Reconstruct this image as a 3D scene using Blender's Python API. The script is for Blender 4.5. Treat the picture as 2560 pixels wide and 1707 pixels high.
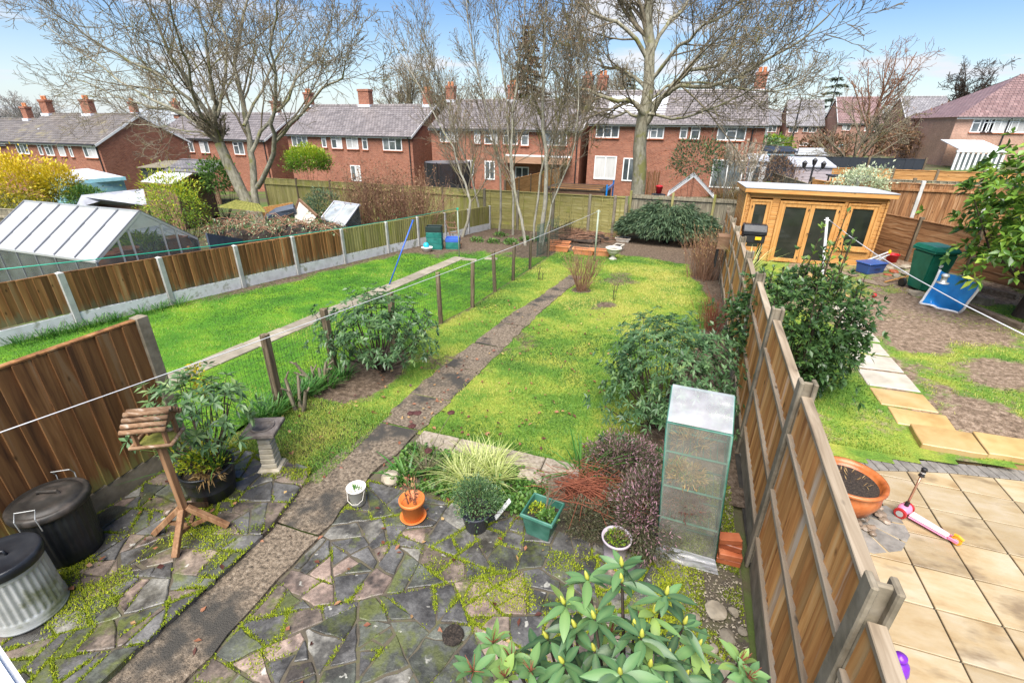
import bpy, bmesh, math, random
import numpy as np
from mathutils import Vector, Matrix
for _o in list(bpy.data.objects): bpy.data.objects.remove(_o)
S = bpy.context.scene
COL = S.collection
R = random.Random(11)
rng = np.random.default_rng(11)
rad = math.radians
# ------------------------------------------------------------------ camera
CAMH = 3.7; FPX = 1180.0
PIT, YAW, ROL = rad(24.7), rad(18.8), rad(.6)
cp, sp, cyw, syw = math.cos(PIT), math.sin(PIT), math.cos(YAW), math.sin(YAW)
def ray0(a, b, f=FPX):
    u = b*cp - f*sp; w = f*cp + b*sp
    return Vector((a*cyw - w*syw, a*syw + w*cyw, u))
right = ray0(math.cos(ROL), math.sin(ROL), 0); up = ray0(-math.sin(ROL), math.cos(ROL), 0); back = -ray0(0, 0, 1)
cam = bpy.data.cameras.new('camera'); camo = bpy.data.objects.new('camera', cam); COL.objects.link(camo)
cam.sensor_width = 36; cam.lens = 36*FPX/2560; cam.clip_start = .05; cam.clip_end = 3000
camo.matrix_world = Matrix(((right.x, up.x, back.x, 0), (right.y, up.y, back.y, 0), (right.z, up.z, back.z, CAMH), (0, 0, 0, 1)))
S.camera = camo
# ------------------------------------------------------------------ sky, sun, exposure
SUN_EL, SUN_AZ = rad(58), rad(178)      # azimuth clockwise from +Y
W = bpy.data.worlds.new('World'); S.world = W; W.use_nodes = True
nt = W.node_tree; N = nt.nodes; L = nt.links
for n in list(N): N.remove(n)
def nd(t, **k):
    n = N.new(t)
    for a, v in k.items(): setattr(n, a, v)
    return n
out = nd('ShaderNodeOutputWorld'); bg = nd('ShaderNodeBackground'); bg.inputs['Strength'].default_value = .05
sky = nd('ShaderNodeTexSky', sky_type='NISHITA', sun_disc=False, sun_elevation=SUN_EL, sun_rotation=SUN_AZ, altitude=50, air_density=1.0, dust_density=.35, ozone_density=2.2)
tc = nd('ShaderNodeTexCoord'); sep = nd('ShaderNodeSeparateXYZ'); L.new(tc.outputs['Generated'], sep.inputs[0])
def mth(op, a, b=None, clamp=False):
    n = nd('ShaderNodeMath', operation=op, use_clamp=clamp)
    for i, v in enumerate((a, b)):
        if v is None: continue
        if hasattr(v, 'links'): L.new(v, n.inputs[i])
        else: n.inputs[i].default_value = v
    return n.outputs[0]
zz = mth('MAXIMUM', sep.outputs['Z'], 0.0); den = mth('ADD', zz, .10)
cmb = nd('ShaderNodeCombineXYZ'); L.new(mth('DIVIDE', sep.outputs['X'], den), cmb.inputs[0]); L.new(mth('DIVIDE', sep.outputs['Y'], den), cmb.inputs[1]); cmb.inputs[2].default_value = 3.3
nz = nd('ShaderNodeTexNoise'); nz.inputs['Scale'].default_value = .85; nz.inputs['Detail'].default_value = 6; nz.inputs['Roughness'].default_value = .52
L.new(cmb.outputs[0], nz.inputs['Vector'])
rmp = nd('ShaderNodeValToRGB'); rmp.color_ramp.elements[0].position = .53; rmp.color_ramp.elements[1].position = .63; L.new(nz.outputs[0], rmp.inputs[0])
nz2 = nd('ShaderNodeTexNoise'); nz2.inputs['Scale'].default_value = 1.7; nz2.inputs['Detail'].default_value = 3; L.new(cmb.outputs[0], nz2.inputs['Vector'])
cc = nd('ShaderNodeMixRGB'); cc.inputs[1].default_value = (4.6, 4.75, 5.2, 1); cc.inputs[2].default_value = (6.6, 6.5, 6.5, 1); L.new(nz2.outputs[0], cc.inputs[0])
mx = nd('ShaderNodeMixRGB'); L.new(mth('MULTIPLY', rmp.outputs[0], .92), mx.inputs[0]); hs = nd('ShaderNodeHueSaturation'); hs.inputs['Saturation'].default_value = 1.28; hs.inputs['Hue'].default_value = .508; L.new(sky.outputs[0], hs.inputs['Color']); L.new(hs.outputs[0], mx.inputs[1]); L.new(cc.outputs[0], mx.inputs[2])
# pale layer of low cloud along the whole horizon
hz = mth('POWER', mth('SUBTRACT', 1.0, mth('MULTIPLY', zz, 4.2), True), 2.0)
mh = nd('ShaderNodeMixRGB'); L.new(mth('MULTIPLY', hz, .8), mh.inputs[0]); L.new(mx.outputs[0], mh.inputs[1]); mh.inputs[2].default_value = (4.9, 5.5, 6.3, 1)
L.new(mh.outputs[0], bg.inputs[0]); L.new(bg.outputs[0], out.inputs[0])
sl = bpy.data.lights.new('sun', 'SUN'); sl.energy = 3.0; sl.angle = rad(52); sl.color = (1, .95, .87)
so = bpy.data.objects.new('sun', sl); COL.objects.link(so)
sd = Vector((math.sin(SUN_AZ)*math.cos(SUN_EL), math.cos(SUN_AZ)*math.cos(SUN_EL), math.sin(SUN_EL)))
so.rotation_euler = sd.to_track_quat('Z', 'Y').to_euler(); so.location = (0, 0, 60)
vs = S.view_settings; vs.view_transform = 'Standard'; vs.look = 'None'; vs.gamma = 1; vs.exposure = 1.7
S.cycles.max_bounces = 5; S.cycles.diffuse_bounces = 2; S.cycles.glossy_bounces = 2; S.cycles.transmission_bounces = 3; S.cycles.transparent_max_bounces = 8; S.cycles.caustics_reflective = False; S.cycles.caustics_refractive = False
try: S.display_settings.display_device = 'sRGB'
except Exception: pass
# ------------------------------------------------------------------ places: image points to points on real surfaces
KD = 2560/2352
def ray(x, y):
    a = x*KD - 1280; b = 853.5 - y*KD
    return ray0(a*math.cos(ROL) - b*math.sin(ROL), a*math.sin(ROL) + b*math.cos(ROL)).normalized()
def sst(a, b, v):
    t = np.clip((v - a)/(b - a), 0, 1); return t*t*(3 - 2*t)
def gbase(x, y):
    x = np.asarray(x, float); y = np.asarray(y, float)
    z = -np.clip((y - 4.5)/17.5, 0, 1)
    z = z + .04*np.clip(x, -60, 45)*sst(23, 40, y)*np.where(x < -13, 0, 1)
    z = z + np.where(x < -13, .04*(np.clip(x, -60, 0) + 13) + .04*-13*sst(23, 40, y), 0)
    z = z + 1.2*sst(1.5, 6, x)*sst(14, 20, y)*(1 - sst(60, 90, y))
    return z
def gnd(x, y):   # the garden right of the board fence lies level, a little higher towards its far side
    x = np.asarray(x, float); y = np.asarray(y, float); b = gbase(x, y)
    k = sst(0, .06, x - 1.0 - .035*y)*sst(5.2, 5.6, y)*(1 - sst(21, 23, y))
    return b + (.02 + .08*sst(6.1, 7.2, y) + .05*np.clip(x - 3, 0, 7) - b)*k
def gz(x, y): return float(gnd(x, y))
C0 = Vector((0, 0, CAMH))
def AZ(px, py, z):
    r = ray(px, py); return C0 + r*((z - CAMH)/r.z)
def AY(px, py, y):
    r = ray(px, py); return C0 + r*(y/r.y)
def AX(px, py, x):
    r = ray(px, py); return C0 + r*(x/r.x)
def GD(px, py, off=0):
    r = ray(px, py); t = np.concatenate([np.arange(.3, 30, .01), np.arange(30, 200, .05)])
    k = int(np.argmax(CAMH + r.z*t <= gnd(r.x*t, r.y*t) + off)); return C0 + r*float(t[k])
def V(*a): return Vector(a)
# ------------------------------------------------------------------ numpy value noise
def vnoise(x, y, s=1.0, seed=0, oct=3):
    x = np.asarray(x, float)*s; y = np.asarray(y, float)*s; r = 0; amp = .5; tot = 0
    for o in range(oct):
        xi = np.floor(x).astype(np.int64); yi = np.floor(y).astype(np.int64); fx = x - xi; fy = y - yi
        fx = fx*fx*(3 - 2*fx); fy = fy*fy*(3 - 2*fy)
        def h(i, j):
            n = (i*374761393 + j*668265263 + (seed + o)*974711) & 0x7fffffff
            n = ((n ^ (n >> 13))*1274126177) & 0x7fffffff
            return ((n ^ (n >> 16)) & 0xffff)/65535.0
        v = (h(xi, yi)*(1 - fx) + h(xi + 1, yi)*fx)*(1 - fy) + (h(xi, yi + 1)*(1 - fx) + h(xi + 1, yi + 1)*fx)*fy
        r = r + amp*v; tot += amp; amp *= .5; x = x*2 + 17.3; y = y*2 + 9.1
    return r/tot
# ------------------------------------------------------------------ object helpers
OFF = {}
def tag(o, label=None, cat=None, group=None, kind=None):
    if label: o['label'] = label
    if cat: o['category'] = cat
    if group: o['group'] = group
    if kind: o['kind'] = kind
    return o
def thing(name, label, cat, loc=(0, 0, 0), group=None, rz=0):
    o = bpy.data.objects.new(name, None); COL.objects.link(o); o.location = loc; o.rotation_euler = (0, 0, rz); o.empty_display_size = .2
    OFF[o.name] = Vector(loc); return tag(o, label, cat, group)
def link(name, me, mat, parent=None, off=None, smooth=False):
    if mat is not None:
        for m in (mat if isinstance(mat, (list, tuple)) else [mat]): me.materials.append(m)
    o = bpy.data.objects.new(name, me); COL.objects.link(o)
    if smooth: me.shade_smooth()
    if parent is not None:
        o.parent = parent; of = OFF.get(parent.name, Vector())
        if of.length > 0: me.transform(Matrix.Translation(-of))
        OFF[o.name] = of
    return o
def npmesh(name, v, f, cols=None, smooth=False):
    """v (n,3), f (m,k) constant k"""
    me = bpy.data.meshes.new(name); v = np.ascontiguousarray(v, np.float32); f = np.ascontiguousarray(f, np.int32)
    me.vertices.add(len(v)); me.vertices.foreach_set('co', v.ravel())
    k = f.shape[1]; me.loops.add(f.size); me.loops.foreach_set('vertex_index', f.ravel())
    me.polygons.add(len(f)); me.polygons.foreach_set('loop_start', np.arange(0, f.size, k, dtype=np.int32))
    try: me.polygons.foreach_set('loop_total', np.full(len(f), k, np.int32))
    except Exception: pass
    if cols is not None:
        c = np.ones((len(v), 4), np.float32); cols = np.asarray(cols, np.float32)
        c[:, 1] = c[:, 2] = 0
        if cols.ndim == 1: c[:, 0] = cols
        else: c[:, :cols.shape[1]] = cols
        a = me.attributes.new('rnd', 'FLOAT_COLOR', 'POINT'); a.data.foreach_set('color', c.ravel())
    me.update(calc_edges=True)
    if smooth: me.shade_smooth()
    return me
def frame(d):
    d = Vector(d).normalized(); a = Vector((0, 0, 1)) if abs(d.z) < .95 else Vector((1, 0, 0))
    s = d.cross(a).normalized(); return d, s, s.cross(d).normalized()
class MB:
    def __init__(s): s.v = []; s.f = []
    def add(s, vs, fs):
        b = len(s.v); s.v += [tuple(v) for v in vs]; s.f += [tuple(i + b for i in f) for f in fs]; return s
    def hexa(s, c):    # 8 corners: bottom ccw 0-3, top ccw 4-7
        return s.add(c, [(3, 2, 1, 0), (4, 5, 6, 7), (0, 1, 5, 4), (1, 2, 6, 5), (2, 3, 7, 6), (3, 0, 4, 7)])
    def box(s, x0, x1, y0, y1, z0, z1):
        return s.hexa([(x0, y0, z0), (x1, y0, z0), (x1, y1, z0), (x0, y1, z0), (x0, y0, z1), (x1, y0, z1), (x1, y1, z1), (x0, y1, z1)])
    def cbox(s, c, sx, sy, sz, rz=0, M=None):
        m = M if M is not None else Matrix.Rotation(rz, 3, 'Z'); c = Vector(c)
        k = [(-1, -1, -1), (1, -1, -1), (1, 1, -1), (-1, 1, -1), (-1, -1, 1), (1, -1, 1), (1, 1, 1), (-1, 1, 1)]
        return s.hexa([c + m @ Vector((a*sx/2, b*sy/2, d*sz/2)) for a, b, d in k])
    def bar(s, p0, p1, w, h, upv=None):   # box between points, w sideways, h along upv
        p0 = Vector(p0); p1 = Vector(p1); d = (p1 - p0).normalized(); u = Vector(upv) if upv else (Vector((0, 0, 1)) if abs(d.z) < .95 else Vector((0, 1, 0)))
        sd_ = d.cross(u).normalized(); u = sd_.cross(d).normalized(); a = sd_*w/2; b = u*h/2
        return s.hexa([p0 - a - b, p0 + a - b, p1 + a - b, p1 - a - b, p0 - a + b, p0 + a + b, p1 + a + b, p1 - a + b])
    def tube(s, pts, r, n=8, cap=True):
        pts = [Vector(p) for p in pts]; r = [r]*len(pts) if not hasattr(r, '__len__') else r
        b0 = []; m = len(pts); ref = None
        for i, p in enumerate(pts):
            d = pts[min(i + 1, m - 1)] - pts[max(i - 1, 0)]; d.normalize()
            if ref is None: _, ref, _ = frame(d)
            sd_ = (ref - d*ref.dot(d)); sd_ = sd_.normalized() if sd_.length > 1e-4 else frame(d)[1]; ref = sd_; u = d.cross(sd_)
            b0 += [p + (sd_*math.cos(t*2*math.pi/n) + u*math.sin(t*2*math.pi/n))*r[i] for t in range(n)]
        fs = [(i*n + j, i*n + (j + 1) % n, (i + 1)*n + (j + 1) % n, (i + 1)*n + j) for i in range(m - 1) for j in range(n)]
        if cap: fs += [tuple(range(n))[::-1], tuple(range((m - 1)*n, m*n))]
        return s.add(b0, fs)
    def lathe(s, prof, c, n=24, ell=1.0, rz=0):   # prof [(r,z)]
        c = Vector(c); vs = []; ca, sa = math.cos(rz), math.sin(rz)
        for r_, z in prof:
            for t in range(n):
                a = t*2*math.pi/n; x = r_*math.cos(a); y = r_*math.sin(a)*ell
                vs.append((c.x + x*ca - y*sa, c.y + x*sa + y*ca, c.z + z))
        m = len(prof)
        fs = [(i*n + j, i*n + (j + 1) % n, (i + 1)*n + (j + 1) % n, (i + 1)*n + j) for i in range(m - 1) for j in range(n)]
        if prof[0][0] > 1e-4: fs.append(tuple(range(n))[::-1])
        if prof[-1][0] > 1e-4: fs.append(tuple(range((m - 1)*n, m*n)))
        return s.add(vs, fs)
    def prism(s, poly, z0, z1, taper=0):
        n = len(poly); c = Vector((sum(p[0] for p in poly)/n, sum(p[1] for p in poly)/n))
        zt = z1 if callable(z1) else (lambda x, y: z1); zb = z0 if callable(z0) else (lambda x, y: z0)
        bot = [(p[0], p[1], zb(p[0], p[1])) for p in poly]
        top = [(p[0] + (c.x - p[0])*taper, p[1] + (c.y - p[1])*taper, zt(p[0], p[1])) for p in poly]
        return s.add(bot + top, [tuple(range(n))[::-1], tuple(range(n, 2*n))] + [(i, (i + 1) % n, n + (i + 1) % n, n + i) for i in range(n)])
    def face(s, *p): return s.add(p, [tuple(range(len(p)))])
    def extr(s, pts, d):   # planar polygon extruded by vector d
        n = len(pts); d = Vector(d)
        return s.add([Vector(p) for p in pts] + [Vector(p) + d for p in pts], [tuple(range(n))[::-1], tuple(range(n, 2*n))] + [(i, (i + 1) % n, n + (i + 1) % n, n + i) for i in range(n)])
    def mesh(s, name, bevel=0, seg=1, rough=0, sub=0):
        me = bpy.data.meshes.new(name); me.from_pydata(s.v, [], s.f)
        if bevel or rough or True:
            bm = bmesh.new(); bm.from_mesh(me)
            bmesh.ops.recalc_face_normals(bm, faces=bm.faces)
            if bevel: bmesh.ops.bevel(bm, geom=[e for e in bm.edges if e.calc_face_angle(0) > .5], offset=bevel, segments=seg, affect='EDGES', clamp_overlap=True)
            if sub: bmesh.ops.subdivide_edges(bm, edges=bm.edges, cuts=sub, use_grid_fill=True)
            if rough:
                for v in bm.verts: v.co += Vector((R.uniform(-1, 1), R.uniform(-1, 1), R.uniform(-1, 1)))*rough
            bm.to_mesh(me); bm.free()
        me.update(); return me
    def build(s, name, mat, parent=None, bevel=0, seg=1, smooth=False, rough=0, sub=0):
        return link(name, s.mesh(name, bevel, seg, rough, sub), mat, parent, smooth=smooth)
def copytree(o, parent=None):
    c = o.copy(); COL.objects.link(c); c.parent = parent; OFF[c.name] = OFF.get(o.name, Vector())
    for ch in list(o.children): copytree(ch, c)
    return c
# ------------------------------------------------------------------ materials
class NM:
    def __init__(s, name):
        s.m = bpy.data.materials.new(name); s.m.use_nodes = True; s.t = s.m.node_tree
        for n in list(s.t.nodes): s.t.nodes.remove(n)
        s.out = s.n('ShaderNodeOutputMaterial'); s.b = s.n('ShaderNodeBsdfPrincipled'); s.l(s.b.outputs[0], s.out.inputs[0]); s._c = {}
    def n(s, t, **k):
        q = s.t.nodes.new(t)
        for a, v in k.items(): setattr(q, a, v)
        return q
    def l(s, a, b): s.t.links.new(a, b)
    def set(s, i, v):
        if hasattr(v, 'links'): s.l(v, i)
        else: i.default_value = v
    def co(s, kind='Object', scale=(1, 1, 1), rot=(0, 0, 0)):
        k = (kind, tuple(scale), tuple(rot))
        if k in s._c: return s._c[k]
        tc = s.n('ShaderNodeTexCoord'); mp = s.n('ShaderNodeMapping'); mp.inputs['Scale'].default_value = scale; mp.inputs['Rotation'].default_value = rot
        s.l(tc.outputs[kind], mp.inputs[0]); s._c[k] = mp.outputs[0]; return mp.outputs[0]
    def oco(s, scale=(1, 1, 1)):   # object coords shifted by the object's own random number
        tc = s.n('ShaderNodeTexCoord'); oi = s.n('ShaderNodeObjectInfo'); ad = s.n('ShaderNodeVectorMath', operation='MULTIPLY_ADD')
        cb = s.n('ShaderNodeCombineXYZ')
        for i in range(3): s.l(oi.outputs['Random'], cb.inputs[i])
        s.l(cb.outputs[0], ad.inputs[0]); ad.inputs[1].default_value = (37, 53, 71); s.l(tc.outputs['Object'], ad.inputs[2])
        mp = s.n('ShaderNodeMapping'); mp.inputs['Scale'].default_value = scale; s.l(ad.outputs[0], mp.inputs[0]); return mp.outputs[0]
    def noise(s, vec, scale, detail=4, rough=.55, dist=0):
        q = s.n('ShaderNodeTexNoise'); q.inputs['Scale'].default_value = scale; q.inputs['Detail'].default_value = detail; q.inputs['Roughness'].default_value = rough; q.inputs['Distortion'].default_value = dist
        s.l(vec, q.inputs['Vector']); return q.outputs[0]
    def vor(s, vec, scale, feat='F1', out='Distance'):
        q = s.n('ShaderNodeTexVoronoi', feature=feat); q.inputs['Scale'].default_value = scale; s.l(vec, q.inputs['Vector']); return q.outputs[out]
    def ramp(s, f, stops, mode='LINEAR'):
        q = s.n('ShaderNodeValToRGB'); e = q.color_ramp.elements; q.color_ramp.interpolation = mode
        while len(e) < len(stops): e.new(.5)
        for i, (p, c) in enumerate(stops):
            e[i].position = p; e[i].color = (c, c, c, 1) if not hasattr(c, '__len__') else (*c, 1)
        s.set(q.inputs[0], f); return q.outputs[0]
    def mix(s, f, a, b, mode='MIX'):
        q = s.n('ShaderNodeMixRGB', blend_type=mode)
        for i, v in ((0, f), (1, a), (2, b)):
            if hasattr(v, 'is_linked'): s.l(v, q.inputs[i])
            elif i == 0: q.inputs[0].default_value = v
            else: q.inputs[i].default_value = (*v, 1) if hasattr(v, '__len__') else (v, v, v, 1)
        return q.outputs[0]
    def math(s, op, a, b=None, c=None):
        q = s.n('ShaderNodeMath', operation=op)
        for i, v in enumerate((a, b, c)):
            if v is None: continue
            s.set(q.inputs[i], v)
        return q.outputs[0]
    def rnd(s): return s.n('ShaderNodeObjectInfo').outputs['Random']
    def attr(s): 
        q = s.n('ShaderNodeAttribute'); q.attribute_name = 'rnd'; return q.outputs['Color']
    def attrc(s):
        q = s.n('ShaderNodeSeparateColor'); s.l(s.attr(), q.inputs[0]); return q.outputs
    def val(s, col, v):
        q = s.n('ShaderNodeHueSaturation'); s.set(q.inputs['Value'], v); s.l(col, q.inputs['Color']); return q.outputs[0]
    def bump(s, h, st=.3, d=.02):
        q = s.n('ShaderNodeBump'); q.inputs['Strength'].default_value = st; q.inputs['Distance'].default_value = d; s.l(h, q.inputs['Height']); s.l(q.outputs[0], s.b.inputs['Normal'])
    def fin(s, col, rough=.7, metal=0, spec=.5):
        s.set(s.b.inputs['Base Color'], col if hasattr(col, 'links') else (*col, 1)); s.set(s.b.inputs['Roughness'], rough); s.b.inputs['Metallic'].default_value = metal
        s.b.inputs['Specular IOR Level'].default_value = spec; return s.m
def pm(name, cols, scale=6, rough=.7, bump=.25, stretch=(1, 1, 1), var=.12, metal=0, spec=.4, moss=None, detail=3, bd=.01, dirt=None, oc=True):
    s = NM(name); c = s.oco(stretch) if oc else s.co('Object', stretch); f = s.noise(c, scale, detail, .6)
    col = s.ramp(f, [(.3 + .4*i/max(1, len(cols) - 1), k) for i, k in enumerate(cols)])
    if dirt:
        col = s.mix(s.ramp(s.noise(c, dirt[1], 4, .65), [(dirt[2], 0), (dirt[2] + .12, 1)]), col, dirt[0])
    if moss:
        col = s.mix(s.ramp(s.noise(s.oco(), moss[1], 4, .65), [(moss[2], 0), (moss[2] + .1, 1)]), col, moss[0])
    if var: col = s.val(col, s.math('MULTIPLY_ADD', s.rnd(), 2*var, 1 - var))
    if bump: s.bump(s.noise(c, scale*3, 3, .6), bump, bd)
    return s.fin(col, rough, metal, spec)
def wood(name, cols, axis='z', scale=1, rough=.75, var=.25, algae=None, spec=.3, streak=None, low=None):
    """cols dark..light; grain runs along axis"""
    st = {'z': (14, 14, .9), 'x': (.9, 14, 14), 'y': (14, .9, 14)}[axis]; st = tuple(v*scale for v in st)
    s = NM(name); c = s.oco(st); f = s.noise(c, 1.6, 4, .62, .6)
    col = s.ramp(f, [(.28 + .44*i/(len(cols) - 1), k) for i, k in enumerate(cols)])
    st2 = {'z': (5, 5, 2.2), 'x': (2.2, 5, 5), 'y': (5, 2.2, 5)}[axis]
    kn = s.vor(s.oco(st2), 1.3); col = s.mix(s.ramp(kn, [(.05, .75), (.12, 0)]), col, tuple(v*.35 for v in cols[0]))
    if streak: col = s.mix(s.ramp(s.noise(s.oco(tuple(v*.45 for v in st)), 1.3, 5, .7), [(streak[1], 0), (streak[1] + .12, .8)]), col, streak[0])
    if algae:
        g_ = s.noise(s.oco((1.6, 1.6, .7)), 1.2, 5, .65); col = s.mix(s.ramp(g_, [(algae[1], 0), (algae[1] + .14, .85)]), col, algae[0])
    if low:   # algae creeping up from the foot of the board
        sx = s.n('ShaderNodeSeparateXYZ'); s.l(s.co(), sx.inputs[0]); k = s.math('ADD', s.math('MULTIPLY', sx.outputs[2], -1.0/low[1]), s.math('MULTIPLY_ADD', s.noise(s.oco((9, 9, .8)), 1.5, 4), 2.4, -.75))
        col = s.mix(s.ramp(k, [(.0, 0), (.45, .85)]), col, low[0])
    col = s.val(col, s.math('MULTIPLY_ADD', s.rnd(), 2*var, 1 - var))
    s.bump(f, .25, .006); return s.fin(col, rough, 0, spec)
def leaf(name, cols, rough=.45, trans=.22, spec=.45):
    s = NM(name); a = s.attrc(); col = s.ramp(a[0], [(i/max(1, len(cols) - 1), k) for i, k in enumerate(cols)])
    col = s.mix(s.math('MULTIPLY', a[1], .22), col, (.26, .36, .14)); s.fin(col, rough, 0, spec)
    if trans:
        tr = s.n('ShaderNodeBsdfTranslucent'); s.l(s.val(col, 1.25), tr.inputs[0]); mx_ = s.n('ShaderNodeMixShader'); mx_.inputs[0].default_value = trans
        s.l(s.b.outputs[0], mx_.inputs[1]); s.l(tr.outputs[0], mx_.inputs[2]); s.l(mx_.outputs[0], s.out.inputs[0])
    return s.m
def flat(name, c, rough=.5, metal=0, spec=.5, var=0): return pm(name, [tuple(v*.9 for v in c), c, tuple(min(1, v*1.08) for v in c)], 4, rough, .04, var=var, metal=metal, spec=spec)
def glassm(name, tint=(.9, .95, .95), milk=.0, rough=.08, milkcol=(.8, .82, .85), milkscale=3):
    s = NM(name); s.fin(milkcol, .35); tr = s.n('ShaderNodeBsdfTransparent'); tr.inputs[0].default_value = (*tint, 1)
    gl = s.n('ShaderNodeBsdfGlossy'); gl.inputs['Roughness'].default_value = rough
    fr = s.n('ShaderNodeFresnel'); fr.inputs[0].default_value = 1.4; m1 = s.n('ShaderNodeMixShader'); s.l(fr.outputs[0], m1.inputs[0]); s.l(tr.outputs[0], m1.inputs[1]); s.l(gl.outputs[0], m1.inputs[2])
    m2 = s.n('ShaderNodeMixShader'); s.l(s.math('MULTIPLY', s.ramp(s.noise(s.co(), milkscale, 5), [(.3, .45), (.7, 1)]), milk), m2.inputs[0]); s.l(m1.outputs[0], m2.inputs[1]); s.l(s.b.outputs[0], m2.inputs[2]); s.l(m2.outputs[0], s.out.inputs[0])
    return s.m
MT = {}
# wood
MT['fence_brown'] = wood('fence_brown', [(.085, .036, .013), (.19, .085, .029), (.29, .14, .05), (.36, .22, .105)], var=.45, scale=.4, streak=((.36, .26, .16), .68), low=((.2, .17, .09), .3))
MT['fence_big'] = wood('fence_big', [(.06, .026, .011), (.15, .066, .024), (.25, .118, .042), (.3, .19, .10)], var=.22, scale=.42, low=((.27, .25, .08), .55), streak=((.36, .25, .15), .66))
MT['fence_grey'] = wood('fence_grey', [(.2, .078, .022), (.41, .175, .052), (.54, .27, .09), (.6, .37, .17)], var=.3, streak=((.68, .57, .44), .585), scale=.4)
MT['rail_grey'] = wood('rail_grey', [(.14, .105, .07), (.24, .185, .125), (.33, .265, .19), (.4, .34, .25)], 'y', var=.12, scale=.6)
MT['fence_olive'] = wood('fence_olive', [(.17, .15, .05), (.27, .235, .075), (.33, .29, .11), (.38, .35, .18)], 'x', var=.12, algae=((.24, .24, .05), .55))
MT['fence_olive_v'] = wood('fence_olive_v', [(.15, .13, .05), (.25, .225, .08), (.31, .28, .11), (.36, .33, .18)], 'z', var=.16, algae=((.24, .25, .04), .52))
MT['fence_oldgrey'] = wood('fence_oldgrey', [(.10, .08, .06), (.18, .155, .11), (.26, .23, .16), (.34, .31, .25)], 'z', var=.2, algae=((.19, .2, .07), .6))
MT['fence_orange'] = wood('fence_orange', [(.24, .105, .03), (.38, .18, .055), (.5, .26, .09), (.55, .33, .15)], 'x', var=.15)
MT['fence_rust'] = wood('fence_rust', [(.12, .05, .02), (.22, .1, .04), (.31, .16, .07), (.4, .26, .16)], 'z', var=.22, streak=((.45, .36, .28), .64))
MT['fence_rust_h'] = wood('fence_rust_h', [(.10, .045, .02), (.2, .095, .04), (.28, .15, .07), (.36, .24, .14)], 'x', var=.2, streak=((.5, .42, .34), .64))
MT['post_wood'] = wood('post_wood', [(.05, .035, .022), (.11, .08, .05), (.17, .13, .085), (.22, .18, .12)], var=.25, algae=((.15, .15, .06), .62))
MT['pine'] = wood('pine', [(.36, .155, .04), (.5, .24, .07), (.57, .3, .1), (.62, .36, .14)], 'x', var=.07, rough=.5)
MT['pine_v'] = wood('pine_v', [(.38, .16, .04), (.5, .24, .068), (.57, .3, .098), (.62, .35, .13)], 'z', var=.05, rough=.5)
MT['pine_y'] = wood('pine_y', [(.36, .155, .04), (.48, .23, .068), (.55, .29, .098), (.6, .35, .13)], 'y', var=.06, rough=.5)
MT['bird_wood'] = wood('bird_wood', [(.12, .055, .026), (.2, .1, .048), (.27, .15, .076), (.33, .2, .11)], 'z', var=.1)
MT['bird_log'] = wood('bird_log', [(.08, .042, .022), (.17, .095, .05), (.25, .155, .09), (.42, .36, .3)], 'x', var=.2)
MT['timber'] = wood('timber', [(.07, .05, .035), (.14, .10, .07), (.22, .17, .12), (.28, .22, .17)], 'y', var=.15)
# stone, concrete
MT['concrete'] = pm('concrete', [(.36, .35, .33), (.46, .45, .42), (.52, .51, .49)], 5, .85, .3, var=.06, moss=((.24, .25, .15), 2.2, .66))
MT['concrete_post'] = pm('concrete_post', [(.14, .115, .078), (.215, .18, .128), (.275, .235, .175)], 6, .85, .4, var=.06, moss=((.17, .15, .09), 2.5, .6))
MT['white_base'] = pm('white_base', [(.5, .5, .48), (.66, .66, .65), (.74, .74, .74)], 3, .8, .2, var=.05, moss=((.33, .33, .26), 3, .56))
MT['aggregate'] = pm('aggregate', [(.042, .034, .024), (.13, .1, .07), (.235, .182, .128), (.33, .275, .21)], 30, .8, 1.0, var=.06, detail=7, bd=.02, moss=((.055, .05, .042), 1.1, .52))
MT['slab_grey'] = pm('slab_grey', [(.2, .175, .13), (.28, .245, .185), (.33, .295, .235)], 5, .6, .25, var=.12, moss=((.2, .19, .12), 3, .62))
MT['kerb'] = pm('kerb', [(.17, .14, .10), (.27, .225, .17), (.36, .31, .25)], 22, .75, .6, var=.1, moss=((.21, .2, .03), 2.2, .58), bd=.015)
MT['sand_slab'] = pm('sand_slab', [(.265, .18, .09), (.345, .257, .142), (.38, .3, .186), (.41, .338, .236)], 2.2, .35, .35, stretch=(1, 2.2, 1), var=.16, spec=.5, dirt=((.2, .145, .085), 1.3, .57), detail=5)
MT['sand_wet'] = pm('sand_wet', [(.32, .2, .075), (.42, .285, .12), (.47, .34, .165)], 2.5, .3, .3, var=.08)
MT['pale_slab'] = pm('pale_slab', [(.33, .295, .235), (.43, .39, .32), (.48, .445, .385)], 3, .45, .2, var=.07)
MT['edging'] = pm('edging', [(.13, .118, .105), (.19, .175, .155), (.24, .22, .195)], 10, .55, .3, var=.13)
MT['joint'] = pm('joint', [(.055, .046, .034), (.09, .075, .052), (.085, .085, .035)], 9, .9, .5, var=0, oc=False, moss=((.12, .17, .03), 4, .62))
MT['dark_joint'] = pm('dark_joint', [(.02, .019, .016), (.05, .043, .035)], 9, .9, .3, var=0)
SLATE = (.5,)
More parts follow.
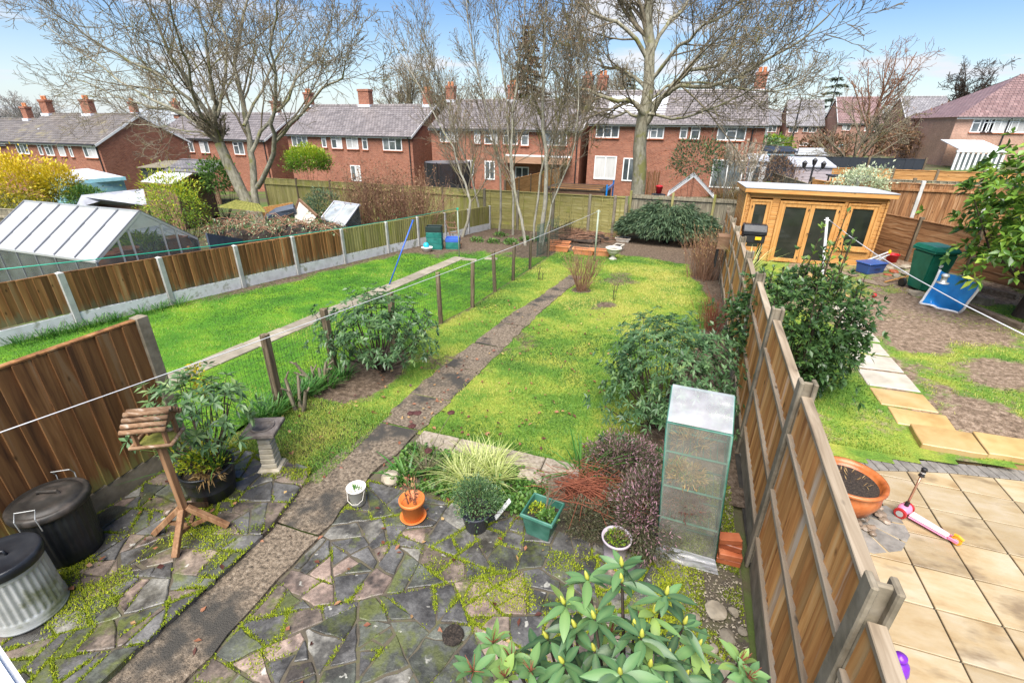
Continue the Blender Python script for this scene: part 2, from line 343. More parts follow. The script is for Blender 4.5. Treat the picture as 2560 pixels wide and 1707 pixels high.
def stonemat(name, cols, mossy):
    s = NM(name); c = s.oco(); w = s.co(); f = s.noise(c, 4, 4, .65)
    col = s.ramp(f, [(.32, cols[0]), (.5, cols[1]), (.68, cols[2])])
    col = s.mix(s.ramp(s.noise(w, 2.1, 4, .7), [(.46, 0), (.6, .85)]), col, (.034, .031, .026))          # wet dark staining
    col = s.mix(s.ramp(s.noise(w, 3.3, 4, .7), [(mossy, 0), (mossy + .1, .8)]), col, (.085, .098, .024))   # algae
    col = s.mix(s.ramp(s.noise(c, 9, 3, .5), [(.70, 0), (.73, .8)]), col, (.4, .39, .34))                  # lichen
    col = s.mix(.6, col, s.ramp(s.noise(c, 40, 2, .7), [(.3, .55), (.7, 1.35)]), 'MULTIPLY')
    col = s.val(col, s.math('MULTIPLY_ADD', s.rnd(), .5, .75)); s.bump(s.noise(c, 12, 4, .65), .6, .02)
    return s.fin(col, s.ramp(s.noise(w, 2.1, 4, .6), [(.4, .62), (.6, .3)]), 0, .5)
MT['stones'] = [stonemat('slate_dark', [(.05, .048, .045), (.095, .092, .088), (.155, .15, .142)], .56), stonemat('slate_green', [(.042, .045, .036), (.075, .08, .063), (.115, .12, .1)], .5),
    stonemat('stone_brown', [(.075, .058, .045), (.15, .115, .09), (.25, .195, .15)], .55), stonemat('stone_pink', [(.14, .1, .08), (.24, .175, .14), (.34, .26, .21)], .6), stonemat('stone_pale', [(.13, .122, .1), (.2, .19, .165), (.28, .27, .235)], .58)]
MT['rock'] = pm('rock', [(.14, .12, .09), (.27, .23, .17), (.36, .31, .24)], 5, .8, .5, var=.25, moss=((.13, .15, .04), 3, .62))
MT['pebble'] = pm('pebble', [(.11, .085, .06), (.2, .15, .11), (.3, .235, .18)], 3, .3, .05, var=.3)
MT['gravel'] = pm('gravel', [(.07, .065, .06), (.17, .15, .14), (.3, .27, .25)], 40, .6, 1.0, var=0, detail=6, oc=False, moss=((.07, .09, .025), 2.5, .56))
MT['red_tile'] = pm('red_tile', [(.22, .055, .025), (.36, .10, .04), (.44, .15, .07)], 5, .35, .2, var=.2)
MT['soil'] = pm('soil', [(.03, .021, .014), (.075, .054, .037), (.125, .095, .068)], 16, .95, 1.0, var=0, oc=False)
MT['compost'] = pm('compost', [(.012, .009, .007), (.03, .023, .018), (.075, .055, .04)], 60, .9, 1.0, var=0)
# pots
MT['terracotta'] = pm('terracotta', [(.44, .15, .06), (.56, .215, .09), (.6, .27, .13)], 3, .6, .08, var=.08)
MT['terra_bright'] = flat('terra_bright', (.62, .19, .045), .4)
MT['terra_glaze'] = pm('terra_glaze', [(.22, .06, .016), (.38, .11, .03), (.48, .18, .07)], 5, .3, .15, var=0)
MT['black_plastic'] = pm('black_plastic', [(.009, .010, .013), (.016, .018, .022), (.03, .032, .036)], 4, .32, .05, var=0)
MT['black_dusty'] = pm('black_dusty', [(.014, .013, .012), (.03, .027, .023), (.075, .06, .05)], 5, .5, .1, var=0)
MT['grey_plastic'] = flat('grey_plastic', (.05, .055, .075), .35)
MT['white_plastic'] = pm('white_plastic', [(.66, .62, .56), (.74, .71, .66)], 6, .45, .05, var=0, dirt=((.45, .4, .32), 6, .6))
MT['lilac_plastic'] = flat('lilac_plastic', (.42, .36, .40), .45)
MT['green_planter'] = pm('green_planter', [(.022, .09, .065), (.04, .14, .10), (.075, .2, .155)], 6, .45, .1, var=0)
MT['galv'] = pm('galv', [(.36, .37, .36), (.5, .51, .5), (.6, .61, .6)], 4, .4, .05, metal=.35, var=0, moss=((.24, .25, .17), 3, .56))
MT['stone_urn'] = pm('stone_urn', [(.42, .38, .31), (.56, .52, .44), (.64, .6, .53)], 8, .85, .3, var=.08)
MT['birdbath'] = pm('birdbath', [(.34, .29, .2), (.48, .42, .31), (.56, .5, .4)], 8, .85, .5, var=0, moss=((.2, .18, .1), 3, .6))
MT['bath_top'] = pm('bath_top', [(.085, .07, .06), (.15, .125, .11), (.24, .21, .19)], 9, .8, .5, var=0)
# plastic, paint, metal
MT['upvc'] = flat('upvc', (.8, .8, .79), .35); MT['cream'] = flat('cream', (.72, .66, .45), .5)
MT['white_wood'] = pm('white_wood', [(.6, .6, .58), (.76, .76, .75)], 6, .6, .1, var=.05)
MT['alu'] = flat('alu', (.62, .63, .63), .4, .6)
MT['alu_dull'] = flat('alu_dull', (.2, .21, .22), .5, .5)
MT['black_metal'] = flat('black_metal', (.02, .02, .022), .45)
MT['teal_crate'] = [pm('teal_crate', [(.01, .10, .085), (.016, .16, .13), (.03, .2, .17)], 6, .5, .1), flat('blue_crate', (.05, .13, .5), .5), flat('dark_crate', (.015, .03, .028), .5)]
MT['sky_ball'] = flat('sky_ball', (.02, .42, .62), .35)
MT['blue_pole'] = flat('blue_pole', (.03, .11, .48), .4)
MT['pole_grey'] = pm('pole_grey', [(.25, .29, .22), (.36, .4, .32)], 9, .6, .1, var=.1)
MT['wheelie'] = pm('wheelie', [(.006, .1, .06), (.009, .14, .085), (.016, .17, .11)], 4, .4, .05, var=0)
MT['blue_box'] = flat('blue_box', (.035, .085, .27), .4); MT['blue_tarp'] = pm('blue_tarp', [(.006, .16, .5), (.01, .22, .62), (.02, .27, .68)], 3, .28, .25, var=0, bd=.02)
MT['red'] = flat('red', (.5, .012, .02), .4); MT['yellow'] = flat('yellow', (.75, .5, .02), .4); MT['purple'] = flat('purple', (.16, .02, .42), .35)
MT['pink'] = flat('pink', (.72, .22, .36), .35); MT['pink_pale'] = flat('pink_pale', (.78, .5, .53), .4); MT['orange_wheel'] = flat('orange_wheel', (.8, .32, .02), .35); MT['red_wheel'] = flat('red_wheel', (.35, .02, .02), .25)
MT['copper'] = flat('copper', (.48, .27, .18), .3, .7); MT['rubber'] = flat('rubber', (.012, .012, .013), .55)
MT['rope_white'] = flat('rope_white', (.55, .55, .57), .6); MT['rope_green'] = flat('rope_green', (.02, .42, .28), .45)
MT['wire'] = flat('wire', (.03, .034, .028), .5); MT['tarp_black'] = flat('tarp_black', (.022, .026, .034), .5); MT['net_green'] = flat('net_green', (.01, .07, .055), .7)
MT['blue_shed'] = pm('blue_shed', [(.2, .42, .5), (.27, .52, .6), (.32, .57, .65)], 5, .6, .1, var=.06)
MT['felt_grey'] = pm('felt_grey', [(.28, .29, .33), (.40, .41, .45), (.47, .48, .52)], 3, .8, .2, var=.06)
MT['felt_white'] = pm('felt_white', [(.5, .52, .56), (.64, .66, .7), (.72, .73, .76)], 2, .6, .1, var=.04)
MT['felt_roof'] = pm('felt_roof', [(.36, .37, .4), (.46, .47, .5), (.52, .53, .55)], 2, .6, .1, var=.04)
MT['shed_brown'] = wood('shed_brown', [(.09, .05, .03), (.16, .09, .05), (.22, .13, .08), (.27, .18, .12)], 'x', var=.1)
MT['shed_lilac'] = wood('shed_lilac', [(.30, .25, .26), (.40, .34, .35), (.46, .4, .42), (.52, .47, .49)], 'x', var=.06)
MT['moss_roof'] = pm('moss_roof', [(.10, .105, .02), (.2, .2, .035), (.27, .25, .07)], 9, .95, .8, var=.1)
MT['grey_panel'] = pm('grey_panel', [(.045, .058, .085), (.07, .088, .12), (.09, .11, .145)], 2, .6, .1, var=.05)
MT['glass_house'] = glassm('glass_house', (.93, .97, .95), .12, .05, (.74, .8, .75))
MT['dirty_glass'] = glassm('dirty_glass', (.8, .85, .82), .85, .1, (.5, .54, .53))
def polym(name, col, tr=.5):
    s = NM(name); s.fin(s.mix(s.ramp(s.noise(s.co(), 1.1, 4), [(.35, 0), (.7, .5)]), col, tuple(v*.75 for v in col)), .35); t = s.n('ShaderNodeBsdfTranslucent'); t.inputs[0].default_value = (*col, 1); m = s.n('ShaderNodeMixShader'); m.inputs[0].default_value = tr
    s.l(s.b.outputs[0], m.inputs[1]); s.l(t.outputs[0], m.inputs[2]); s.l(m.outputs[0], s.out.inputs[0]); return s.m
MT['poly_roof'] = polym('poly_roof', (.78, .79, .84))
MT['clear_film'] = glassm('clear_film', (.88, .9, .86), .2, .1, (.66, .65, .58), 5)
MT['film_top'] = glassm('film_top', (.92, .93, .95), .48, .15, (.62, .62, .66), 4)
MT['window_glass'] = pm('window_glass', [(.05, .062, .07), (.10, .118, .125), (.24, .255, .26)], 1.1, .06, 0, var=.4, spec=.8)
MT['dark_glass'] = pm('dark_glass', [(.016, .02, .015), (.035, .04, .032)], 1.5, .06, 0, var=.1, spec=.35)
MT['curtain'] = pm('curtain', [(.45, .44, .42), (.62, .61, .6)], 3, .8, .05, stretch=(6, 6, .3), var=.2)
# brick and tiles
def brickm(name, c1, c2, mort, var=.05):
    s = NM(name); tc = s.n('ShaderNodeTexCoord'); sx = s.n('ShaderNodeSeparateXYZ'); s.l(tc.outputs['Object'], sx.inputs[0])
    cb = s.n('ShaderNodeCombineXYZ'); s.l(s.math('ADD', sx.outputs[0], sx.outputs[1]), cb.inputs[0]); s.l(sx.outputs[2], cb.inputs[1])
    b = s.n('ShaderNodeTexBrick'); s.l(cb.outputs[0], b.inputs['Vector']); b.inputs['Scale'].default_value = 1; b.inputs['Brick Width'].default_value = .225; b.inputs['Row Height'].default_value = .075
    b.inputs['Mortar Size'].default_value = .009; b.inputs['Color1'].default_value = (*c1, 1); b.inputs['Color2'].default_value = (*c2, 1); b.inputs['Mortar'].default_value = (*mort, 1)
    n_ = s.noise(s.co(), .8, 6, .65); col = s.mix(.4, b.outputs[0], s.ramp(n_, [(.3, .5), (.7, 1.15)]), 'MULTIPLY')
    n3 = s.noise(s.co(), 7, 3, .6); col = s.mix(.35, col, s.ramp(n3, [(.3, .5), (.7, 1.2)]), 'MULTIPLY')
    s.bump(b.outputs['Fac'], -.3, .01); return s.fin(col, .85, 0, .2)
MT['brick'] = brickm('brick', (.25, .066, .031), (.385, .132, .07), (.34, .26, .21)); MT['brick2'] = brickm('brick_pale', (.42, .21, .14), (.52, .28, .19), (.5, .42, .35)); MT['brick3'] = brickm('brick_far', (.34, .15, .105), (.43, .21, .15), (.42, .33, .28))
def tilem(name, ca, cb_, lich=.62, lc=(.3, .25, .06)):
    cols = (ca, cb_)
    s = NM(name); tc = s.n('ShaderNodeTexCoord'); b = s.n('ShaderNodeTexBrick'); s.l(tc.outputs['Object'], b.inputs['Vector']); b.inputs['Scale'].default_value = 1; b.offset = .5
    b.inputs['Brick Width'].default_value = .30; b.inputs['Row Height'].default_value = .30; b.inputs['Mortar Size'].default_value = .028; b.inputs['Mortar Smooth'].default_value = .6
    b.inputs['Color1'].default_value = (*cols[0], 1); b.inputs['Color2'].default_value = (*cols[1], 1); b.inputs['Mortar'].default_value = (*[v*.35 for v in cols[0]], 1)
    col = s.mix(.6, b.outputs[0], s.ramp(s.noise(s.co(), 1.4, 6, .65), [(.3, .6), (.7, 1.3)]), 'MULTIPLY')
    col = s.mix(s.ramp(s.noise(s.co(), .7, 7, .7), [(lich, 0), (lich + .12, .7)]), col, lc)
    s.bump(b.outputs['Fac'], -.6, .03); return s.fin(col, .5, 0, .5)
MT['tile'] = tilem('roof_tile', (.16, .14, .137), (.25, .222, .217), .68); MT['tile_old'] = tilem('roof_tile_old', (.135, .115, .1), (.2, .175, .155), .55, (.27, .23, .10)); MT['tile_red'] = tilem('roof_tile_red', (.19, .115, .108), (.27, .175, .165), .8); MT['tile_grey'] = tilem('roof_tile_grey', (.19, .178, .185), (.28, .266, .272), .8)
# bark and leaves
def barkm(name, cols, algae=None, th=.55):
    return pm(name, cols, 9, .85, .8, stretch=(1, 1, .35), var=.08, detail=6, bd=.02, moss=(algae, 1.6, th) if algae else None)
MT['bark_olive'] = barkm('bark_olive', [(.12, .11, .075), (.25, .23, .165), (.36, .34, .26)], (.19, .185, .06), .54)
MT['bark_pale'] = barkm('bark_pale', [(.17, .155, .12), (.31, .29, .23), (.42, .40, .33)], (.22, .21, .10), .6)
MT['bark_twig'] = barkm('bark_twig', [(.095, .075, .05), (.18, .148, .10), (.27, .23, .16)], (.19, .175, .055), .56)
MT['bark_red'] = barkm('bark_red', [(.13, .06, .035), (.24, .125, .075), (.33, .2, .13)])
MT['bark_dark'] = barkm('bark_dark', [(.02, .014, .01), (.05, .034, .024), (.09, .065, .045)])
MT['bark_far'] = barkm('bark_far', [(.19, .17, .155), (.28, .255, .235), (.35, .325, .31)])
MT['fern_red'] = barkm('fern_red', [(.10, .028, .015), (.2, .06, .03), (.28, .10, .055)])
MT['leaf_rhodo'] = leaf('leaf_rhodo', [(.04, .085, .038), (.075, .145, .06), (.12, .21, .08), (.2, .3, .09)], .36, .3)
MT['leaf_rhodo_grey'] = leaf('leaf_rhodo_grey', [(.03, .07, .03), (.06, .13, .05), (.13, .225, .09), (.24, .33, .11)], .4, .3)
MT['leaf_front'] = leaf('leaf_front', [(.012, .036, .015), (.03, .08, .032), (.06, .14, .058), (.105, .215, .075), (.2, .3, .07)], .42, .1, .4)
MT['leaf_laurel'] = leaf('leaf_laurel', [(.03, .068, .022), (.055, .115, .034), (.09, .165, .042), (.22, .32, .05)], .32, .25)
MT['leaf_magnolia'] = leaf('leaf_magnolia', [(.045, .10, .02), (.09, .19, .028), (.18, .3, .035), (.42, .46, .07)], .32, .2)
MT['leaf_yellow'] = leaf('leaf_yellow', [(.2, .2, .015), (.42, .36, .015), (.6, .46, .02), (.68, .5, .03)], .5)
MT['leaf_yelgreen'] = leaf('leaf_yelgreen', [(.07, .15, .018), (.16, .28, .022), (.36, .43, .022), (.58, .54, .035)], .5, .35)
MT['leaf_green'] = leaf('leaf_green', [(.03, .09, .018), (.06, .15, .025), (.10, .2, .035), (.16, .26, .05)], .5)
MT['leaf_juniper'] = leaf('leaf_juniper', [(.04, .08, .045), (.07, .125, .065), (.11, .175, .09), (.16, .22, .11)], .6, .25)
MT['leaf_pale'] = leaf('leaf_pale', [(.3, .36, .2), (.48, .54, .34), (.62, .66, .46)], .5)
MT['leaf_conifer'] = leaf('leaf_conifer', [(.09, .115, .085), (.12, .15, .105), (.16, .18, .12)], .7, 0)
MT['leaf_brown'] = leaf('leaf_brown', [(.10, .055, .03), (.19, .105, .05), (.27, .16, .09)], .7, .1)
MT['leaf_dead'] = leaf('leaf_dead', [(.06, .02, .015), (.17, .055, .03), (.28, .12, .06), (.42, .3, .12)], .6, .1)
MT['leaf_heather'] = leaf('leaf_heather', [(.04, .045, .022), (.08, .085, .035), (.2, .11, .11), (.36, .2, .25)], .6, .1)
MT['leaf_carex'] = leaf('leaf_carex', [(.2, .28, .05), (.45, .5, .16), (.64, .66, .32)], .5)
MT['leaf_iris'] = leaf('leaf_iris', [(.03, .11, .02), (.06, .18, .03), (.13, .27, .06)], .4)
MT['leaf_pampas'] = leaf('leaf_pampas', [(.5, .4, .27), (.64, .55, .42), (.72, .65, .54)], .8)
MT['leaf_straw'] = leaf('leaf_straw', [(.22, .13, .05), (.36, .23, .09), (.48, .34, .15)], .7)
MT['leaf_wood'] = leaf('leaf_wood', [(.2, .185, .18), (.27, .25, .245), (.33, .31, .31)], .9, 0)
MT['net_dark'] = glassm('net_dark', (.45, .45, .47), .75, .6, (.02, .022, .026), 1)
MT['seed_red'] = flat('seed_red', (.055, .014, .012), .8)
MT['bud'] = flat('bud', (.36, .36, .05), .5)
MT['grass'] = leaf('grass', [(.05, .125, .018), (.095, .22, .026), (.19, .305, .04), (.33, .365, .06), (.42, .4, .1)], .55, .25, .3)
MT['moss_leaf'] = leaf('moss_leaf', [(.08, .12, .01), (.2, .26, .014), (.38, .40, .025)], .8, .15, .2)
# lawn sheet: bare soil and moss where the grass is thin, from a per-point weight
def lawnm(name='lawn', k=1, gr=((.07, .155, .02), (.12, .225, .028), (.225, .295, .04), (.33, .34, .06))):
    s = NM(name); a = s.attrc(); c = s.co()
    g_ = s.ramp(s.noise(c, 1.2, 4, .65), [(.3, gr[0]), (.45, gr[1]), (.56, gr[2]), (.7, gr[3])])
    g_ = s.mix(.6, g_, s.ramp(s.noise(c, 38, 3, .7), [(.3, .45), (.65, 1.2)]), 'MULTIPLY')
    so_ = s.ramp(s.noise(c, 14, 4, .65), [(.3, tuple(v*k for v in (.05, .034, .022))), (.5, tuple(v*k for v in (.12, .085, .058))), (.7, tuple(v*k for v in (.22, .165, .122)))])
    so_ = s.mix(.55, so_, s.ramp(s.noise(c, 60, 2, .7), [(.35, .4), (.6, 1.3)]), 'MULTIPLY')
    w = s.math('ADD', a[0], s.math('MULTIPLY_ADD', s.noise(c, 9, 4, .7), 1.5, -.75)); w = s.ramp(w, [(.3, 0), (.72, 1)])
    s.bump(s.noise(c, 45, 3, .7), .8, .03); return s.fin(s.mix(w, so_, g_), .85, 0, .25)
MT['lawn'] = lawnm(); MT['lawn_muddy'] = lawnm('lawn_muddy', 1.75); MT['lawn_green'] = lawnm('lawn_green', 1, ((.045, .15, .012), (.075, .215, .014), (.12, .27, .016), (.19, .31, .02)))
def groundm():
    s = NM('ground'); c = s.co(); col = s.ramp(s.noise(c, .35, 7, .65), [(.3, (.06, .05, .03)), (.45, (.10, .085, .05)), (.55, (.085, .12, .03)), (.7, (.09, .16, .03))])
    s.bump(s.noise(c, 12, 5), .5, .03); return s.fin(col, .9, 0, .2)
MT['ground'] = groundm()
# ------------------------------------------------------------------ terrain
def grid_mesh(name, xs, ys, zf, cols=None):
    X, Y = np.meshgrid(xs, ys); Z = zf(X, Y); nx = len(xs); ny = len(ys)
    v = np.stack([X, Y, Z], -1).reshape(-1, 3); i = (np.arange(ny - 1)[:, None]*nx + np.arange(nx - 1)[None]).ravel()
    return npmesh(name, v, np.stack([i, i + 1, i + nx + 1, i + nx], 1), None if cols is None else cols(X, Y).reshape(len(v), -1), True)
xs = np.array([-900, -400, -200, -100, -80] + list(np.arange(-60, -13, 2)) + [-13] + list(np.arange(-12, 46, 2)) + [60, 100, 200, 500, 900], float)
ys = np.array([-60, -10, 0, 4.5] + list(np.arange(6, 22, 2)) + [22] + list(np.arange(23, 41, 1)) + [45, 50, 60, 80, 100, 200, 400, 900, 1500], float)
tag(link('ground', grid_mesh('ground', xs, ys, lambda x, y: gbase(x, y) - .035), MT['ground']), kind='structure')
def fr(y): return 1.0 + .035*y             # right fence line
def fl(y): return -11.7 + .145*y           # left fence line
def fw(y): return np.interp(y, [2.9, 4.4, 6, 8.4, 9.7, 14, 17.5, 21.5], [-5.1, -5.06, -5.0, -4.5, -4.38, -4.28, -4.2, -4.2])   # wire fence line
def pl(y): return np.interp(y, [.3, 2.5, 3.17, 3.4, 4.38, 5.57, 7.64, 9.35, 11.4, 13.9], [-3.46, -3.44, -3.56, -3.5, -3.38, -3.46, -3.36, -3.32, -3.06, -2.9])
def pr_(y): return np.interp(y, [.3, 2.37, 3.48, 4.43, 5.9, 7.9, 10.3, 13.9], [-2.84, -2.86, -2.9, -2.79, -2.77, -2.74, -2.69, -2.43])
def ell(x, y, cx, cy, rx, ry): return ((x - cx)/rx)**2 + ((y - cy)/ry)**2
def w_center(x, y):
    n = (vnoise(x, y, 1.1, 3) - .5)
    w = 1 - sst(16.9, 18.3, y + n*2.6 + np.where(x > 0, 0, -.3))
    xr = np.interp(y, [4.4, 5, 6.5, 8, 10, 12, 13, 14, 15, 16.5, 18], [-.55, -.15, .15, .35, .75, 1.15, 1.2, .95, .7, .7, .5])
    w = w*(1 - sst(-.12, .25, x - xr + n*.5))
    w = w*(.0 + 1*sst(.75, 1.25, np.sqrt(ell(x, y, -4.55, 5.55, .75, 1.25)) + n*.5))
    w = w*(1 - .55*sst(.25, .0, x - fw(y) + n*.2))
    w = w*(1 - .8*sst(.38, .2, np.sqrt(ell(x, y, -2.2, 12.35, 1, 1)) + n*.2))*(1 - .8*sst(.35, .15, np.sqrt(ell(x, y, -1.35, 11.3, 1, 1)) + n*.2))
    w = w*(1 - .6*sst(.60, .74, vnoise(x, y, .75, 131, 4)))
    return np.clip(w, 0, 1)
def w_left(x, y):
    n = (vnoise(x, y, 1.0, 9) - .5); w = 1 - .95*sst(14.2, 16.2, y + n*3 - (x + 7)*.35)
    w = w*(1 - .75*sst(.75, .25, x - fl(y) + n*.5)*sst(6, 9, y)); return np.clip(w, 0, 1)
def w_right(x, y):
    n = vnoise(x, y, 1.15, 21, 4); w = sst(.30, .66, n)
    w = w + .15*sst(8.2, 6.2, y)*sst(3.4, 2.4, x) + .25*sst(.8, .2, np.abs(x - 2.8)) - .8*sst(1.15, .55, np.sqrt(ell(x, y, 4.9, 10.9, 1.9, 1.5))) - .5*sst(11.8, 13.2, y) - .6*sst(1.0, .5, np.sqrt(ell(x, y, 2.2, 6.35, .8, .45)))
    return np.clip(w*1.0 + .06, 0, 1)
def bumpz(x, y): return .004 + .028*vnoise(x, y, 1.6, 5, 4) 
def lawn(name, x0, x1, y0, y1, wf, lo, hi, step=.1, mat='lawn', keepf=None):
    xs = np.arange(x0, x1 + .001, step); ys = np.arange(y0, y1 + .001, step)
    X, Y = np.meshgrid(xs, ys); X = np.clip(X, lo(Y), hi(Y)); v = np.stack([X, Y, gnd(X, Y) + bumpz(X, Y)], -1).reshape(-1, 3)
    nx, ny = len(xs), len(ys); i = (np.arange(ny - 1)[:, None]*nx + np.arange(nx - 1)[None]).ravel(); f = np.stack([i, i + 1, i + nx + 1, i + nx], 1)
    keep = (np.abs(v[f[:, 1], 0] - v[f[:, 0], 0]) + np.abs(v[f[:, 2], 0] - v[f[:, 3], 0])) > 1e-5
    if keepf: keep &= keepf(v[f[:, 0], 0], v[f[:, 0], 1])
    return tag(link(name, npmesh(name, v, f[keep], wf(X, Y).reshape(-1), True), MT[mat]), kind='structure')
lawn('lawn_center', -5.2, 1.8, 4.42, 22.3, w_center, lambda y: fw(y) + 0*y, lambda y: fr(y) + 0*y)
lawn('lawn_left', -11.6, -4.0, 1.2, 22, w_left, lambda y: fl(y), lambda y: np.where(y < 3.05, -5.2, fw(y)), mat='lawn_green')
lawn('lawn_right', 1.0, 8.4, 5.4, 21.0, w_right, lambda y: fr(y) + .06, lambda y: 8.4 + 0*y, mat='lawn_muddy', keepf=lambda x, y: y > np.interp(x, [1, 2.15, 2.7, 3.39, 4.31, 5.2], [5.3, 5.58, 5.76, 5.97, 6.13, 6.16]))
def blades(name, mat, x, y, z, h, w, col, lean=.6):
    n = len(x); a = rng.uniform(0, 6.283, n); l = rng.uniform(.1, lean, n)*h; b = a + rng.uniform(1, 2.1, n)
    base = np.stack([x, y, z], 1); sd_ = np.stack([np.cos(b), np.sin(b), 0*a], 1)*(w/2)[:, None]
    tip = base + np.stack([np.cos(a)*l, np.sin(a)*l, h], 1)
    v = np.stack([base - sd_, base + sd_, tip], 1).reshape(-1, 3); f = np.arange(3*n).reshape(-1, 3)
    return link(name, npmesh(name, v, f, np.repeat(col, 3)), mat)
def grass(name, label, n, x0, x1, y0, y1, wf, inside, path=None, hs=1.0, cb=.48):
    u = rng.random(n); y = y0 + (y1 - y0)*u**1.5; x = rng.uniform(x0, x1, n); w = wf(x, y)
    k = inside(x, y) & (rng.random(n) < sst(.25, .7, w + (vnoise(x, y, 5, 8) - .5)*.8))
    x, y = x[k], y[k]; m = len(x); tall = .6 + 1.0*vnoise(x, y, .8, 31)
    h = rng.uniform(.014, .038, m)*tall*hs; wd = np.clip(.0055 + .0009*y, .006, .02)*rng.uniform(.7, 1.3, m)
    c = np.clip((vnoise(x, y, .7, 77, 4) - .5)*3.0 + cb + rng.normal(0, .16, m), 0, 1)
    o = blades(name, MT['grass'], x, y, gnd(x, y) + bumpz(x, y) - .004, h, wd, c, 1.2); return tag(o, label, 'grass', kind='stuff')
def notpath(x, y): return ~((x > pl(y) + .03) & (x < pr_(y) - .03) & (y < 13.9))
grass('grass_center', 'mossy yellow green grass of the middle lawn either side of the path', 190000, -5, 1.75, 4.5, 20, w_center, lambda x, y: (x > fw(y) + .05) & (x < fr(y) - .03) & notpath(x, y), cb=.5)
grass('grass_left', 'bright green grass of the lawn beyond the wire fence', 150000, -11.5, -4.2, 2.2, 19, w_left, lambda x, y: (x > fl(y) + .06) & (x < np.where(y < 3.05, -5.25, fw(y) - .04)) & ~((np.abs(x + 7.1 - .012*(y - 5)) < .2) & (y > 3.2) & (y < 14.1)), hs=1.0, cb=.26)
grass('grass_right', 'patchy worn grass in front of the wooden garden room', 80000, 1.2, 8.3, 6.0, 14, w_right, lambda x, y: (x > fr(y) + .08) & ~((np.abs(x - 3.5) < .34) & (y < 10)) & (y > np.interp(x, [1, 2.15, 2.7, 3.39, 4.31, 5.2], [5.4, 5.68, 5.86, 6.08, 6.25, 6.28])))
# ------------------------------------------------------------------ paths
def struct(name): 
    o = bpy.data.objects.new(name, None); COL.objects.link(o); OFF[o.name] = Vector(); return tag(o, kind='structure')
P = struct('concrete_path')
br = [.2, 2.6, 4.48, 5.35, 6.45, 7.6, 8.9, 10.4, 12.0, 13.9]
for a, b in zip(br[:-1], br[1:]):
    n = max(6, int((b - a)/.16)); yy = np.linspace(a + .008, b - .008, n)
    lft = [(float(pl(y)) + R.uniform(-.03, .03), y) for y in yy]; rgt = [(float(pr_(y)) + R.uniform(-.03, .03), y) for y in yy]
    m = MB(); top = lambda x, y: gz(x, y) + .038; vs = []
    for (lx, ly), (rx, ry) in zip(lft, rgt):
        for t in (0, .33, .66, 1): x = lx + (rx - lx)*t; vs.append((x, ly, gz(x, ly) + .032 + R.uniform(-.004, .006)))
    m.add(vs, [(i*4 + j, i*4 + j + 1, i*4 + j + 5, i*4 + j + 4) for i in range(n - 1) for j in range(3)])
    for e in (0, 3):
        q = [vs[i*4 + e] for i in range(n)]; m.add(q + [(x, y, z - .06) for x, y, z in q], [(i, i + 1, n + i + 1, n + i) for i in range(n - 1)])
    m.build('path_section', MT['aggregate'], P, smooth=False)
P = struct('slab_path')
y = 3.3
while y < 14.0:
    l_ = R.uniform(.84, .92); cx = -7.1 + .012*(y - 5) + R.uniform(-.012, .012)
    MB().prism([(cx - .21, y + .01), (cx + .21, y + .01), (cx + .21, y + l_ - .01), (cx - .21, y + l_ - .01)], lambda x, yy: gz(x, yy) - .03, lambda x, yy: gz(x, yy) + .045).build('paving_slab', MT['slab_grey'], P, bevel=.006)
    y += l_
for q in ((-6.5, 14.6, .5, .35), (-5.9, 15.1, .45, .4)):
    MB().prism([(q[0] - q[2]/2, q[1] - q[3]/2), (q[0] + q[2]/2, q[1] - q[3]/2 + .1), (q[0] + q[2]/2 - .1, q[1] + q[3]/2), (q[0] - q[2]/2, q[1] + q[3]/2 - .05)], lambda x, yy: gz(x, yy), lambda x, yy: gz(x, yy) + .045).build('paving_slab', MT['slab_grey'], P, bevel=.008)
# ------------------------------------------------------------------ crazy paving
def clip(poly, px, py, nx, ny):
    o = []; n = len(poly)
    for i in range(n):
        a = poly[i]; b = poly[(i + 1) % n]; da = (a[0] - px)*nx + (a[1] - py)*ny; db = (b[0] - px)*nx + (b[1] - py)*ny
        if da <= 0: o.append(a)
        if (da < 0 < db) or (db < 0 < da): t = da/(da - db); o.append((a[0] + (b[0] - a[0])*t, a[1] + (b[1] - a[1])*t))
    return o
def voronoi(seeds, poly):
    cells = []; wt = [R.uniform(-.022, .022) for _ in seeds]
    for i, s in enumerate(seeds):
        c = list(poly)
        for j, q in sorted(enumerate(seeds), key=lambda k: (k[1][0] - s[0])**2 + (k[1][1] - s[1])**2)[1:22]:
            d = math.hypot(q[0] - s[0], q[1] - s[1])
            if d < 1e-5: continue
            k = .5 + (wt[i] - wt[j])/(2*d*d)*.9; ang = ((i*7 + j*7) % 13 - 6)*.05; nx_, ny_ = (q[0] - s[0])/d, (q[1] - s[1])/d
            c = clip(c, s[0] + (q[0] - s[0])*k, s[1] + (q[1] - s[1])*k, nx_, ny_)
            if len(c) < 3: break
        if len(c) >= 3: cells.append(c)
    return cells
def inset(poly, d):
    n = len(poly); c = list(poly)
    for i in range(n):
        a = poly[i]; b = poly[(i + 1) % n]; l_ = math.hypot(b[0] - a[0], b[1] - a[1])
        if l_ < 1e-6: continue
        nx, ny = (b[1] - a[1])/l_, -(b[0] - a[0])/l_
        c = clip(c, a[0] - nx*d, a[1] - ny*d, nx, ny)
        if len(c) < 3: return []
    return c
def rough_poly(p, step=.075, j=.011):
    o = []; n = len(p)
    for i in range(n):
        a = p[i]; b = p[(i + 1) % n]; l_ = math.hypot(b[0] - a[0], b[1] - a[1]); k = max(1, int(l_/step))
        for t in range(k): o.append((a[0] + (b[0] - a[0])*t/k + R.uniform(-j, j), a[1] + (b[1] - a[1])*t/k + R.uniform(-j, j)))
    return o
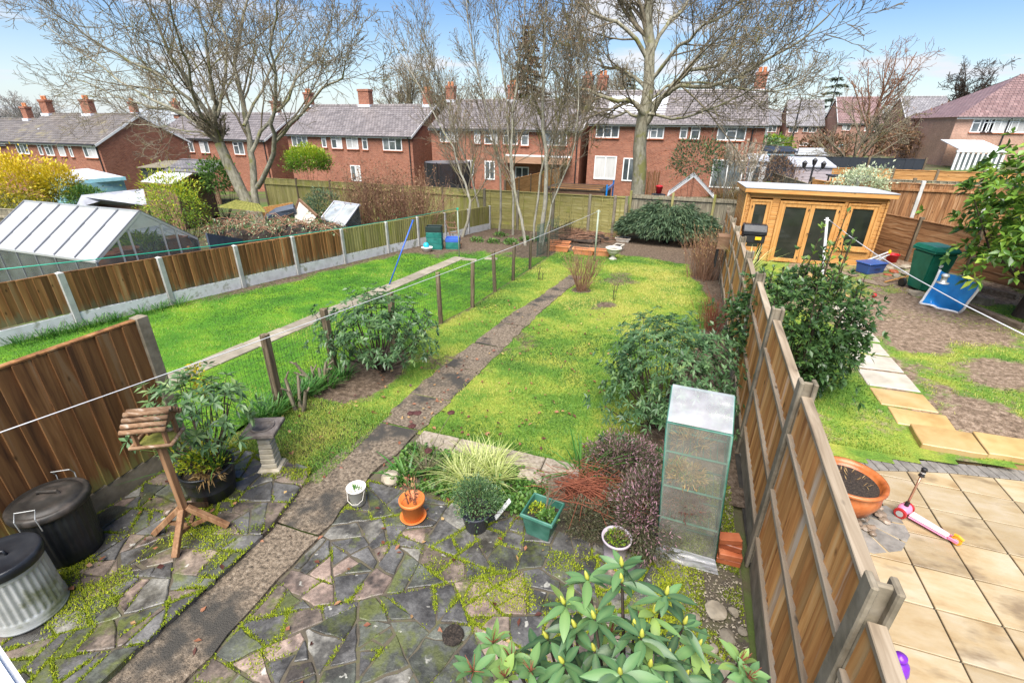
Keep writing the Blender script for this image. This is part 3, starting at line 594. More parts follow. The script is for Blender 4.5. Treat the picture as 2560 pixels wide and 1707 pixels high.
def seeds_in(x0, x1, y0, y1, r0, r1, n=4000):
    s = []
    for _ in range(n):
        p = (R.uniform(x0, x1), R.uniform(y0, y1)); r = R.uniform(r0, r1)
        if all(math.hypot(p[0] - q[0], p[1] - q[1]) > min(r, q[2]) for q in s): s.append((p[0], p[1], r))
    return [q[:2] for q in s]
EDG = []
def shards(p, lo, hi):
    n = len(p); ar = .5*abs(sum(p[i][0]*p[(i + 1) % n][1] - p[(i + 1) % n][0]*p[i][1] for i in range(n)))
    if n < 3 or ar < R.uniform(lo, hi): return [p]
    cx = sum(q[0] for q in p)/n; cy = sum(q[1] for q in p)/n; far = max(p, key=lambda q: (q[0] - cx)**2 + (q[1] - cy)**2)
    a = math.atan2(far[1] - cy, far[0] - cx) + R.gauss(0, .33); nx, ny = math.cos(a), math.sin(a); s = math.sqrt(ar)*.09; px, py = cx + R.gauss(0, s), cy + R.gauss(0, s)
    A, B = clip(p, px, py, nx, ny), clip(p, px, py, -nx, -ny)
    return [q for h in (A, B) if len(h) > 2 for q in shards(h, lo, hi)]
def pave(parent, poly, seeds, z, wts, gap=(.004, .011), skip=None):
    for c in shards(poly, .022, .105):
        EDG.extend((c[i], c[(i + 1) % len(c)], z) for i in range(len(c)))
        c = inset(c, R.uniform(*gap))
        if len(c) < 3: continue
        ar = .5*abs(sum(c[i][0]*c[(i + 1) % len(c)][1] - c[(i + 1) % len(c)][0]*c[i][1] for i in range(len(c))))
        cx = sum(p[0] for p in c)/len(c); cy = sum(p[1] for p in c)/len(c)
        if ar < .006 or (skip and skip(cx, cy)): continue
        c = rough_poly(c); k = R.choices(range(5), wts)[0]; dz = z + R.uniform(-.008, .006); tx, ty = R.uniform(-.012, .012), R.uniform(-.012, .012)
        m = MB().prism(c, z - .1, lambda x, y: dz + (x - cx)*tx + (y - cy)*ty)
        m.build('paving_stone', MT['stones'][k], parent, bevel=.007)
P = struct('patio')
MB().add([(-2.86, .2, .008), (1.02, .2, .008), (1.02, 4.5, .004), (-2.82, 4.5, .004), (-2.9, 3.4, .008), (-2.88, 2.4, .008)], [(0, 1, 2, 3, 4, 5)]).build('joint_bed', MT['joint'], P)
pave(P, [(-2.83, .3), (.62, .3), (.66, 3.0), (.2, 3.42), (-1.0, 3.5), (-2.0, 3.46), (-2.88, 3.46), (-2.85, 2.4)], seeds_in(-2.7, .66, .3, 3.5, .12, .46), .018, (.34, .28, .16, .12, .10))
P = struct('terrace')
MB().prism([(-5.12, .2), (-3.46, .2), (-3.43, 2.45), (-3.58, 3.12), (-3.68, 3.34), (-5.12, 3.34)], -.02, .076).build('terrace_base', MT['joint'], P)
ts = seeds_in(-5.1, -3.7, .3, 3.3, .14, .44)
yk = .35
while yk < 3.2:
    ts.append((float(np.interp(yk, [0, 2.5, 3.2], [-3.48, -3.48, -3.66])) + R.uniform(-.02, .02), yk)); yk += R.uniform(.22, .5)
pave(P, [(-5.1, .25), (-3.40, .25), (-3.33, 2.5), (-3.49, 3.2), (-3.6, 3.36), (-5.1, 3.36)], ts, .088, (.4, .22, .25, .05, .08))
# kerb along the bed between patio and lawn
P = struct('kerb')
kx = [-2.72, -2.2, -1.62, -1.08, -.62]
for a, b in zip(kx[:-1], kx[1:]):
    MB().prism(rough_poly([(a + .006, 4.17 - .02*(a + 2)), (b - .006, 4.17 - .02*(b + 2)), (b - .006, 4.47), (a + .006, 4.47)], .12, .007), -.1, .07).build('kerb_stone', MT['kerb'], P, bevel=.012)
for a, b in ((-1.28, -1.0), (-.99, -.72)): MB().prism(rough_poly([(a, 4.0), (b, 3.99), (b, 4.155), (a, 4.16)], .1, .007), -.1, .11).build('kerb_stone', MT['kerb'], P, bevel=.012)
# bare gravel strip by the fence
MB().add([(.5, .3, .016), (1.02, .3, .016), (1.02, 5.2, -.02), (.3, 5.2, -.02), (.18, 3.5, .016), (.6, 3.0, .016)], [(0, 1, 2, 3, 4, 5)]).build('gravel_strip', MT['gravel'], None)['kind'] = 'structure'
# ------------------------------------------------------------------ right hand patio
P = struct('sandstone_patio')
def edge(x): return float(np.interp(x, [1.0, 2.15, 2.7, 3.39, 4.31, 5.2], [5.16, 5.44, 5.62, 5.83, 5.99, 6.02]))
MB().add([(1.1, 1.5, .012), (5.2, 1.5, .012), (5.2, 6.2, .012), (4.31, 6.17, .012), (3.39, 6.0, .012), (2.7, 5.78, .012), (1.1, 5.4, .012)], [tuple(range(7))]).build('joint_bed', MT['dark_joint'], P)
gx = [1.15, 1.61, 2.07, 2.53, 2.99, 3.45, 3.91, 4.37, 4.83, 5.2]; gy = [1.86, 2.32, 2.78, 3.24, 3.70, 4.165, 4.62, 5.08, 5.53, 6.2]
for a, b in zip(gx[:-1], gx[1:]):
    for c, d in zip(gy[:-1], gy[1:]):
        e0, e1 = edge(a), edge(b); el = math.hypot(b - a, e1 - e0); q = clip([(a + .007, c + .007), (b - .007, c + .007), (b - .007, d - .007), (a + .007, d - .007)], a, e0 - .004, -(e1 - e0)/el, (b - a)/el)
        if len(q) < 3 or max(p[1] for p in q) - min(p[1] for p in q) < .03: continue
        t = R.uniform(-.003, .003)
        MB().prism(rough_poly(q, .2, .002), -.02, lambda x, y: .03 + t*(x - a)).build('patio_slab', MT['sand_slab'], P, bevel=.004)
x = 1.2
while x < 5.1:
    a, b = x, x + .105; sh = .05
    MB().prism([(a, edge(a) + .006), (b - .006, edge(b) + .006), (b - .006 - sh, edge(b) + .2), (a - sh, edge(a) + .2)], -.2, .034).build('edging_block', MT['edging'], P, bevel=.005); x += .107
for i in range(11):   # round dark setts round the planter bowl
    a0, a1 = i*2*math.pi/11 + .05, (i + 1)*2*math.pi/11
    MB().prism([(2.14 + .12*math.cos(a0), 4.70 + .12*math.sin(a0)), (2.14 + .5*math.cos(a0), 4.70 + .5*math.sin(a0)), (2.14 + .52*math.cos((a0 + a1)/2), 4.70 + .52*math.sin((a0 + a1)/2)), (2.14 + .5*math.cos(a1), 4.70 + .5*math.sin(a1)), (2.14 + .12*math.cos(a1), 4.70 + .12*math.sin(a1))], .028, .037).build('sett', MT['edging'], P, bevel=.003)
P = struct('stepping_path')
def stone(x0, x1, y0, y1, mat, up=.05, sk=0, base=.12):
    MB().prism(rough_poly([(x0, y0), (x1, y0 + sk), (x1, y1 + sk), (x0, y1)], .15, .006), lambda x, y: gz(x, y) - base, lambda x, y: gz(x, y) + up).build('step_slab', mat, P, bevel=.008)
for y0, y1, x0, x1, m in ((13.6, 14.2, 3.5, 4.1, 's'), (12.8, 13.4, 3.45, 4.05, 's'), (12.0, 12.6, 3.42, 4.0, 's'), (11.2, 11.75, 3.4, 3.9, 'p'), (10.35, 10.9, 3.4, 3.85, 'p'), (9.62, 10.15, 3.36, 3.82, 'p'), (9.02, 9.52, 3.26, 3.78, 'p'), (8.38, 8.94, 3.16, 3.78, 'p'), (7.74, 8.3, 3.13, 3.78, 'p'), (7.16, 7.66, 3.13, 3.78, 's'), (6.72, 7.1, 3.2, 3.84, 's')):
    stone(x0, x1, y0, y1, MT['sand_wet'] if m == 's' else MT['pale_slab'], .03, -.06)
for x0, x1 in ((3.3, 3.94), (3.96, 4.7)): stone(x0, x1, 6.24, 6.66, MT['sand_wet'], .09, -.04, .1)
# ------------------------------------------------------------------ fences
def inst(name, me, parent, loc, rz=0, rot=None, scale=None):
    o = bpy.data.objects.new(name, me); COL.objects.link(o); o.parent = parent
    o.location = Vector(loc) - OFF.get(parent.name, Vector()) if parent is not None else Vector(loc)
    o.rotation_euler = rot if rot else (0, 0, rz)
    if scale: o.scale = scale
    OFF[o.name] = Vector(); return o
_bm = {}
def boxmesh(key, x0, x1, y0, y1, z0, z1, mat, bevel=.003):
    k = (key, round(x0, 3), round(x1, 3), round(y0, 3), round(y1, 3), round(z0, 3), round(z1, 3), mat.name)
    if k not in _bm:
        me = MB().box(x0, x1, y0, y1, z0, z1).mesh(key, bevel); me.materials.append(mat); _bm[k] = me
    return _bm[k]
def wedge(key, w, t, h, mat):      # feather-edged board, origin bottom centre, face towards -y
    k = (key, w, t, h, mat.name)
    if k not in _bm:
        me = MB().hexa([(-w/2, -t, 0), (w/2, -t*.35, 0), (w/2, 0, 0), (-w/2, 0, 0), (-w/2, -t, h), (w/2, -t*.35, h), (w/2, 0, h), (-w/2, 0, h)]).mesh(key, .0015); me.materials.append(mat); _bm[k] = me
    return _bm[k]
def feather(parent, a, b, w, h, mat, zf, t=.02, flip=False, jit=.006, hvar=.0):
    """upright boards from a to b (xy); boards face to the right of a->b, or the left when flip"""
    a = Vector(a); b = Vector(b); d = b - a; n = max(1, round(d.length/(w*.9))); st = d.length/n; ang = math.atan2(d.y, d.x) + (math.pi if flip else 0)
    me = wedge('board', round(st*1.13, 3), t, h, mat)
    for i in range(n):
        p = a + d*((i + .5)/n); inst('board', me, parent, (p.x, p.y, zf(p.x, p.y) + R.uniform(-jit, jit)), rot=(R.uniform(-.006, .006), R.uniform(-.006, .006), ang), scale=(1, 1, 1 + R.uniform(-hvar, hvar)))
def laps(parent, a, b, z0, z1, n, mat, flip=False, t=.016, wav=.006):
    """horizontal overlapping slats between two posts"""
    a = Vector(a); b = Vector(b); d = b - a; ang = math.atan2(d.y, d.x) + (math.pi if flip else 0); ln = d.length; hh = (z1 - z0)/n*1.18; c = (a + b)/2
    k = ('slat', round(ln, 2), round(hh, 3), mat.name)
    if k not in _bm:
        vs = []; m_ = 10
        for i in range(m_ + 1):
            x = -ln/2 + ln*i/m_; w_ = wav*math.sin(i*2.1 + 1)
            vs += [(x, -t, w_), (x, 0, w_), (x, -t*.4, hh + w_*.6), (x, t*.6, hh + w_*.6)]
        fs = []
        for i in range(m_): q = i*4; fs += [(q, q + 4, q + 6, q + 2), (q + 1, q + 3, q + 7, q + 5), (q, q + 1, q + 5, q + 4), (q + 2, q + 6, q + 7, q + 3)]
        me = MB().add(vs, fs).mesh('slat'); me.materials.append(mat); _bm[k] = me
    for i in range(n): inst('slat', _bm[k], parent, (c.x, c.y, z0 + (z1 - z0)*i/n), rot=(R.uniform(-.01, .01), R.uniform(-.004, .004), ang))
def rail(parent, a, b, z, w, h, mat, zf=gz, name='rail', off=0):
    a = Vector(a); b = Vector(b); d = (b - a).normalized(); o_ = Vector((-d.y, d.x))*off; a = a + o_; b = b + o_
    MB().bar((a.x, a.y, zf(a.x, a.y) + z), (b.x, b.y, zf(b.x, b.y) + z), w, h).build(name, mat, parent, bevel=.004)
# left fence of the far lawn
T = thing('panel_fence', 'low brown board fence with concrete posts and white gravel boards beside the greenhouse', 'fence', (fl(9), 9, gz(fl(9), 9)))
py = [1.85, 3.6, 5.39, 7.11, 8.85, 10.54, 12.33, 14.37, 16.1, 17.9, 19.7, 21.6]
pmesh = MB().box(-.055, .055, -.055, .055, 0, 1.12).add([(-.055, -.055, 1.12), (.055, -.055, 1.12), (.055, .055, 1.12), (-.055, .055, 1.12), (0, 0, 1.15)], [(0, 1, 4), (1, 2, 4), (2, 3, 4), (3, 0, 4)]).mesh('post', .004); pmesh.materials.append(MT['concrete'])
for y in py: inst('post', pmesh, T, (fl(y), y, gz(fl(y), y) - .01))
for i, (a, b) in enumerate(zip(py[:-1], py[1:])):
    A = (fl(a + .06), a + .06); B = (fl(b - .06), b - .06); mt = MT['fence_brown'] if b < 13 else MT['fence_olive_v']
    feather(T, A, B, .125, .78, mt, lambda x, y: gz(x, y) + .32, .034)
    rail(T, A, B, .155, .05, .29, MT['white_base'], name='gravel_board'); rail(T, A, B, 1.105, .05, .02, mt, name='capping')
    for z in (.5, .9): rail(T, A, B, z, .03, .05, mt, off=.02)
# tall panel beside the bins
T = thing('tall_fence', 'tall dark brown board fence panel standing behind the dustbins', 'fence', (-5.16, 2, 0))
for y in (-.85, 1.02, 3.06): 
    m = MB().box(-5.22, -5.10, y - .06, y + .06, 0, 1.84); m.add([(-5.22, y - .06, 1.84), (-5.10, y - .06, 1.84), (-5.10, y + .06, 1.84), (-5.22, y + .06, 1.84), (-5.16, y, 1.865)], [(0, 1, 4), (1, 2, 4), (2, 3, 4), (3, 0, 4)]); m.build('post', MT['concrete_post'], T, bevel=.006)
for a, b in ((-.79, .96), (1.08, 3.0)):
    feather(T, (-5.15, a), (-5.15, b), .145, 1.5, MT['fence_big'], lambda x, y: .31, .034)
    MB().box(-5.19, -5.13, a, b, .0, .305).build('gravel_board', MT['concrete_post'], T, bevel=.006); MB().box(-5.19, -5.12, a, b, 1.812, 1.832).build('capping', MT['fence_big'], T, bevel=.003)
    for z in (.5, 1.05, 1.65): MB().box(-5.195, -5.153, a, b, z, z + .05).build('rail', MT['fence_big'], T)
# wire fence with stakes
T = thing('wire_fence', 'thin wire mesh fence on dark wooden stakes between the two lawns', 'fence', (-4.6, 9, gz(-4.6, 9)))
stakes = [(643, 930, 1.12), (770, 850, 1.1), (905, 790, 1.05), (1013, 745, 1.16), (1085, 707, 1.14), (1137, 672, 1.12), (1178, 645, 1.13), (1217, 620, 1.2), (1258, 590, 1.15)]
sp_ = []
for i, (px, py_, h) in enumerate(stakes):
    p = GD(px, py_); p.z = gz(p.x, p.y); sp_.append(p); r_ = .05 if i < 3 else .04; ln = R.uniform(-.05, .05)
    MB().hexa([p + V(-r_, -r_, -.05), p + V(r_, -r_, -.05), p + V(r_, r_, -.05), p + V(-r_, r_, -.05), p + V(-r_ + ln, -r_*.9, h), p + V(r_ + ln, -r_, h - .01), p + V(r_*.9 + ln, r_, h), p + V(-r_ + ln, r_, h - .015)]).build('stake', MT['post_wood'], T, bevel=.008)
m = MB(); wv = []; wf = []
pts = [V(-5.12, 3.1, 0)] + sp_ + [V(-4.2, 20, gz(-4.2, 20))]
def wirebar(p, q, r=.0014):
    d = (q - p).normalized(); _, s1, s2 = frame(d); b = len(wv)
    for c in (p, q):
        for t in range(3): a = t*2.0944; wv.append(c + (s1*math.cos(a) + s2*math.sin(a))*r)
    for t in range(3): wf.append((b + t, b + (t + 1) % 3, b + 3 + (t + 1) % 3, b + 3 + t))
for a, b in zip(pts[:-1], pts[1:]):
    ln = (b - a).length; n = int(ln/.055); far = .0019 + .00016*a.y
    for i in range(n):
        p = a + (b - a)*(i/n); wirebar(p + V(0, 0, .02), p + V(R.uniform(-.004, .004), 0, .92), far*.8)
    for k in range(8): wirebar(a + V(0, 0, .04 + k*.125), b + V(0, 0, .04 + k*.125), far)
link('wire_mesh', npmesh('wire_mesh', np.array([tuple(v) for v in wv]), np.array(wf)), MT['wire'], T)
# right fence
T = thing('board_fence', 'weathered board fence with rails and slotted concrete posts down the right of the lawn', 'fence', (1.1, 4, 0))
rp = [-.05, 1.85, 3.72, 5.55, 7.4, 9.25, 11.1, 12.95, 14.8, 16.65, 18.5]
ptop = lambda y: 1.93 if y < 5 else gz(0, y) + 1.95
for y in rp:
    x = fr(y); z1 = ptop(y); z0 = gz(x, y) - .03; m = MB()
    m.box(x - .05, x + .05, y - .015, y + .015, z0, z1)          # web and four flanges of the slotted post
    for sx in (-1, 1): m.box(x + sx*.047 - .016, x + sx*.047 + .016, y - .052, y + .052, z0, z1 + .012)
    m.build('post', MT['concrete_post'], T, bevel=.008)
pt = [1.76, 1.83, 1.77] + [None]*7
for i, (a, b) in enumerate(zip(rp[:-1], rp[1:])):
    A = (fr(a + .07), a + .07); B = (fr(b - .07), b - .07); g0 = gz(1, (a + b)/2); zt = pt[i] if pt[i] else g0 + 1.78
    zb = .26 if i < 3 else g0 + .2; h = zt - zb - .02
    mt = MT['fence_grey'] if i < 4 else MT['fence_grey']
    feather(T, A, B, .118 if i < 4 else .15, h, mt, lambda x, y: zb, .028, flip=True, jit=.004)
    lv = lambda x, y: 0
    rail(T, A, B, zt - .005, .075, .035, MT['rail_grey'], lv, 'capping')
    for z in (zb + .10, zb + h*.42, zb + h*.78): rail(T, A, B, z, .04, .045, MT['rail_grey'], lv, 'rail', off=.035)
    rail(T, A, B, (zb + g0 - .04)/2, .05, zb - g0 + .02, MT['concrete_post'], lv, 'gravel_board')
# back fence: lapped panels, then upright boards
T = thing('lapped_fence', 'olive green lapped panel fence with pale posts across the back of the garden', 'fence', (-5.5, 22.1, -1))
bx = [-9.0, -7.3, -5.55, -3.85, -2.72, -2.22]
for x in bx: MB().box(x - .06, x + .06, 22.02, 22.14, -1.05, .86).build('post', MT['fence_oldgrey'] if x < -3 else MT['concrete_post'], T, bevel=.006)
for a, b in zip(bx[:-1], bx[1:]):
    laps(T, (a + .07, 22.08), (b - .07, 22.08), -.78, .78, 10, MT['fence_olive'])
    n = 3 if b - a > 1 else 1
    for k in range(n): x = a + (b - a)*(k + .5)/n; MB().box(x - .02, x + .02, 22.035, 22.06, -.8, .8).build('batten', MT['fence_olive'], T)
    MB().box(a + .07, b - .07, 22.02, 22.12, .79, .82).build('capping', MT['fence_olive'], T); MB().box(a + .07, b - .07, 22.05, 22.1, -1.05, -.79).build('gravel_board', MT['fence_olive_v'], T)
T = thing('closeboard_fence', 'grey green upright board fence behind the low spreading conifer', 'fence', (0, 22.6, -1))
feather(T, (-2.15, 22.6), (2.4, 22.6), .125, 1.85, MT['fence_oldgrey'], lambda x, y: -.95, .02)
for x in (-2.1, -.3, 1.4, 2.35): MB().box(x - .05, x + .05, 22.49, 22.59, -1.05, 1.05).build('post', MT['fence_olive_v'], T, bevel=.006)
MB().box(-2.15, 2.4, 22.52, 22.6, .74, .84).build('rail', MT['fence_oldgrey'], T); MB().box(-2.15, 2.4, 22.52, 22.58, -.3, -.22).build('rail', MT['fence_oldgrey'], T)
# ------------------------------------------------------------------ houses
def crop(n):
    o = {1: (0, 0), 2: (850, 0), 3: (1700, 0), 4: (0, 450), 5: (850, 450), 6: (1700, 400)}[n]
    return lambda x, y: ((o[0] + x*.36565)/KD, (o[1] + y*.36565)/KD)
c1, c2, c3, c4, c5, c6 = [crop(i) for i in range(1, 7)]
def window(T, x0, x1, z0, z1, y, lights=None, door=False, curt=None):
    w = x1 - x0; h = z1 - z0; n = lights or (3 if w > 1.5 else 2 if w > .8 else 1); b = .075
    m = MB(); yf, yb = y - .055, y - .004
    m.box(x0, x1, yf, yb, z1 - b, z1).box(x0, x1, yf, yb, z0, z0 + b).box(x0, x0 + b, yf, yb, z0 + b, z1 - b).box(x1 - b, x1, yf, yb, z0 + b, z1 - b)
    for k in range(1, n): xm = x0 + w*k/n; m.box(xm - b/2, xm + b/2, yf, yb, z0 + b, z1 - b)
    if h > .7 and not door:
        for k in range(n):
            if (k + n) % 2 == 0 or n == 1: m.box(x0 + w*k/n + b/2 + (b/2 if k == 0 else 0), x0 + w*(k + 1)/n - b/2 - (b/2 if k == n - 1 else 0), yf + .004, yb, z1 - h*.34, z1 - h*.34 + .06)
    f = m.build('door' if door else 'window', MT['upvc'], T)
    c = curt if curt is not None else R.random() < .4
    for k in range(n):
        MB().box(x0 + w*k/n + .03, x0 + w*(k + 1)/n - .03, y - .02, y - .008, z0 + .03, z1 - .03).build('pane', MT['curtain'] if (c and R.random() < .6) else MT['window_glass'], f)
    if not door: MB().box(x0 - .05, x1 + .05, y - .11, y - .003, z0 - .07, z0 - .003).build('sill', MT['red_tile'], f)
    return f
def slope_roof(T, name, x0, x1, ya, za, yb, zb, mat, row=.3, hipl=0, hipr=0):
    """tiled slope from eave (ya,za) up to ridge (yb,zb), courses as real steps"""
    n = max(4, int(abs(yb - ya)/row)); vs = []; fs = []; th = .035
    for k in range(n):
        t0, t1 = k/n, (k + 1)/n
        for t, e in ((t0, th), (t1, 0)):
            for xx, hp in ((x0, hipl), (x1, -hipr)): vs.append((xx + hp*t, ya + (yb - ya)*t, za + (zb - za)*t + e))
        b = k*4; fs.append((b, b + 1, b + 3, b + 2))
        if k: fs.append((b - 2, b - 1, b + 1, b))
    vs += [(x0, ya, za), (x1, ya, za), (x1, ya, za + th), (x0, ya, za + th)]; b = len(vs) - 4; fs.append((b, b + 1, b + 2, b + 3))
    vs += [(x0, ya, za - .08), (x1, ya, za - .08), (x1 - hipr, yb, zb - .08), (x0 + hipl, yb, zb - .08)]; b = len(vs) - 4; fs.append((b, b + 3, b + 2, b + 1))
    return MB().add(vs, fs).build(name, mat, T)
def chimney(roof, x, y, z, w=.75, h=1.15, d=.55, pot=True):
    m = MB().box(x - w/2, x + w/2, y - d/2, y + d/2, z - .5, z + h).box(x - w/2 - .05, x + w/2 + .05, y - d/2 - .05, y + d/2 + .05, z + h - .16, z + h + .03)
    c = m.build('chimney', MT['brick'], roof, bevel=.01)
    if pot:
        for k in (-.2, .2): MB().lathe([(.11, 0), (.12, .3), (.1, .32)], (x + k*w, y, z + h + .03), 10).build('chimney_pot', MT['terracotta'], c)
    MB().box(x - w/2 - .07, x + w/2 + .07, y - d/2 - .12, y + d/2 + .12, z - .12, z + .1).build('flashing', MT['felt_white'], c)
def house(label, y, xa, xb, zg, ze, zr, dep, brick, tile, wins=(), chim=(), low=(), doors=(), hipl=0, ov=.3, pipe=None, group=None):
    T = thing('brick_house', label, 'house', ((xa + xb)/2, y + dep/2, zg), group); yr = y + dep/2
    w = MB().extr([(xa, y, zg - 1), (xb, y, zg - 1), (xb, y, ze), (xa, y, ze)], (0, .12, 0)).extr([(xa, y + dep, zg - 1), (xb, y + dep, zg - 1), (xb, y + dep, ze), (xa, y + dep, ze)], (0, -.12, 0))
    zw = zr - .12
    for x, d in ((xa, .12), (xb, -.12)):
        w.extr([(x, y + .121, zg - 1), (x, y + dep - .121, zg - 1), (x, y + dep - .121, ze), (x, yr, zw if not (hipl and d > 0) else ze + .01), (x, y + .121, ze)], (d, 0, 0))
    w.build('wall', brick, T)
    rs = (zr - ze)/(dep/2); zo = ze - rs*ov
    rf = slope_roof(T, 'roof', xa - .12, xb + .12, y - ov, zo + .1, yr, zr + .1, tile, hipl=hipl)
    slope_roof(T, 'roof', xa - .12, xb + .12, y + dep + ov, zo + .1, yr, zr + .1, tile, hipl=hipl)
    if hipl: MB().add([(xa - .12, y - ov, zo + .1), (xa - .12, y + dep + ov, zo + .1), (xa - .12 + hipl, yr, zr + .1)], [(0, 1, 2)]).build('roof', tile, T)
    MB().tube([(xa - .12 + hipl, yr, zr + .12), (xb + .12, yr, zr + .12)], .09, 6).build('ridge', tile, rf)
    MB().box(xa - .1, xb + .1, y - ov + .02, y - ov + .05, zo - .06, zo + .055).build('fascia', MT['upvc'], T)
    MB().tube([(xa - .1, y - ov - .04, zo + .06), (xb + .1, y - ov - .04, zo + .06)], .055, 6).build('gutter', MT['black_metal'], T)
    for x in ((xb + .125,) if xb < 3 else ()) + ((xa - .125,) if xa > 3 and not hipl else ()):
        for ye in (y - ov, y + dep + ov): MB().bar((x, ye, zo + .02), (x, yr, zr + .02), .04, .16).build('bargeboard', MT['upvc'], T)
    for q in wins: window(T, *q[:4], y, *(q[4:] or ()))
    for q in doors: window(T, *q[:4], y, q[4] if len(q) > 4 else 2, True)
    for x in chim: chimney(rf, x[0], yr, zr + .05, *x[1:])
    px_ = pipe if pipe is not None else xb - .25
    MB().tube([(px_, y - .06, zg), (px_, y - .06, ze - .25), (px_, y - ov - .02, zo)], .05, 6).build('drainpipe', MT['black_metal'], T)
    return T, rf
def pxw(c, y, *rects):
    o = []
    for a, b, p, q in rects:
        A = AY(*c(a, b), y); B = AY(*c(p, q), y); o.append((A.x, B.x, B.z, A.z))
    return o
def pxc(c, y, zr, *xs): return [(AY(*c(q[0], 650), y).x,) + tuple(q[1:]) for q in xs]
H5, rf5 = house('brick house with pale roof panels right behind the big trunk', 38, -7.05, 4.71, -1.1, 3.85, 5.98, 8, MT['brick'], MT['tile'],
    pxw(c2, 38, (1755, 850, 1905, 945), (2030, 868, 2110, 950), (2125, 868, 2210, 950)) + pxw(c3, 38, (5, 868, 45, 950), (80, 865, 130, 955), (262, 868, 440, 965)),
    pxc(c2, 42, 6, (1692,), (1790,)) + pxc(c3, 42, 6, (532,)), doors=pxw(c2, 38, (1745, 1065, 1880, 1230), (1940, 1080, 2005, 1240)) + pxw(c3, 38, (230, 1090, 405, 1290)), pipe=AY(*c3(497, 900), 38).x)
for k in range(3):
    x0 = -6.1 + k*1.42; MB().add([(x0, 38.9, 4.37), (x0 + 1.36, 38.9, 4.37), (x0 + 1.36, 41.3, 5.68), (x0, 41.3, 5.68), (x0, 38.9, 4.44), (x0 + 1.36, 38.9, 4.44), (x0 + 1.36, 41.3, 5.75), (x0, 41.3, 5.75)], [(3, 2, 1, 0), (4, 5, 6, 7), (0, 1, 5, 4), (1, 2, 6, 5), (2, 3, 7, 6), (3, 0, 4, 7)]).build('roof_panel', MT['felt_white'], rf5)
H4, rf4 = house('brick house with six upper windows behind the clump of thin stems', 38, -20.18, -7.67, -1.55, 3.37, 5.45, 9, MT['brick'], MT['tile'],
    pxw(c2, 38, (683, 900, 812, 975), (918, 900, 962, 985), (988, 900, 1080, 988), (1115, 900, 1215, 992), (1240, 900, 1290, 998), (1405, 905, 1550, 1000)),
    pxc(c2, 42.5, 6, (760,), (1182,)), doors=pxw(c2, 38, (870, 1095, 920, 1200), (990, 1100, 1060, 1230), (1200, 1140, 1290, 1240)))
m = pxw(c2, 37.2, (1100, 1070, 1570, 1130))[0]
MB().add([(m[0], 36.6, m[2] + .05), (m[1], 36.6, m[2] + .05), (m[1], 38, m[3]), (m[0], 38, m[3])], [(0, 1, 2, 3)]).build('awning', MT['shed_brown'], H4); MB().box(m[0], m[1], 37.9, 37.99, m[3], m[3] + .12).build('awning_board', MT['upvc'], H4)
H3, rf3 = house('brick house with large red chimney left of the thin stems', 38, -35.0, -22.0, -2.1, 2.73, 5.08, 8.9, MT['brick'], MT['tile'],
    pxw(c1, 38, (1990, 920, 2110, 1005), (2195, 925, 2238, 1010), (2260, 925, 2345, 1018)) + pxw(c2, 38, (40, 930, 130, 1022), (148, 932, 195, 1025), (290, 940, 428, 1033)),
    pxc(c2, 42.5, 6, (175, 1.15, 1.35, .7, False), (600,)) + pxc(c1, 42.5, 6, (2110,)), doors=pxw(c2, 38, (70, 1130, 150, 1240)), pipe=AY(*c2(476, 1000), 38).x)
H2, rf2 = house('brick house mostly hidden behind the big spreading tree', 38, -52, -37.6, -2.6, 2.17, 4.35, 8.5, MT['brick'], MT['tile'],
    pxw(c1, 38, (1030, 955, 1140, 1030), (1210, 955, 1250, 1040), (1258, 958, 1335, 1042), (1360, 965, 1440, 1048), (1590, 970, 1680, 1060)), pxc(c1, 42.3, 6, (890,), (1185,), (1875,)))
H1, rf1 = house('brick house with lichen covered roof at the far left', 28, -56.9, -44.9, -2.75, 1.96, 4.05, 7.8, MT['brick'], MT['tile_old'],
    pxw(c1, 28, (100, 970, 210, 1055), (250, 980, 305, 1062), (298, 985, 382, 1067), (388, 988, 460, 1070), (463, 993, 512, 1075), (562, 998, 678, 1082)), pxc(c1, 31.9, 5, (290, .95, 1.2), (575, 1.05, 1.2)))
for q in ((275, 905), (455, 915)):
    p = AY(*c1(*q), 29.6); MB().lathe([(.2, 0), (.17, .12), (.07, .14), (.07, .4), (.1, .42), (.1, .5)], (p.x, p.y, p.z - .2), 10).build('roof_vent', MT['felt_white'], rf1)
house('brick house end at the left edge of the view', 30, -72, -58.3, -2.9, 1.6, 3.6, 7.5, MT['brick'], MT['tile_old'], (), ((-63,),))
house('pale brick house with maroon hipped roof at the right edge', 50, 19.6, 33, .2, 4.62, 7.6, 10, MT['brick2'], MT['tile_red'],
    pxw(c3, 50, (2010, 812, 2085, 908), (2088, 808, 2128, 908), (2135, 803, 2245, 910), (2268, 798, 2350, 912)), hipl=5.2, pipe=AY(*c3(2240, 850), 50).x)
def farhouse(label, y, l, r, e, rd, dep, tile, wins, brick=MT['brick3']):
    A = AY(*c3(l, e), y); B = AY(*c3(r, e), y); Rr = AY(*c3((l + r)/2, rd), y + dep/2)
    return house(label, y, A.x, B.x, A.z - 5, A.z, Rr.z, dep, brick, tile, pxw(c3, y, *wins))
farhouse('small distant brick house just right of the near terrace', 92, 560, 690, 852, 757, 8, MT['tile_grey'], ((580, 855, 655, 905),))
farhouse('distant brick house with rooflight behind the street lamp', 90, 735, 985, 855, 692, 9, MT['tile_grey'], ((750, 858, 803, 908), (848, 860, 928, 908), (820, 975, 898, 1000)))
farhouse('distant brick house behind the reddish bare tree', 84, 1085, 1385, 838, 672, 9, MT['tile_red'], ((1115, 850, 1160, 895), (1270, 850, 1335, 900)))
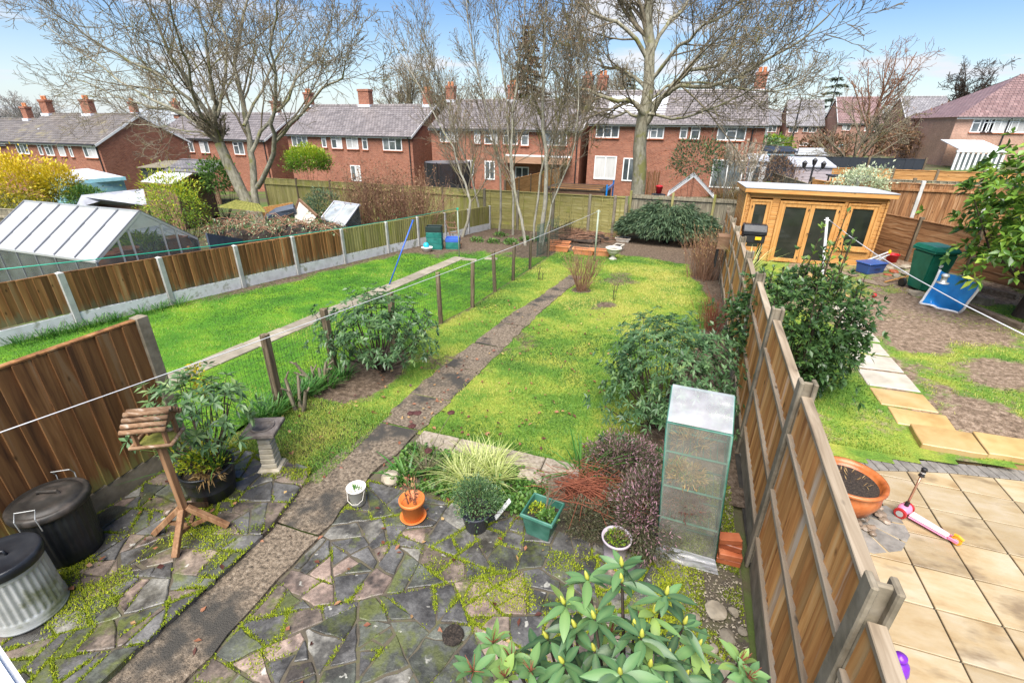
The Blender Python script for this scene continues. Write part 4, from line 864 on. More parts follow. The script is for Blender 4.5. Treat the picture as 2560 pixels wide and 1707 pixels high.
farhouse('distant brick house with grey roof left of the hipped house', 78, 1555, 1870, 828, 668, 9, MT['tile_grey'], ((1600, 838, 1700, 890),))
T = thing('satellite_dish', 'grey satellite dish on the wall of the house behind the stems', 'satellite dish', AY(*c2(1515, 1030), 37.9))
p = AY(*c2(1515, 1030), 37.9); MB().lathe([(.0, 0), (.15, .02), (.27, .08), (.3, .12), (.27, .1), (.14, .05), (0, .03)], (0, 0, 0), 14).build('dish', MT['alu'], T)
T.rotation_euler = (rad(75), 0, rad(20)); OFF[T.name] = Vector(); MB().tube([(0, 0, 0), (0, 0, -.25)], .03, 6).build('bracket', MT['black_metal'], T)
T.location = p + V(0, -.25, 0)
T = thing('satellite_dish', 'grey satellite dish at the corner of the small distant house', 'satellite dish'); OFF[T.name] = Vector()
MB().lathe([(.0, 0), (.4, .04), (.72, .2), (.78, .3), (.72, .25), (.4, .1), (0, .06)], (0, 0, 0), 14).build('dish', MT['alu'], T); MB().tube([(0, 0, 0), (0, 0, -.4)], .05, 6).build('bracket', MT['black_metal'], T)
T.location = AY(*c3(558, 940), 70); T.rotation_euler = (rad(75), 0, rad(-25))
# ------------------------------------------------------------------ plants: helpers
def nrm(a): return a/np.maximum(np.linalg.norm(a, axis=-1, keepdims=True), 1e-9)
def tubes(name, polys, mat, parent=None, sides=(7, 6, 5, 4, 3, 3, 3)):
    """polys: list of (points, radii, level); one mesh"""
    bk = {}
    for p, r, l in polys: bk.setdefault((len(p), sides[min(l, len(sides) - 1)]), []).append((p, r))
    V_, F_ = [], []; base = 0
    for (m, n), lst in bk.items():
        P_ = np.array([q[0] for q in lst], np.float32).reshape(len(lst), m, 3); Rr = np.array([q[1] for q in lst], np.float32)
        t = np.empty_like(P_); t[:, 1:-1] = P_[:, 2:] - P_[:, :-2]; t[:, 0] = P_[:, 1] - P_[:, 0]; t[:, -1] = P_[:, -1] - P_[:, -2]; t = nrm(t)
        av = nrm(t.mean(1, keepdims=True)); ref = np.where(np.abs(av[..., 2:]) < .8, np.array([0, 0, 1.]), np.array([1., 0, 0])); s1 = nrm(np.cross(t, np.broadcast_to(ref, t.shape))); s2 = np.cross(t, s1)
        a = np.arange(n)*2*math.pi/n
        v = P_[:, :, None] + (s1[:, :, None]*np.cos(a)[None, None, :, None] + s2[:, :, None]*np.sin(a)[None, None, :, None])*Rr[:, :, None, None]
        V_.append(v.reshape(-1, 3)); B = len(lst)
        b, i, j = np.meshgrid(np.arange(B), np.arange(m - 1), np.arange(n), indexing='ij'); o = base + b*m*n
        F_.append(np.stack([o + i*n + j, o + i*n + (j + 1) % n, o + (i + 1)*n + (j + 1) % n, o + (i + 1)*n + j], -1).reshape(-1, 4)); base += B*m*n
    return link(name, npmesh(name, np.concatenate(V_), np.concatenate(F_), None, True), mat, parent)
def rvec(): 
    while True:
        v = Vector((R.uniform(-1, 1), R.uniform(-1, 1), R.uniform(-1, 1)))
        if .05 < v.length < 1: return v.normalized()
def branch(out, p, d, ln, r, lv, P_):
    """recursive bare branch; P_: dict of lists by level"""
    i = min(lv, len(P_['seg']) - 1); n = P_['seg'][i]; pts = [tuple(p)]; rr = [r]; st = ln/n; p = Vector(p); d = Vector(d); dirs = []
    for k in range(n):
        d = (d + rvec()*P_['wob'][i] + Vector((0, 0, P_['trop'][i]))).normalized(); p = p + d*st; pts.append(tuple(p)); dirs.append(d.copy()); rr.append(max(P_.get('rmin', .002), r*(1 - (1 - P_['tap'][i])*(k + 1)/n)))
    out.append((pts, rr, lv))
    if lv + 1 < P_['levels']: spawn(out, pts, rr, dirs, ln, lv, P_)
def spawn(out, pts, rr, dirs, ln, lv, P_, t0=None):
    i = min(lv, len(P_['kids']) - 1); n = P_['kids'][i]; n = int(n) + (R.random() < n - int(n)); m = len(pts) - 1
    for k in range(n):
        t = (P_['t0'][i] if t0 is None else t0); t = t + (1 - t)*(k + R.random())/n; s = min(m - 1, int(t*m)); f = t*m - s
        q = Vector(pts[s]).lerp(Vector(pts[s + 1]), f); dd = dirs[s]; ax = dd.cross(rvec())
        if ax.length < .05: continue
        a = rad(R.uniform(*P_['ang'][i])); nd_ = (Matrix.Rotation(a, 3, ax.normalized()) @ dd)
        branch(out, q, nd_, ln*R.uniform(*P_['len'][i])*(1.15 - .5*t), max(P_.get('rmin', .002), (rr[s] + (rr[s + 1] - rr[s])*f)*P_['rad'][i]), lv + 1, P_)
def limb(out, pts, r0, r1, P_, lv=0, t0=.3, sub=3, jit=.05):
    """hand placed limb (world points), smoothed, then branched"""
    pts = [Vector(p) for p in pts]; q = []
    for i in range(len(pts) - 1):
        a = pts[max(i - 1, 0)]; b = pts[i]; c = pts[i + 1]; d = pts[min(i + 2, len(pts) - 1)]
        for k in range(sub):
            t = k/sub; q.append(.5*((2*b) + (c - a)*t + (2*a - 5*b + 4*c - d)*t*t + (3*b - a - 3*c + d)*t**3) + rvec()*(jit if (i or k) else 0))
    q.append(pts[-1]); n = len(q) - 1; rr = [r0 + (r1 - r0)*(k/n)**.8 for k in range(n + 1)]; dirs = [(q[k + 1] - q[k]).normalized() for k in range(n)]
    out.append(([tuple(v) for v in q], rr, lv)); ln = sum((q[k + 1] - q[k]).length for k in range(n)); spawn(out, q, rr, dirs, min(ln, P_.get('maxlen', 9)), lv, P_, t0)
def leafmesh(name, mat, base, dr, ln, wd, col, parent=None, hi=False, droop=.15, up=None):
    """base (n,3), dr (n,3) unit, ln, wd (n,), col (n,)"""
    n = len(base); base = np.asarray(base, float); dr = nrm(np.asarray(dr, float)); ln = np.broadcast_to(ln, n)[:, None]; wd = np.broadcast_to(wd, n)[:, None]
    u = np.tile(np.array([[0, 0, 1.]]), (n, 1)) if up is None else up
    u = u + rng.normal(0, .35, (n, 3)); s = nrm(np.cross(dr, u) + 1e-6); nn = np.cross(s, dr)
    dn = np.array([[0, 0, -1.]])
    if hi:
        def at(t, w, b): return base + dr*ln*t + s*wd*w + nn*wd*b + dn*ln*droop*t*t
        cv = rng.uniform(.06, .2, (n, 1)); rows = [(0, .05), (.1, .2), (.26, .4), (.46, .5), (.66, .44), (.85, .24), (1, .02)]; pt_ = []
        for t_, w_ in rows: pt_ += [at(t_, -w_, cv*w_*2), at(t_, 0, 0), at(t_, w_, cv*w_*2)]
        v = np.stack(pt_, 1); t = []
        for i in range(6):
            for j in range(2): q = i*3 + j; t += [[q, q + 1, q + 4], [q, q + 4, q + 3]]
        t = np.array(t)
    else:
        v = np.stack([base, base + dr*ln*.5 - s*wd*.5 + nn*wd*.12 + dn*ln*droop*.25, base + dr*ln + dn*ln*droop, base + dr*ln*.5 + s*wd*.5 + nn*wd*.12 + dn*ln*droop*.25], 1); t = np.array([[0, 1, 2], [0, 2, 3]])
    k = v.shape[1]; f = (np.arange(n)[:, None, None]*k + t[None]).reshape(-1, 3)
    cc_ = np.repeat(np.clip(col, 0, 1), k)
    if hi: cc_ = np.stack([cc_, np.tile((np.arange(k) % 3 == 1).astype(float), n)], 1)
    return link(name, npmesh(name, v.reshape(-1, 3), f, cc_, hi), mat, parent)
def dome(n, c, rx, ry, rz, zmin=-.35, inner=.55, lump=.3, seed=0, sq=1.0):
    """points through an uneven ellipsoid crown and outward directions"""
    u = rng.normal(0, 1, (n*3, 3)); u = nrm(u); u = u[u[:, 2] > zmin][:n]
    th = np.arctan2(u[:, 1], u[:, 0]); lm = 1 + lump*(vnoise(u[:, 0]*1.3 + 5, u[:, 1]*1.3 + u[:, 2]*1.7 + 5, 1.6, seed) - .5)*2
    r = (inner + (1 - inner)*rng.random(len(u))**.55)*lm
    r = r*np.where(rng.random(len(u)) < .14, rng.uniform(1.05, 1.32, len(u)), 1)
    return np.array(c) + u*np.array([rx, ry, rz])*r[:, None], u
def whorls(tips, ax, nl, ln, wd, open_=(50, 95), col0=.45, colj=.22):
    """rosettes of leaves round each tip"""
    B = []; D = []; Cc = []; Ls = []; Ws = []; ax = nrm(ax)
    for k in range(len(tips)):
        a = ax[k]; ref = np.array([0, 0, 1.]) if abs(a[2]) < .9 else np.array([1., 0, 0]); s1 = np.cross(a, ref); s1 /= np.linalg.norm(s1); s2 = np.cross(a, s1); n = R.randint(nl[0], nl[1]); ph = R.uniform(0, 6.28); cb = col0 + R.gauss(0, colj*.6)
        for i in range(n):
            t = ph + i*6.283/n + R.uniform(-.25, .25); o = rad(R.uniform(*open_)); d = a*math.cos(o) + (s1*math.cos(t) + s2*math.sin(t))*math.sin(o)
            B.append(tips[k] - a*R.uniform(0, .02)); D.append(d); Ls.append(ln*R.uniform(.7, 1.15)); Ws.append(wd*R.uniform(.8, 1.2)); Cc.append(cb + R.gauss(0, colj*.5))
    return np.array(B), np.array(D), np.array(Ls), np.array(Ws), np.array(Cc)
def stems_to(base, tips, r0=.02, n=14, spread=.06):
    o = []; base = np.array(base)
    idx = rng.choice(len(tips), min(n, len(tips)), replace=False)
    for i in idx:
        t = tips[i]; b = base + np.array([R.uniform(-spread, spread), R.uniform(-spread, spread), 0]); m = (b*.5 + t*.5); m[2] = b[2] + (t[2] - b[2])*.42; m[:2] = b[:2] + (t[:2] - b[:2])*.62
        o.append(([tuple(b), tuple((b + m)/2 + rng.normal(0, .015, 3)), tuple(m), tuple((m + t)/2 + rng.normal(0, .01, 3)), tuple(t)], [r0, r0*.85, r0*.6, r0*.4, r0*.22], 2))
    return o
def rhodo(label, base, c, r, nt, mat, ln=.11, wd=.038, hi=False, nl=(6, 9), lump=.35, seed=1, inner=.5, nst=26, r0=.018, cat='shrub', name='rhododendron', T=None, zmin=-.45, col0=.42):
    if T is None: T = thing(name, label, cat, base)
    tips, u = dome(nt, c, *r, zmin=zmin, inner=inner, lump=lump, seed=seed); ax = u + np.array([0, 0, .55])
    B, D, Ls, Ws, Cc = whorls(tips, ax, nl, ln, wd, col0=col0); leafmesh('foliage', mat, B, D, Ls, Ws, Cc, T, hi)
    tubes('stem', stems_to(base, tips, r0, nst), MT['bark_dark'], T); return T, tips
def brush(out, base, n, h, spread, r=.006, lean=.5, fork=2, rb=.08, wob=.12):
    """upright bare stems fanning from a base"""
    for _ in range(n):
        a = R.uniform(0, 6.28); l = R.uniform(.1, lean); d = Vector((math.cos(a)*l, math.sin(a)*l, 1)).normalized(); p = Vector(base) + Vector((math.cos(a)*rb*R.random(), math.sin(a)*rb*R.random(), 0))
        branch(out, p, d, h*R.uniform(.6, 1.05), r*R.uniform(.7, 1.2), 2, dict(seg=[5, 5, 5, 3], wob=[wob]*4, trop=[.05]*4, tap=[.4]*4, kids=[fork]*4, t0=[.3]*4, ang=[(15, 40)]*4, len=[(.3, .6)]*4, rad=[.65]*4, levels=4, rmin=r*.35))
# ------------------------------------------------------------------ trees
PT = dict(seg=[6, 5, 4, 3, 3], wob=[.1, .15, .2, .26, .32], trop=[.03, .07, .08, .07, .05], tap=[.45, .4, .4, .45, .5], kids=[7, 7, 5, 2.2], t0=[.2, .18, .15, .1], ang=[(22, 48), (24, 52), (26, 58), (28, 62)], len=[(.36, .62), (.4, .66), (.42, .68), (.42, .7)], rad=[.5, .55, .6, .7], levels=5, rmin=.0085, maxlen=7)
def pts_at(y, l, dy=0.0): return [AY(px, py, y + dy*i/(len(l) - 1)) for i, (px, py) in enumerate(l)]
yt = 17.5; P0 = AY(588, 478, yt); tb = V(P0.x, yt, gz(P0.x, yt) - .1)
T = thing('bare_tree', 'big bare spreading tree with several mossy trunks behind the left sheds', 'tree', tb); out_ = []
limb(out_, [tb] + pts_at(yt, [(568, 464), (524, 376), (504, 329)]), .29, .21, PT, t0=.97, jit=.02)
limb(out_, [tb + V(.25, .2, 0)] + pts_at(yt + .2, [(588, 470), (578, 370), (568, 302), (551, 202), (538, 134), (554, 67), (571, -10)], 2), .2, .04, PT, t0=.35)
for dy, r0, l in ((-.8, .2, [(504, 329), (497, 296), (494, 235), (484, 202), (477, 101), (460, 34), (440, -40)]), (-2, .15, [(500, 310), (447, 218), (413, 161), (370, 77), (336, 0), (320, -50)]), (1.5, .13, [(504, 325), (420, 262), (319, 215), (202, 134), (101, 54)]), (-3, .12, [(480, 280), (403, 202), (302, 141), (202, 84), (118, 27)]), (3, .11, [(497, 302), (403, 255), (336, 242), (235, 208), (150, 172)]),
                 (-2, .16, [(592, 430), (628, 353), (625, 286), (635, 202), (622, 118), (632, 34), (650, -30)]), (2.5, .12, [(578, 350), (615, 279), (659, 228), (696, 161), (739, 128), (756, 67)]), (-1, .1, [(628, 330), (672, 286), (739, 202), (786, 175), (792, 140)]), (4, .13, [(497, 270), (510, 200), (522, 120), (505, 40), (500, -30)]), (-4, .11, [(500, 305), (455, 250), (430, 150), (400, 60), (395, -20)]), (2, .07, [(500, 320), (430, 300), (360, 290), (300, 285)]), (3.5, .1, [(560, 290), (600, 210), (640, 120), (690, 50)])):
    limb(out_, pts_at(yt, l, dy), r0*.74, .018, PT, t0=.12, jit=.07)
tubes('trunk', [q for q in out_ if q[2] == 0], MT['bark_olive'], T, (12,)); cr = tubes('crown', [q for q in out_ if q[2] > 0], MT['bark_twig'], T, (7, 5, 4, 3, 3))
yt = 24.6; P0 = AY(1466, 440, yt); tb = V(P0.x, yt, -1.15)
T = thing('bare_tree', 'tall bare tree with one thick trunk behind the back fence', 'tree', tb); out_ = []
PR = dict(PT, kids=[9, 7, 5, 2.2], maxlen=8, rmin=.0095)
limb(out_, [tb] + pts_at(yt, [(1466, 430), (1473, 302), (1490, 202), (1493, 101), (1490, 30), (1500, -60)]), .4, .13, PR, t0=.62, jit=.03)
for dy, r0, l in ((-2, .2, [(1476, 285), (1473, 249), (1419, 228), (1352, 208), (1305, 188), (1292, 128)]), (2, .14, [(1488, 210), (1436, 161), (1386, 151), (1369, 118), (1340, 60)]), (-2, .15, [(1493, 150), (1436, 67), (1379, 44), (1325, 0), (1300, -40)]), (2, .2, [(1480, 260), (1530, 215), (1585, 165), (1646, 151), (1693, 77), (1724, 0)]), (-3, .18, [(1480, 290), (1520, 230), (1562, 202), (1663, 188), (1763, 134), (1847, 94), (1925, 10)]), (3, .16, [(1492, 130), (1530, 60), (1575, 10), (1600, -50)]), (-2.5, .13, [(1490, 190), (1560, 110), (1620, 60), (1700, 10), (1740, -40)]), (1, .11, [(1476, 270), (1440, 260), (1390, 270), (1350, 250), (1330, 235)]), (-3, .11, [(1482, 260), (1520, 270), (1600, 260), (1680, 230), (1740, 200)]), (3, .1, [(1490, 230), (1560, 190), (1690, 200), (1790, 210), (1850, 180)]), (0, .13, [(1494, 120), (1460, 50), (1420, -20)])):
    limb(out_, pts_at(yt, l, dy), r0*.72, .022, PR, t0=.15, jit=.09)
tubes('trunk', [q for q in out_ if q[2] == 0], MT['bark_olive'], T, (12,)); tubes('crown', [q for q in out_ if q[2] > 0], MT['bark_twig'], T, (7, 5, 4, 3, 3))
# clump of young stems in the back left corner: each its own tree
PS = dict(seg=[6, 5, 4, 3], wob=[.08, .13, .2, .25], trop=[.05, .13, .12, .1], tap=[.4, .4, .4, .5], kids=[22, 8, 4], t0=[.2, .12, .12], ang=[(20, 45), (20, 45), (22, 50)], len=[(.2, .4), (.35, .6), (.4, .65)], rad=[.5, .6, .65], levels=4, rmin=.007, maxlen=8)
for lab, y, r0, l in (('thickest pale straight stem of the young tree clump', 19.2, .105, [(1243, 560), (1255, 400), (1245, 250), (1250, 100), (1256, -20), (1255, -120)]), ('pale forked stem leaning right out of the young tree clump', 18.2, .07, [(1207, 580), (1190, 470), (1175, 350), (1185, 200), (1205, 50), (1212, -60)]), ('thin upright stem in the middle of the young tree clump', 20.5, .06, [(1178, 549), (1175, 400), (1162, 220), (1140, 60), (1135, -60)]),
                      ('stem left of centre of the young tree clump', 20.8, .06, [(1146, 541), (1150, 400), (1120, 260), (1085, 100), (1065, -30)]), ('left leaning stem of the young tree clump by the fence corner', 21.0, .06, [(1106, 535), (1090, 430), (1050, 320), (1010, 200), (965, 70)]), ('crooked leftmost stem with twisted lower trunk beside the washing pole', 18.9, .075, [(1062, 545), (1080, 480), (1066, 420), (1040, 340), (980, 230), (900, 90)]), ('stem leaning right of the thick pale stem', 19.4, .055, [(1226, 560), (1242, 400), (1285, 280), (1312, 150), (1330, 20)]), ('lowest reaching outer stem at the right of the clump', 18.4, .045, [(1246, 575), (1270, 470), (1310, 360), (1330, 250), (1320, 130)])):
    b = AY(*l[0], y); b.z = gz(b.x, b.y) - .05; T = thing('young_tree', lab, 'tree', b, 'young trees in the back corner'); out_ = []
    limb(out_, [b] + pts_at(y, l[1:]), r0, .014, PS, t0=.22, jit=.05)
    tubes('trunk', [q for q in out_ if q[2] == 0], MT['bark_pale'], T, (9,)); tubes('crown', [q for q in out_ if q[2] > 0], MT['bark_twig'], T, (6, 4, 3, 3))
    tw = [q for q in out_ if q[2] >= 2]; tp = np.array([q[0][-1] for q in tw]); tp = tp[rng.random(len(tp)) < .35]
    if len(tp): leafmesh('dry_leaf', MT['leaf_brown'], tp, rng.normal(0, 1, tp.shape) - [0, 0, .6], .08, .04, rng.random(len(tp)), T)['kind'] = 'stuff'
# ------------------------------------------------------------------ shrubs of the gardens
def gp(px, py): p = GD(px, py); p.z = gz(p.x, p.y); return p
b = V(-4.36, 5.95, gz(-4.4, 5.95)); rhodo('dark green rhododendron bush against the wire fence', b, b + V(.02, 0, .62), (.86, .8, .62), 360, MT['leaf_rhodo'], .105, .04, nl=(6, 9), lump=.45, seed=3, nst=34)
b = V(.2, 5.85, gz(.2, 5.85)); rhodo('large rhododendron bush behind the plastic cold frame', b, b + V(-.02, .3, .66), (.84, 1.2, .78), 820, MT['leaf_rhodo_grey'], .092, .03, nl=(6, 9), lump=.4, seed=4, nst=40)
b = V(.1, 4.9, 0); rhodo('small seedling rhododendron in front of the large bush', b, b + V(0, 0, .1), (.2, .2, .12), 14, MT['leaf_rhodo_grey'], .11, .03, seed=8, nst=6, r0=.008)
# laurel over the right fence: dense body, tall shoots
b = V(1.98, 7.4, gz(1.98, 7.4)); T = thing('laurel_bush', 'large dense dark laurel bush right of the board fence', 'shrub', b)
tips, u = dome(1500, b + V(-.08, .1, .86), .95, 1.0, .86, zmin=-.8, inner=.5, lump=.25, seed=5)
B, D, Ls, Ws, Cc = whorls(tips, u + np.array([0, 0, .5]), (4, 6), .11, .045, (25, 80), .3, .2); leafmesh('foliage', MT['leaf_laurel'], B, D, Ls, Ws, Cc, T)
st = stems_to(b, tips, .03, 40); sb = []; sdv = []
for k in range(30):
    a = R.uniform(0, 6.28); rr = R.uniform(0, .85); p = b + V(-.05 + math.cos(a)*rr, .1 + math.sin(a)*rr, 1.4 - .35*rr); h = R.uniform(.3, .6) if k > 6 else R.uniform(.7, 1.2)
    if k <= 6: p = b + V(R.uniform(-.2, .3), R.uniform(-.2, .4), 1.4)
    q = p + V(R.uniform(-.08, .1), R.uniform(-.05, .05), h); st.append(([tuple(p), tuple((p + q)/2 + rvec()*.02), tuple(q)], [.012, .009, .004], 2))
    n = int(h*26)
    for i in range(n): t = R.random(); a2 = R.uniform(0, 6.28); sb.append(p.lerp(q, t)); sdv.append((math.cos(a2)*.8, math.sin(a2)*.8, .8))
shl = leafmesh('shoot_leaf', MT['leaf_laurel'], np.array([tuple(v) for v in sb]), np.array(sdv), rng.uniform(.08, .13, len(sb)), rng.uniform(.035, .055, len(sb)), rng.uniform(.55, 1.0, len(sb)), T); shl['kind'] = 'stuff'; tubes('stem', st, MT['bark_dark'], T)
# low spreading conifer at the back
b = V(-.3, 21.5, gz(0, 21.5)); T = thing('juniper_bush', 'low spreading blue green conifer in front of the back fence', 'shrub', b); bs = []; ds = []; ln = []
for k in range(1500):
    a = R.uniform(0, 6.28); rr = math.sqrt(R.random()); x = 2.15*rr*math.cos(a); y = .95*rr*math.sin(a); top = 1.75*(1 - .55*rr**2.2)*(.85 + .3*float(vnoise(x, y, 1.5, 4))); n = R.randint(8, 12); d0 = Vector((math.cos(a)*.9, math.sin(a)*.9, R.uniform(-.25, .45))); z = top*R.uniform(.55, 1.0)
    for i in range(n): bs.append((b.x + x + R.gauss(0, .07), b.y + y + R.gauss(0, .07), b.z + z + R.gauss(0, .05))); ds.append(tuple(d0 + rvec()*.45)); ln.append(R.uniform(.1, .26))
leafmesh('foliage', MT['leaf_juniper'], np.array(bs), np.array(ds), np.array(ln), np.array(ln)*.17, rng.random(len(bs)), T, droop=.35)
o_ = []; brush(o_, b, 14, .7, 1, .03, 1.6, 2); tubes('stem', o_, MT['bark_dark'], T)
# twiggy shrubs
def twig_shrub(label, p, n, h, lean, mat, r=.006, rb=.1, fork=2, name='twiggy_shrub', leaves=None, wob=.12, cat='shrub'):
    T = thing(name, label, cat, p); o = []; brush(o, p, n, h, 1, r, lean, fork, rb, wob); tubes('stem', o, mat, T)
    if leaves:
        tp = np.array([q[0][-1] for q in o]); tp = np.repeat(tp, leaves[1], 0) + rng.normal(0, leaves[2], (len(tp)*leaves[1], 3)); leafmesh('leaf', leaves[0], tp, rng.normal(0, 1, tp.shape) + [0, 0, .3], leaves[3], leaves[3]*.5, rng.random(len(tp)), T)['kind'] = 'stuff'
    return T
twig_shrub('bare red brown vase shaped shrub at the end of the path', V(-2.2, 12.3, gz(-2.2, 12.3)), 60, 1.15, .62, MT['bark_red'], .008, .14, 3)
twig_shrub('orange brown twiggy bush beside the far right fence', V(1.0, 15.3, gz(1, 15.3)), 130, 1.35, .3, MT['bark_red'], .007, .45, 3, leaves=(MT['leaf_straw'], 1, .03, .05))
twig_shrub('dark brown dead shrub against the right fence beyond the rhododendron', V(1.05, 10.3, gz(1, 10.3)), 60, .75, .4, MT['fern_red'], .006, .25, 3)
twig_shrub('tiny bare dark sapling on the lawn near the red shrub', V(-1.23, 11.75, gz(-1.2, 11.7)), 3, .55, .2, MT['bark_dark'], .008, .03, 3, 'bare_sapling', cat='sapling')
p = gp(1240, 645); twig_shrub('two short bare rose stems beside the wire fence end', p, 4, .42, .3, MT['bark_dark'], .011, .08, 1, 'bare_sapling', cat='sapling')

# pruned stumps and bulbs by the near wire stake
for q, lab in (((690, 945), 'thick pruned stump with cut branches nearest the stone bird bath'), ((735, 890), 'forked pruned stump between the rhododendron and the near stake')):
    p = gp(*q); T = thing('pruned_stump', lab, 'stump', p); o = []
    for k in range(5):
        a = R.uniform(0, 6.28); d = Vector((math.cos(a)*.35, math.sin(a)*.35, 1)).normalized(); branch(o, p + V(math.cos(a)*.05, math.sin(a)*.05, -.02), d, R.uniform(.3, .55), R.uniform(.022, .035), 1, dict(seg=[3, 3], wob=[.1, .16], trop=[0, 0], tap=[.7, .75], kids=[1.6, 1.6], t0=[.4, .4], ang=[(20, 50)]*2, len=[(.3, .5)]*2, rad=[.7]*2, levels=3))
    tubes('stem', o, MT['bark_twig'], T)
def strap(name, label, cat, p, n, h, spread, mat, w=.014, rb=.08, lean=.5, T=None, part='leaf'):
    """arching strap leaves"""
    if T is None: T = thing(name, label, cat, p)
    vs = []; fs = []; cs = []
    for k in range(n):
        a = R.uniform(0, 6.28); l = R.uniform(.15, lean); hh = h*R.uniform(.6, 1.1); bp = Vector(p) + Vector((math.cos(a)*rb*R.random(), math.sin(a)*rb*R.random(), 0)); s = Vector((-math.sin(a), math.cos(a), 0)); b0 = len(vs); c = R.random()
        for t, wd in ((0, .8), (.4, 1), (.75, .8), (1, .1)):
            q = bp + Vector((math.cos(a), math.sin(a), 0))*(hh*l*(t + t*t)) + Vector((0, 0, hh*(t*1.1 - .45*l*t*t))); vs += [tuple(q - s*w*wd/2), tuple(q + s*w*wd/2)]; cs += [c, c]
        for i in range(3): fs.append((b0 + 2*i, b0 + 2*i + 1, b0 + 2*i + 3, b0 + 2*i + 2))
    link(part, npmesh(part, np.array(vs), np.array(fs), np.array(cs)), mat, T); return T
bulb = [(590, 965), (625, 960), (665, 930), (715, 905), (750, 890), (785, 868), (690, 915)]
for i, q in enumerate(bulb):
    p = gp(*q); strap('daffodil_clump', 'clump of green bulb leaves at the foot of the wire fence', 'bulb leaves', p, 90, .27, .3, MT['leaf_iris'], .016, .17, .7)['group'] = 'bulb clumps along the wire fence'
for i, q in enumerate([(60, 770), (110, 765), (160, 760), (15, 785), (200, 752), (235, 745), (265, 738), (315, 722), (355, 712), (395, 700)]):
    p = gp(*q); p.x = max(p.x, fl(p.y) + .2); p.z = gz(p.x, p.y); strap('daffodil_clump', 'clump of green bulb leaves under the left board fence', 'bulb leaves', p, 55, .22, .3, MT['leaf_iris'], .014, .2, .7)['group'] = 'bulb clumps under the left fence'
# evergreen tree at the right edge
b = V(6.75, 11.6, gz(6.7, 11.6)); T = thing('magnolia_tree', 'broad leaved evergreen tree with yellow green new leaves at the right edge', 'tree', b)
tips, u = dome(1300, b + V(.62, -.1, 2.0), 2.05, 1.8, 1.8, zmin=-.6, inner=.5, lump=.35, seed=12)
B, D, Ls, Ws, Cc = whorls(tips, u + np.array([0, 0, .6]), (5, 8), .19, .085, (30, 90), .42, .3); leafmesh('foliage', MT['leaf_magnolia'], B, D, Ls, Ws, Cc, T, droop=.2)
o_ = [([tuple(b + V(0, 0, -.1)), tuple(b + V(.05, 0, .5)), tuple(b + V(.2, .1, 1.2)), tuple(b + V(.3, 0, 2.4))], [.15, .12, .1, .05], 0)] + stems_to(b + V(.1, 0, .5), tips, .035, 60); tubes('trunk', o_, MT['bark_dark'], T)
# heather, bracken, iris and grasses between patio and lawn
def leafblob(name, label, cat, c, r, n, mat, ln, wd, zmin=-.2, inner=.3, col=None, stems=0, T=None, lump=.35, droop=.1, base=None, part='foliage', upb=.5):
    if T is None: T = thing(name, label, cat, base if base is not None else V(c[0], c[1], c[2]))
    p, u = dome(n, c, *r, zmin=zmin, inner=inner, lump=lump, seed=R.randint(0, 99)); d = u + rng.normal(0, .6, u.shape) + [0, 0, upb]
    cc_ = rng.random(len(p)) if col is None else np.clip(col(p, u), 0, 1)
    lo_ = leafmesh(part, mat, p, d, rng.uniform(.6, 1.2, len(p))*ln, rng.uniform(.7, 1.2, len(p))*wd, cc_, T, droop=droop)
    if part != 'foliage': lo_['kind'] = 'stuff'
    if stems: tubes('stem', stems_to(base if base is not None else (c[0], c[1], c[2] - r[2]*.5), p, .006 + .01*r[2], stems), MT['bark_dark'], T)
    return T
hc = lambda p, u: np.where(rng.random(len(p)) < np.clip(.12 + .4*u[:, 2], .08, .45), rng.uniform(.6, 1, len(p)), rng.uniform(0, .45, len(p)))
leafblob('heather_bush', 'pink flowering heather beside the plastic cold frame', 'heather', V(.12, 3.78, .22), (.36, .5, .34), 9000, MT['leaf_heather'], .045, .011, -.6, .35, hc, 20, base=V(.1, 3.8, 0))
leafblob('heather_bush', 'faded pink heather behind the heap of red bracken', 'heather', V(-.18, 4.55, .2), (.45, .36, .3), 7000, MT['leaf_heather'], .045, .011, -.6, .35, hc, 20, base=V(-.2, 4.5, 0))
leafblob('heather_bush', 'low dull green heather between the green planter and lilac pot', 'heather', V(-.42, 3.62, .1), (.22, .26, .16), 3000, MT['leaf_heather'], .04, .01, -.3, .3, lambda p, u: rng.uniform(0, .5, len(p)), 8, base=V(-.42, 3.6, 0))
T = thing('bracken_heap', 'flattened heap of dead red brown bracken stalks', 'dead fern', V(-.42, 4.0, .02)); o_ = []
for k in range(260):
    p = V(R.gauss(-.42, .2), R.gauss(4.0, .14), R.uniform(.03, .24)); d = Vector((R.gauss(0, 1), R.gauss(0, .35), R.gauss(0, .12))).normalized(); l = R.uniform(.12, .4); o_.append(([tuple(p - d*l), tuple(p + V(0, 0, .03)), tuple(p + d*l + V(0, 0, -.03))], [.004, .004, .002], 3))
tubes('stalk', o_, MT['fern_red'], T)
strap('iris_plant', 'green iris leaves rising behind the bracken heap', 'iris', V(-.62, 4.35, 0), 22, .52, 1, MT['leaf_iris'], .022, .08, .8)
strap('iris_plant', 'small green strap leaved plant behind the white bucket', 'iris', V(-2.48, 3.62, 0), 26, .3, 1, MT['leaf_iris'], .026, .05, .8)
strap('iris_plant', 'thin yellow green iris leaves beside the plastic cold frame', 'iris', V(.28, 4.6, 0), 9, .4, 1, MT['leaf_iris'], .018, .05, .8)
for i, q in enumerate([(-1.95, 3.85), (-1.72, 3.98), (-1.5, 3.9), (-1.62, 4.12), (-1.85, 4.1), (-1.75, 3.72)]): strap('sedge_tuft', 'tuft of cream striped sedge in the bed behind the orange pot', 'grass', V(q[0], q[1], .02), 130, .27, 1, MT['leaf_carex'], .007, .05, .95)['group'] = 'cream striped sedge tufts'
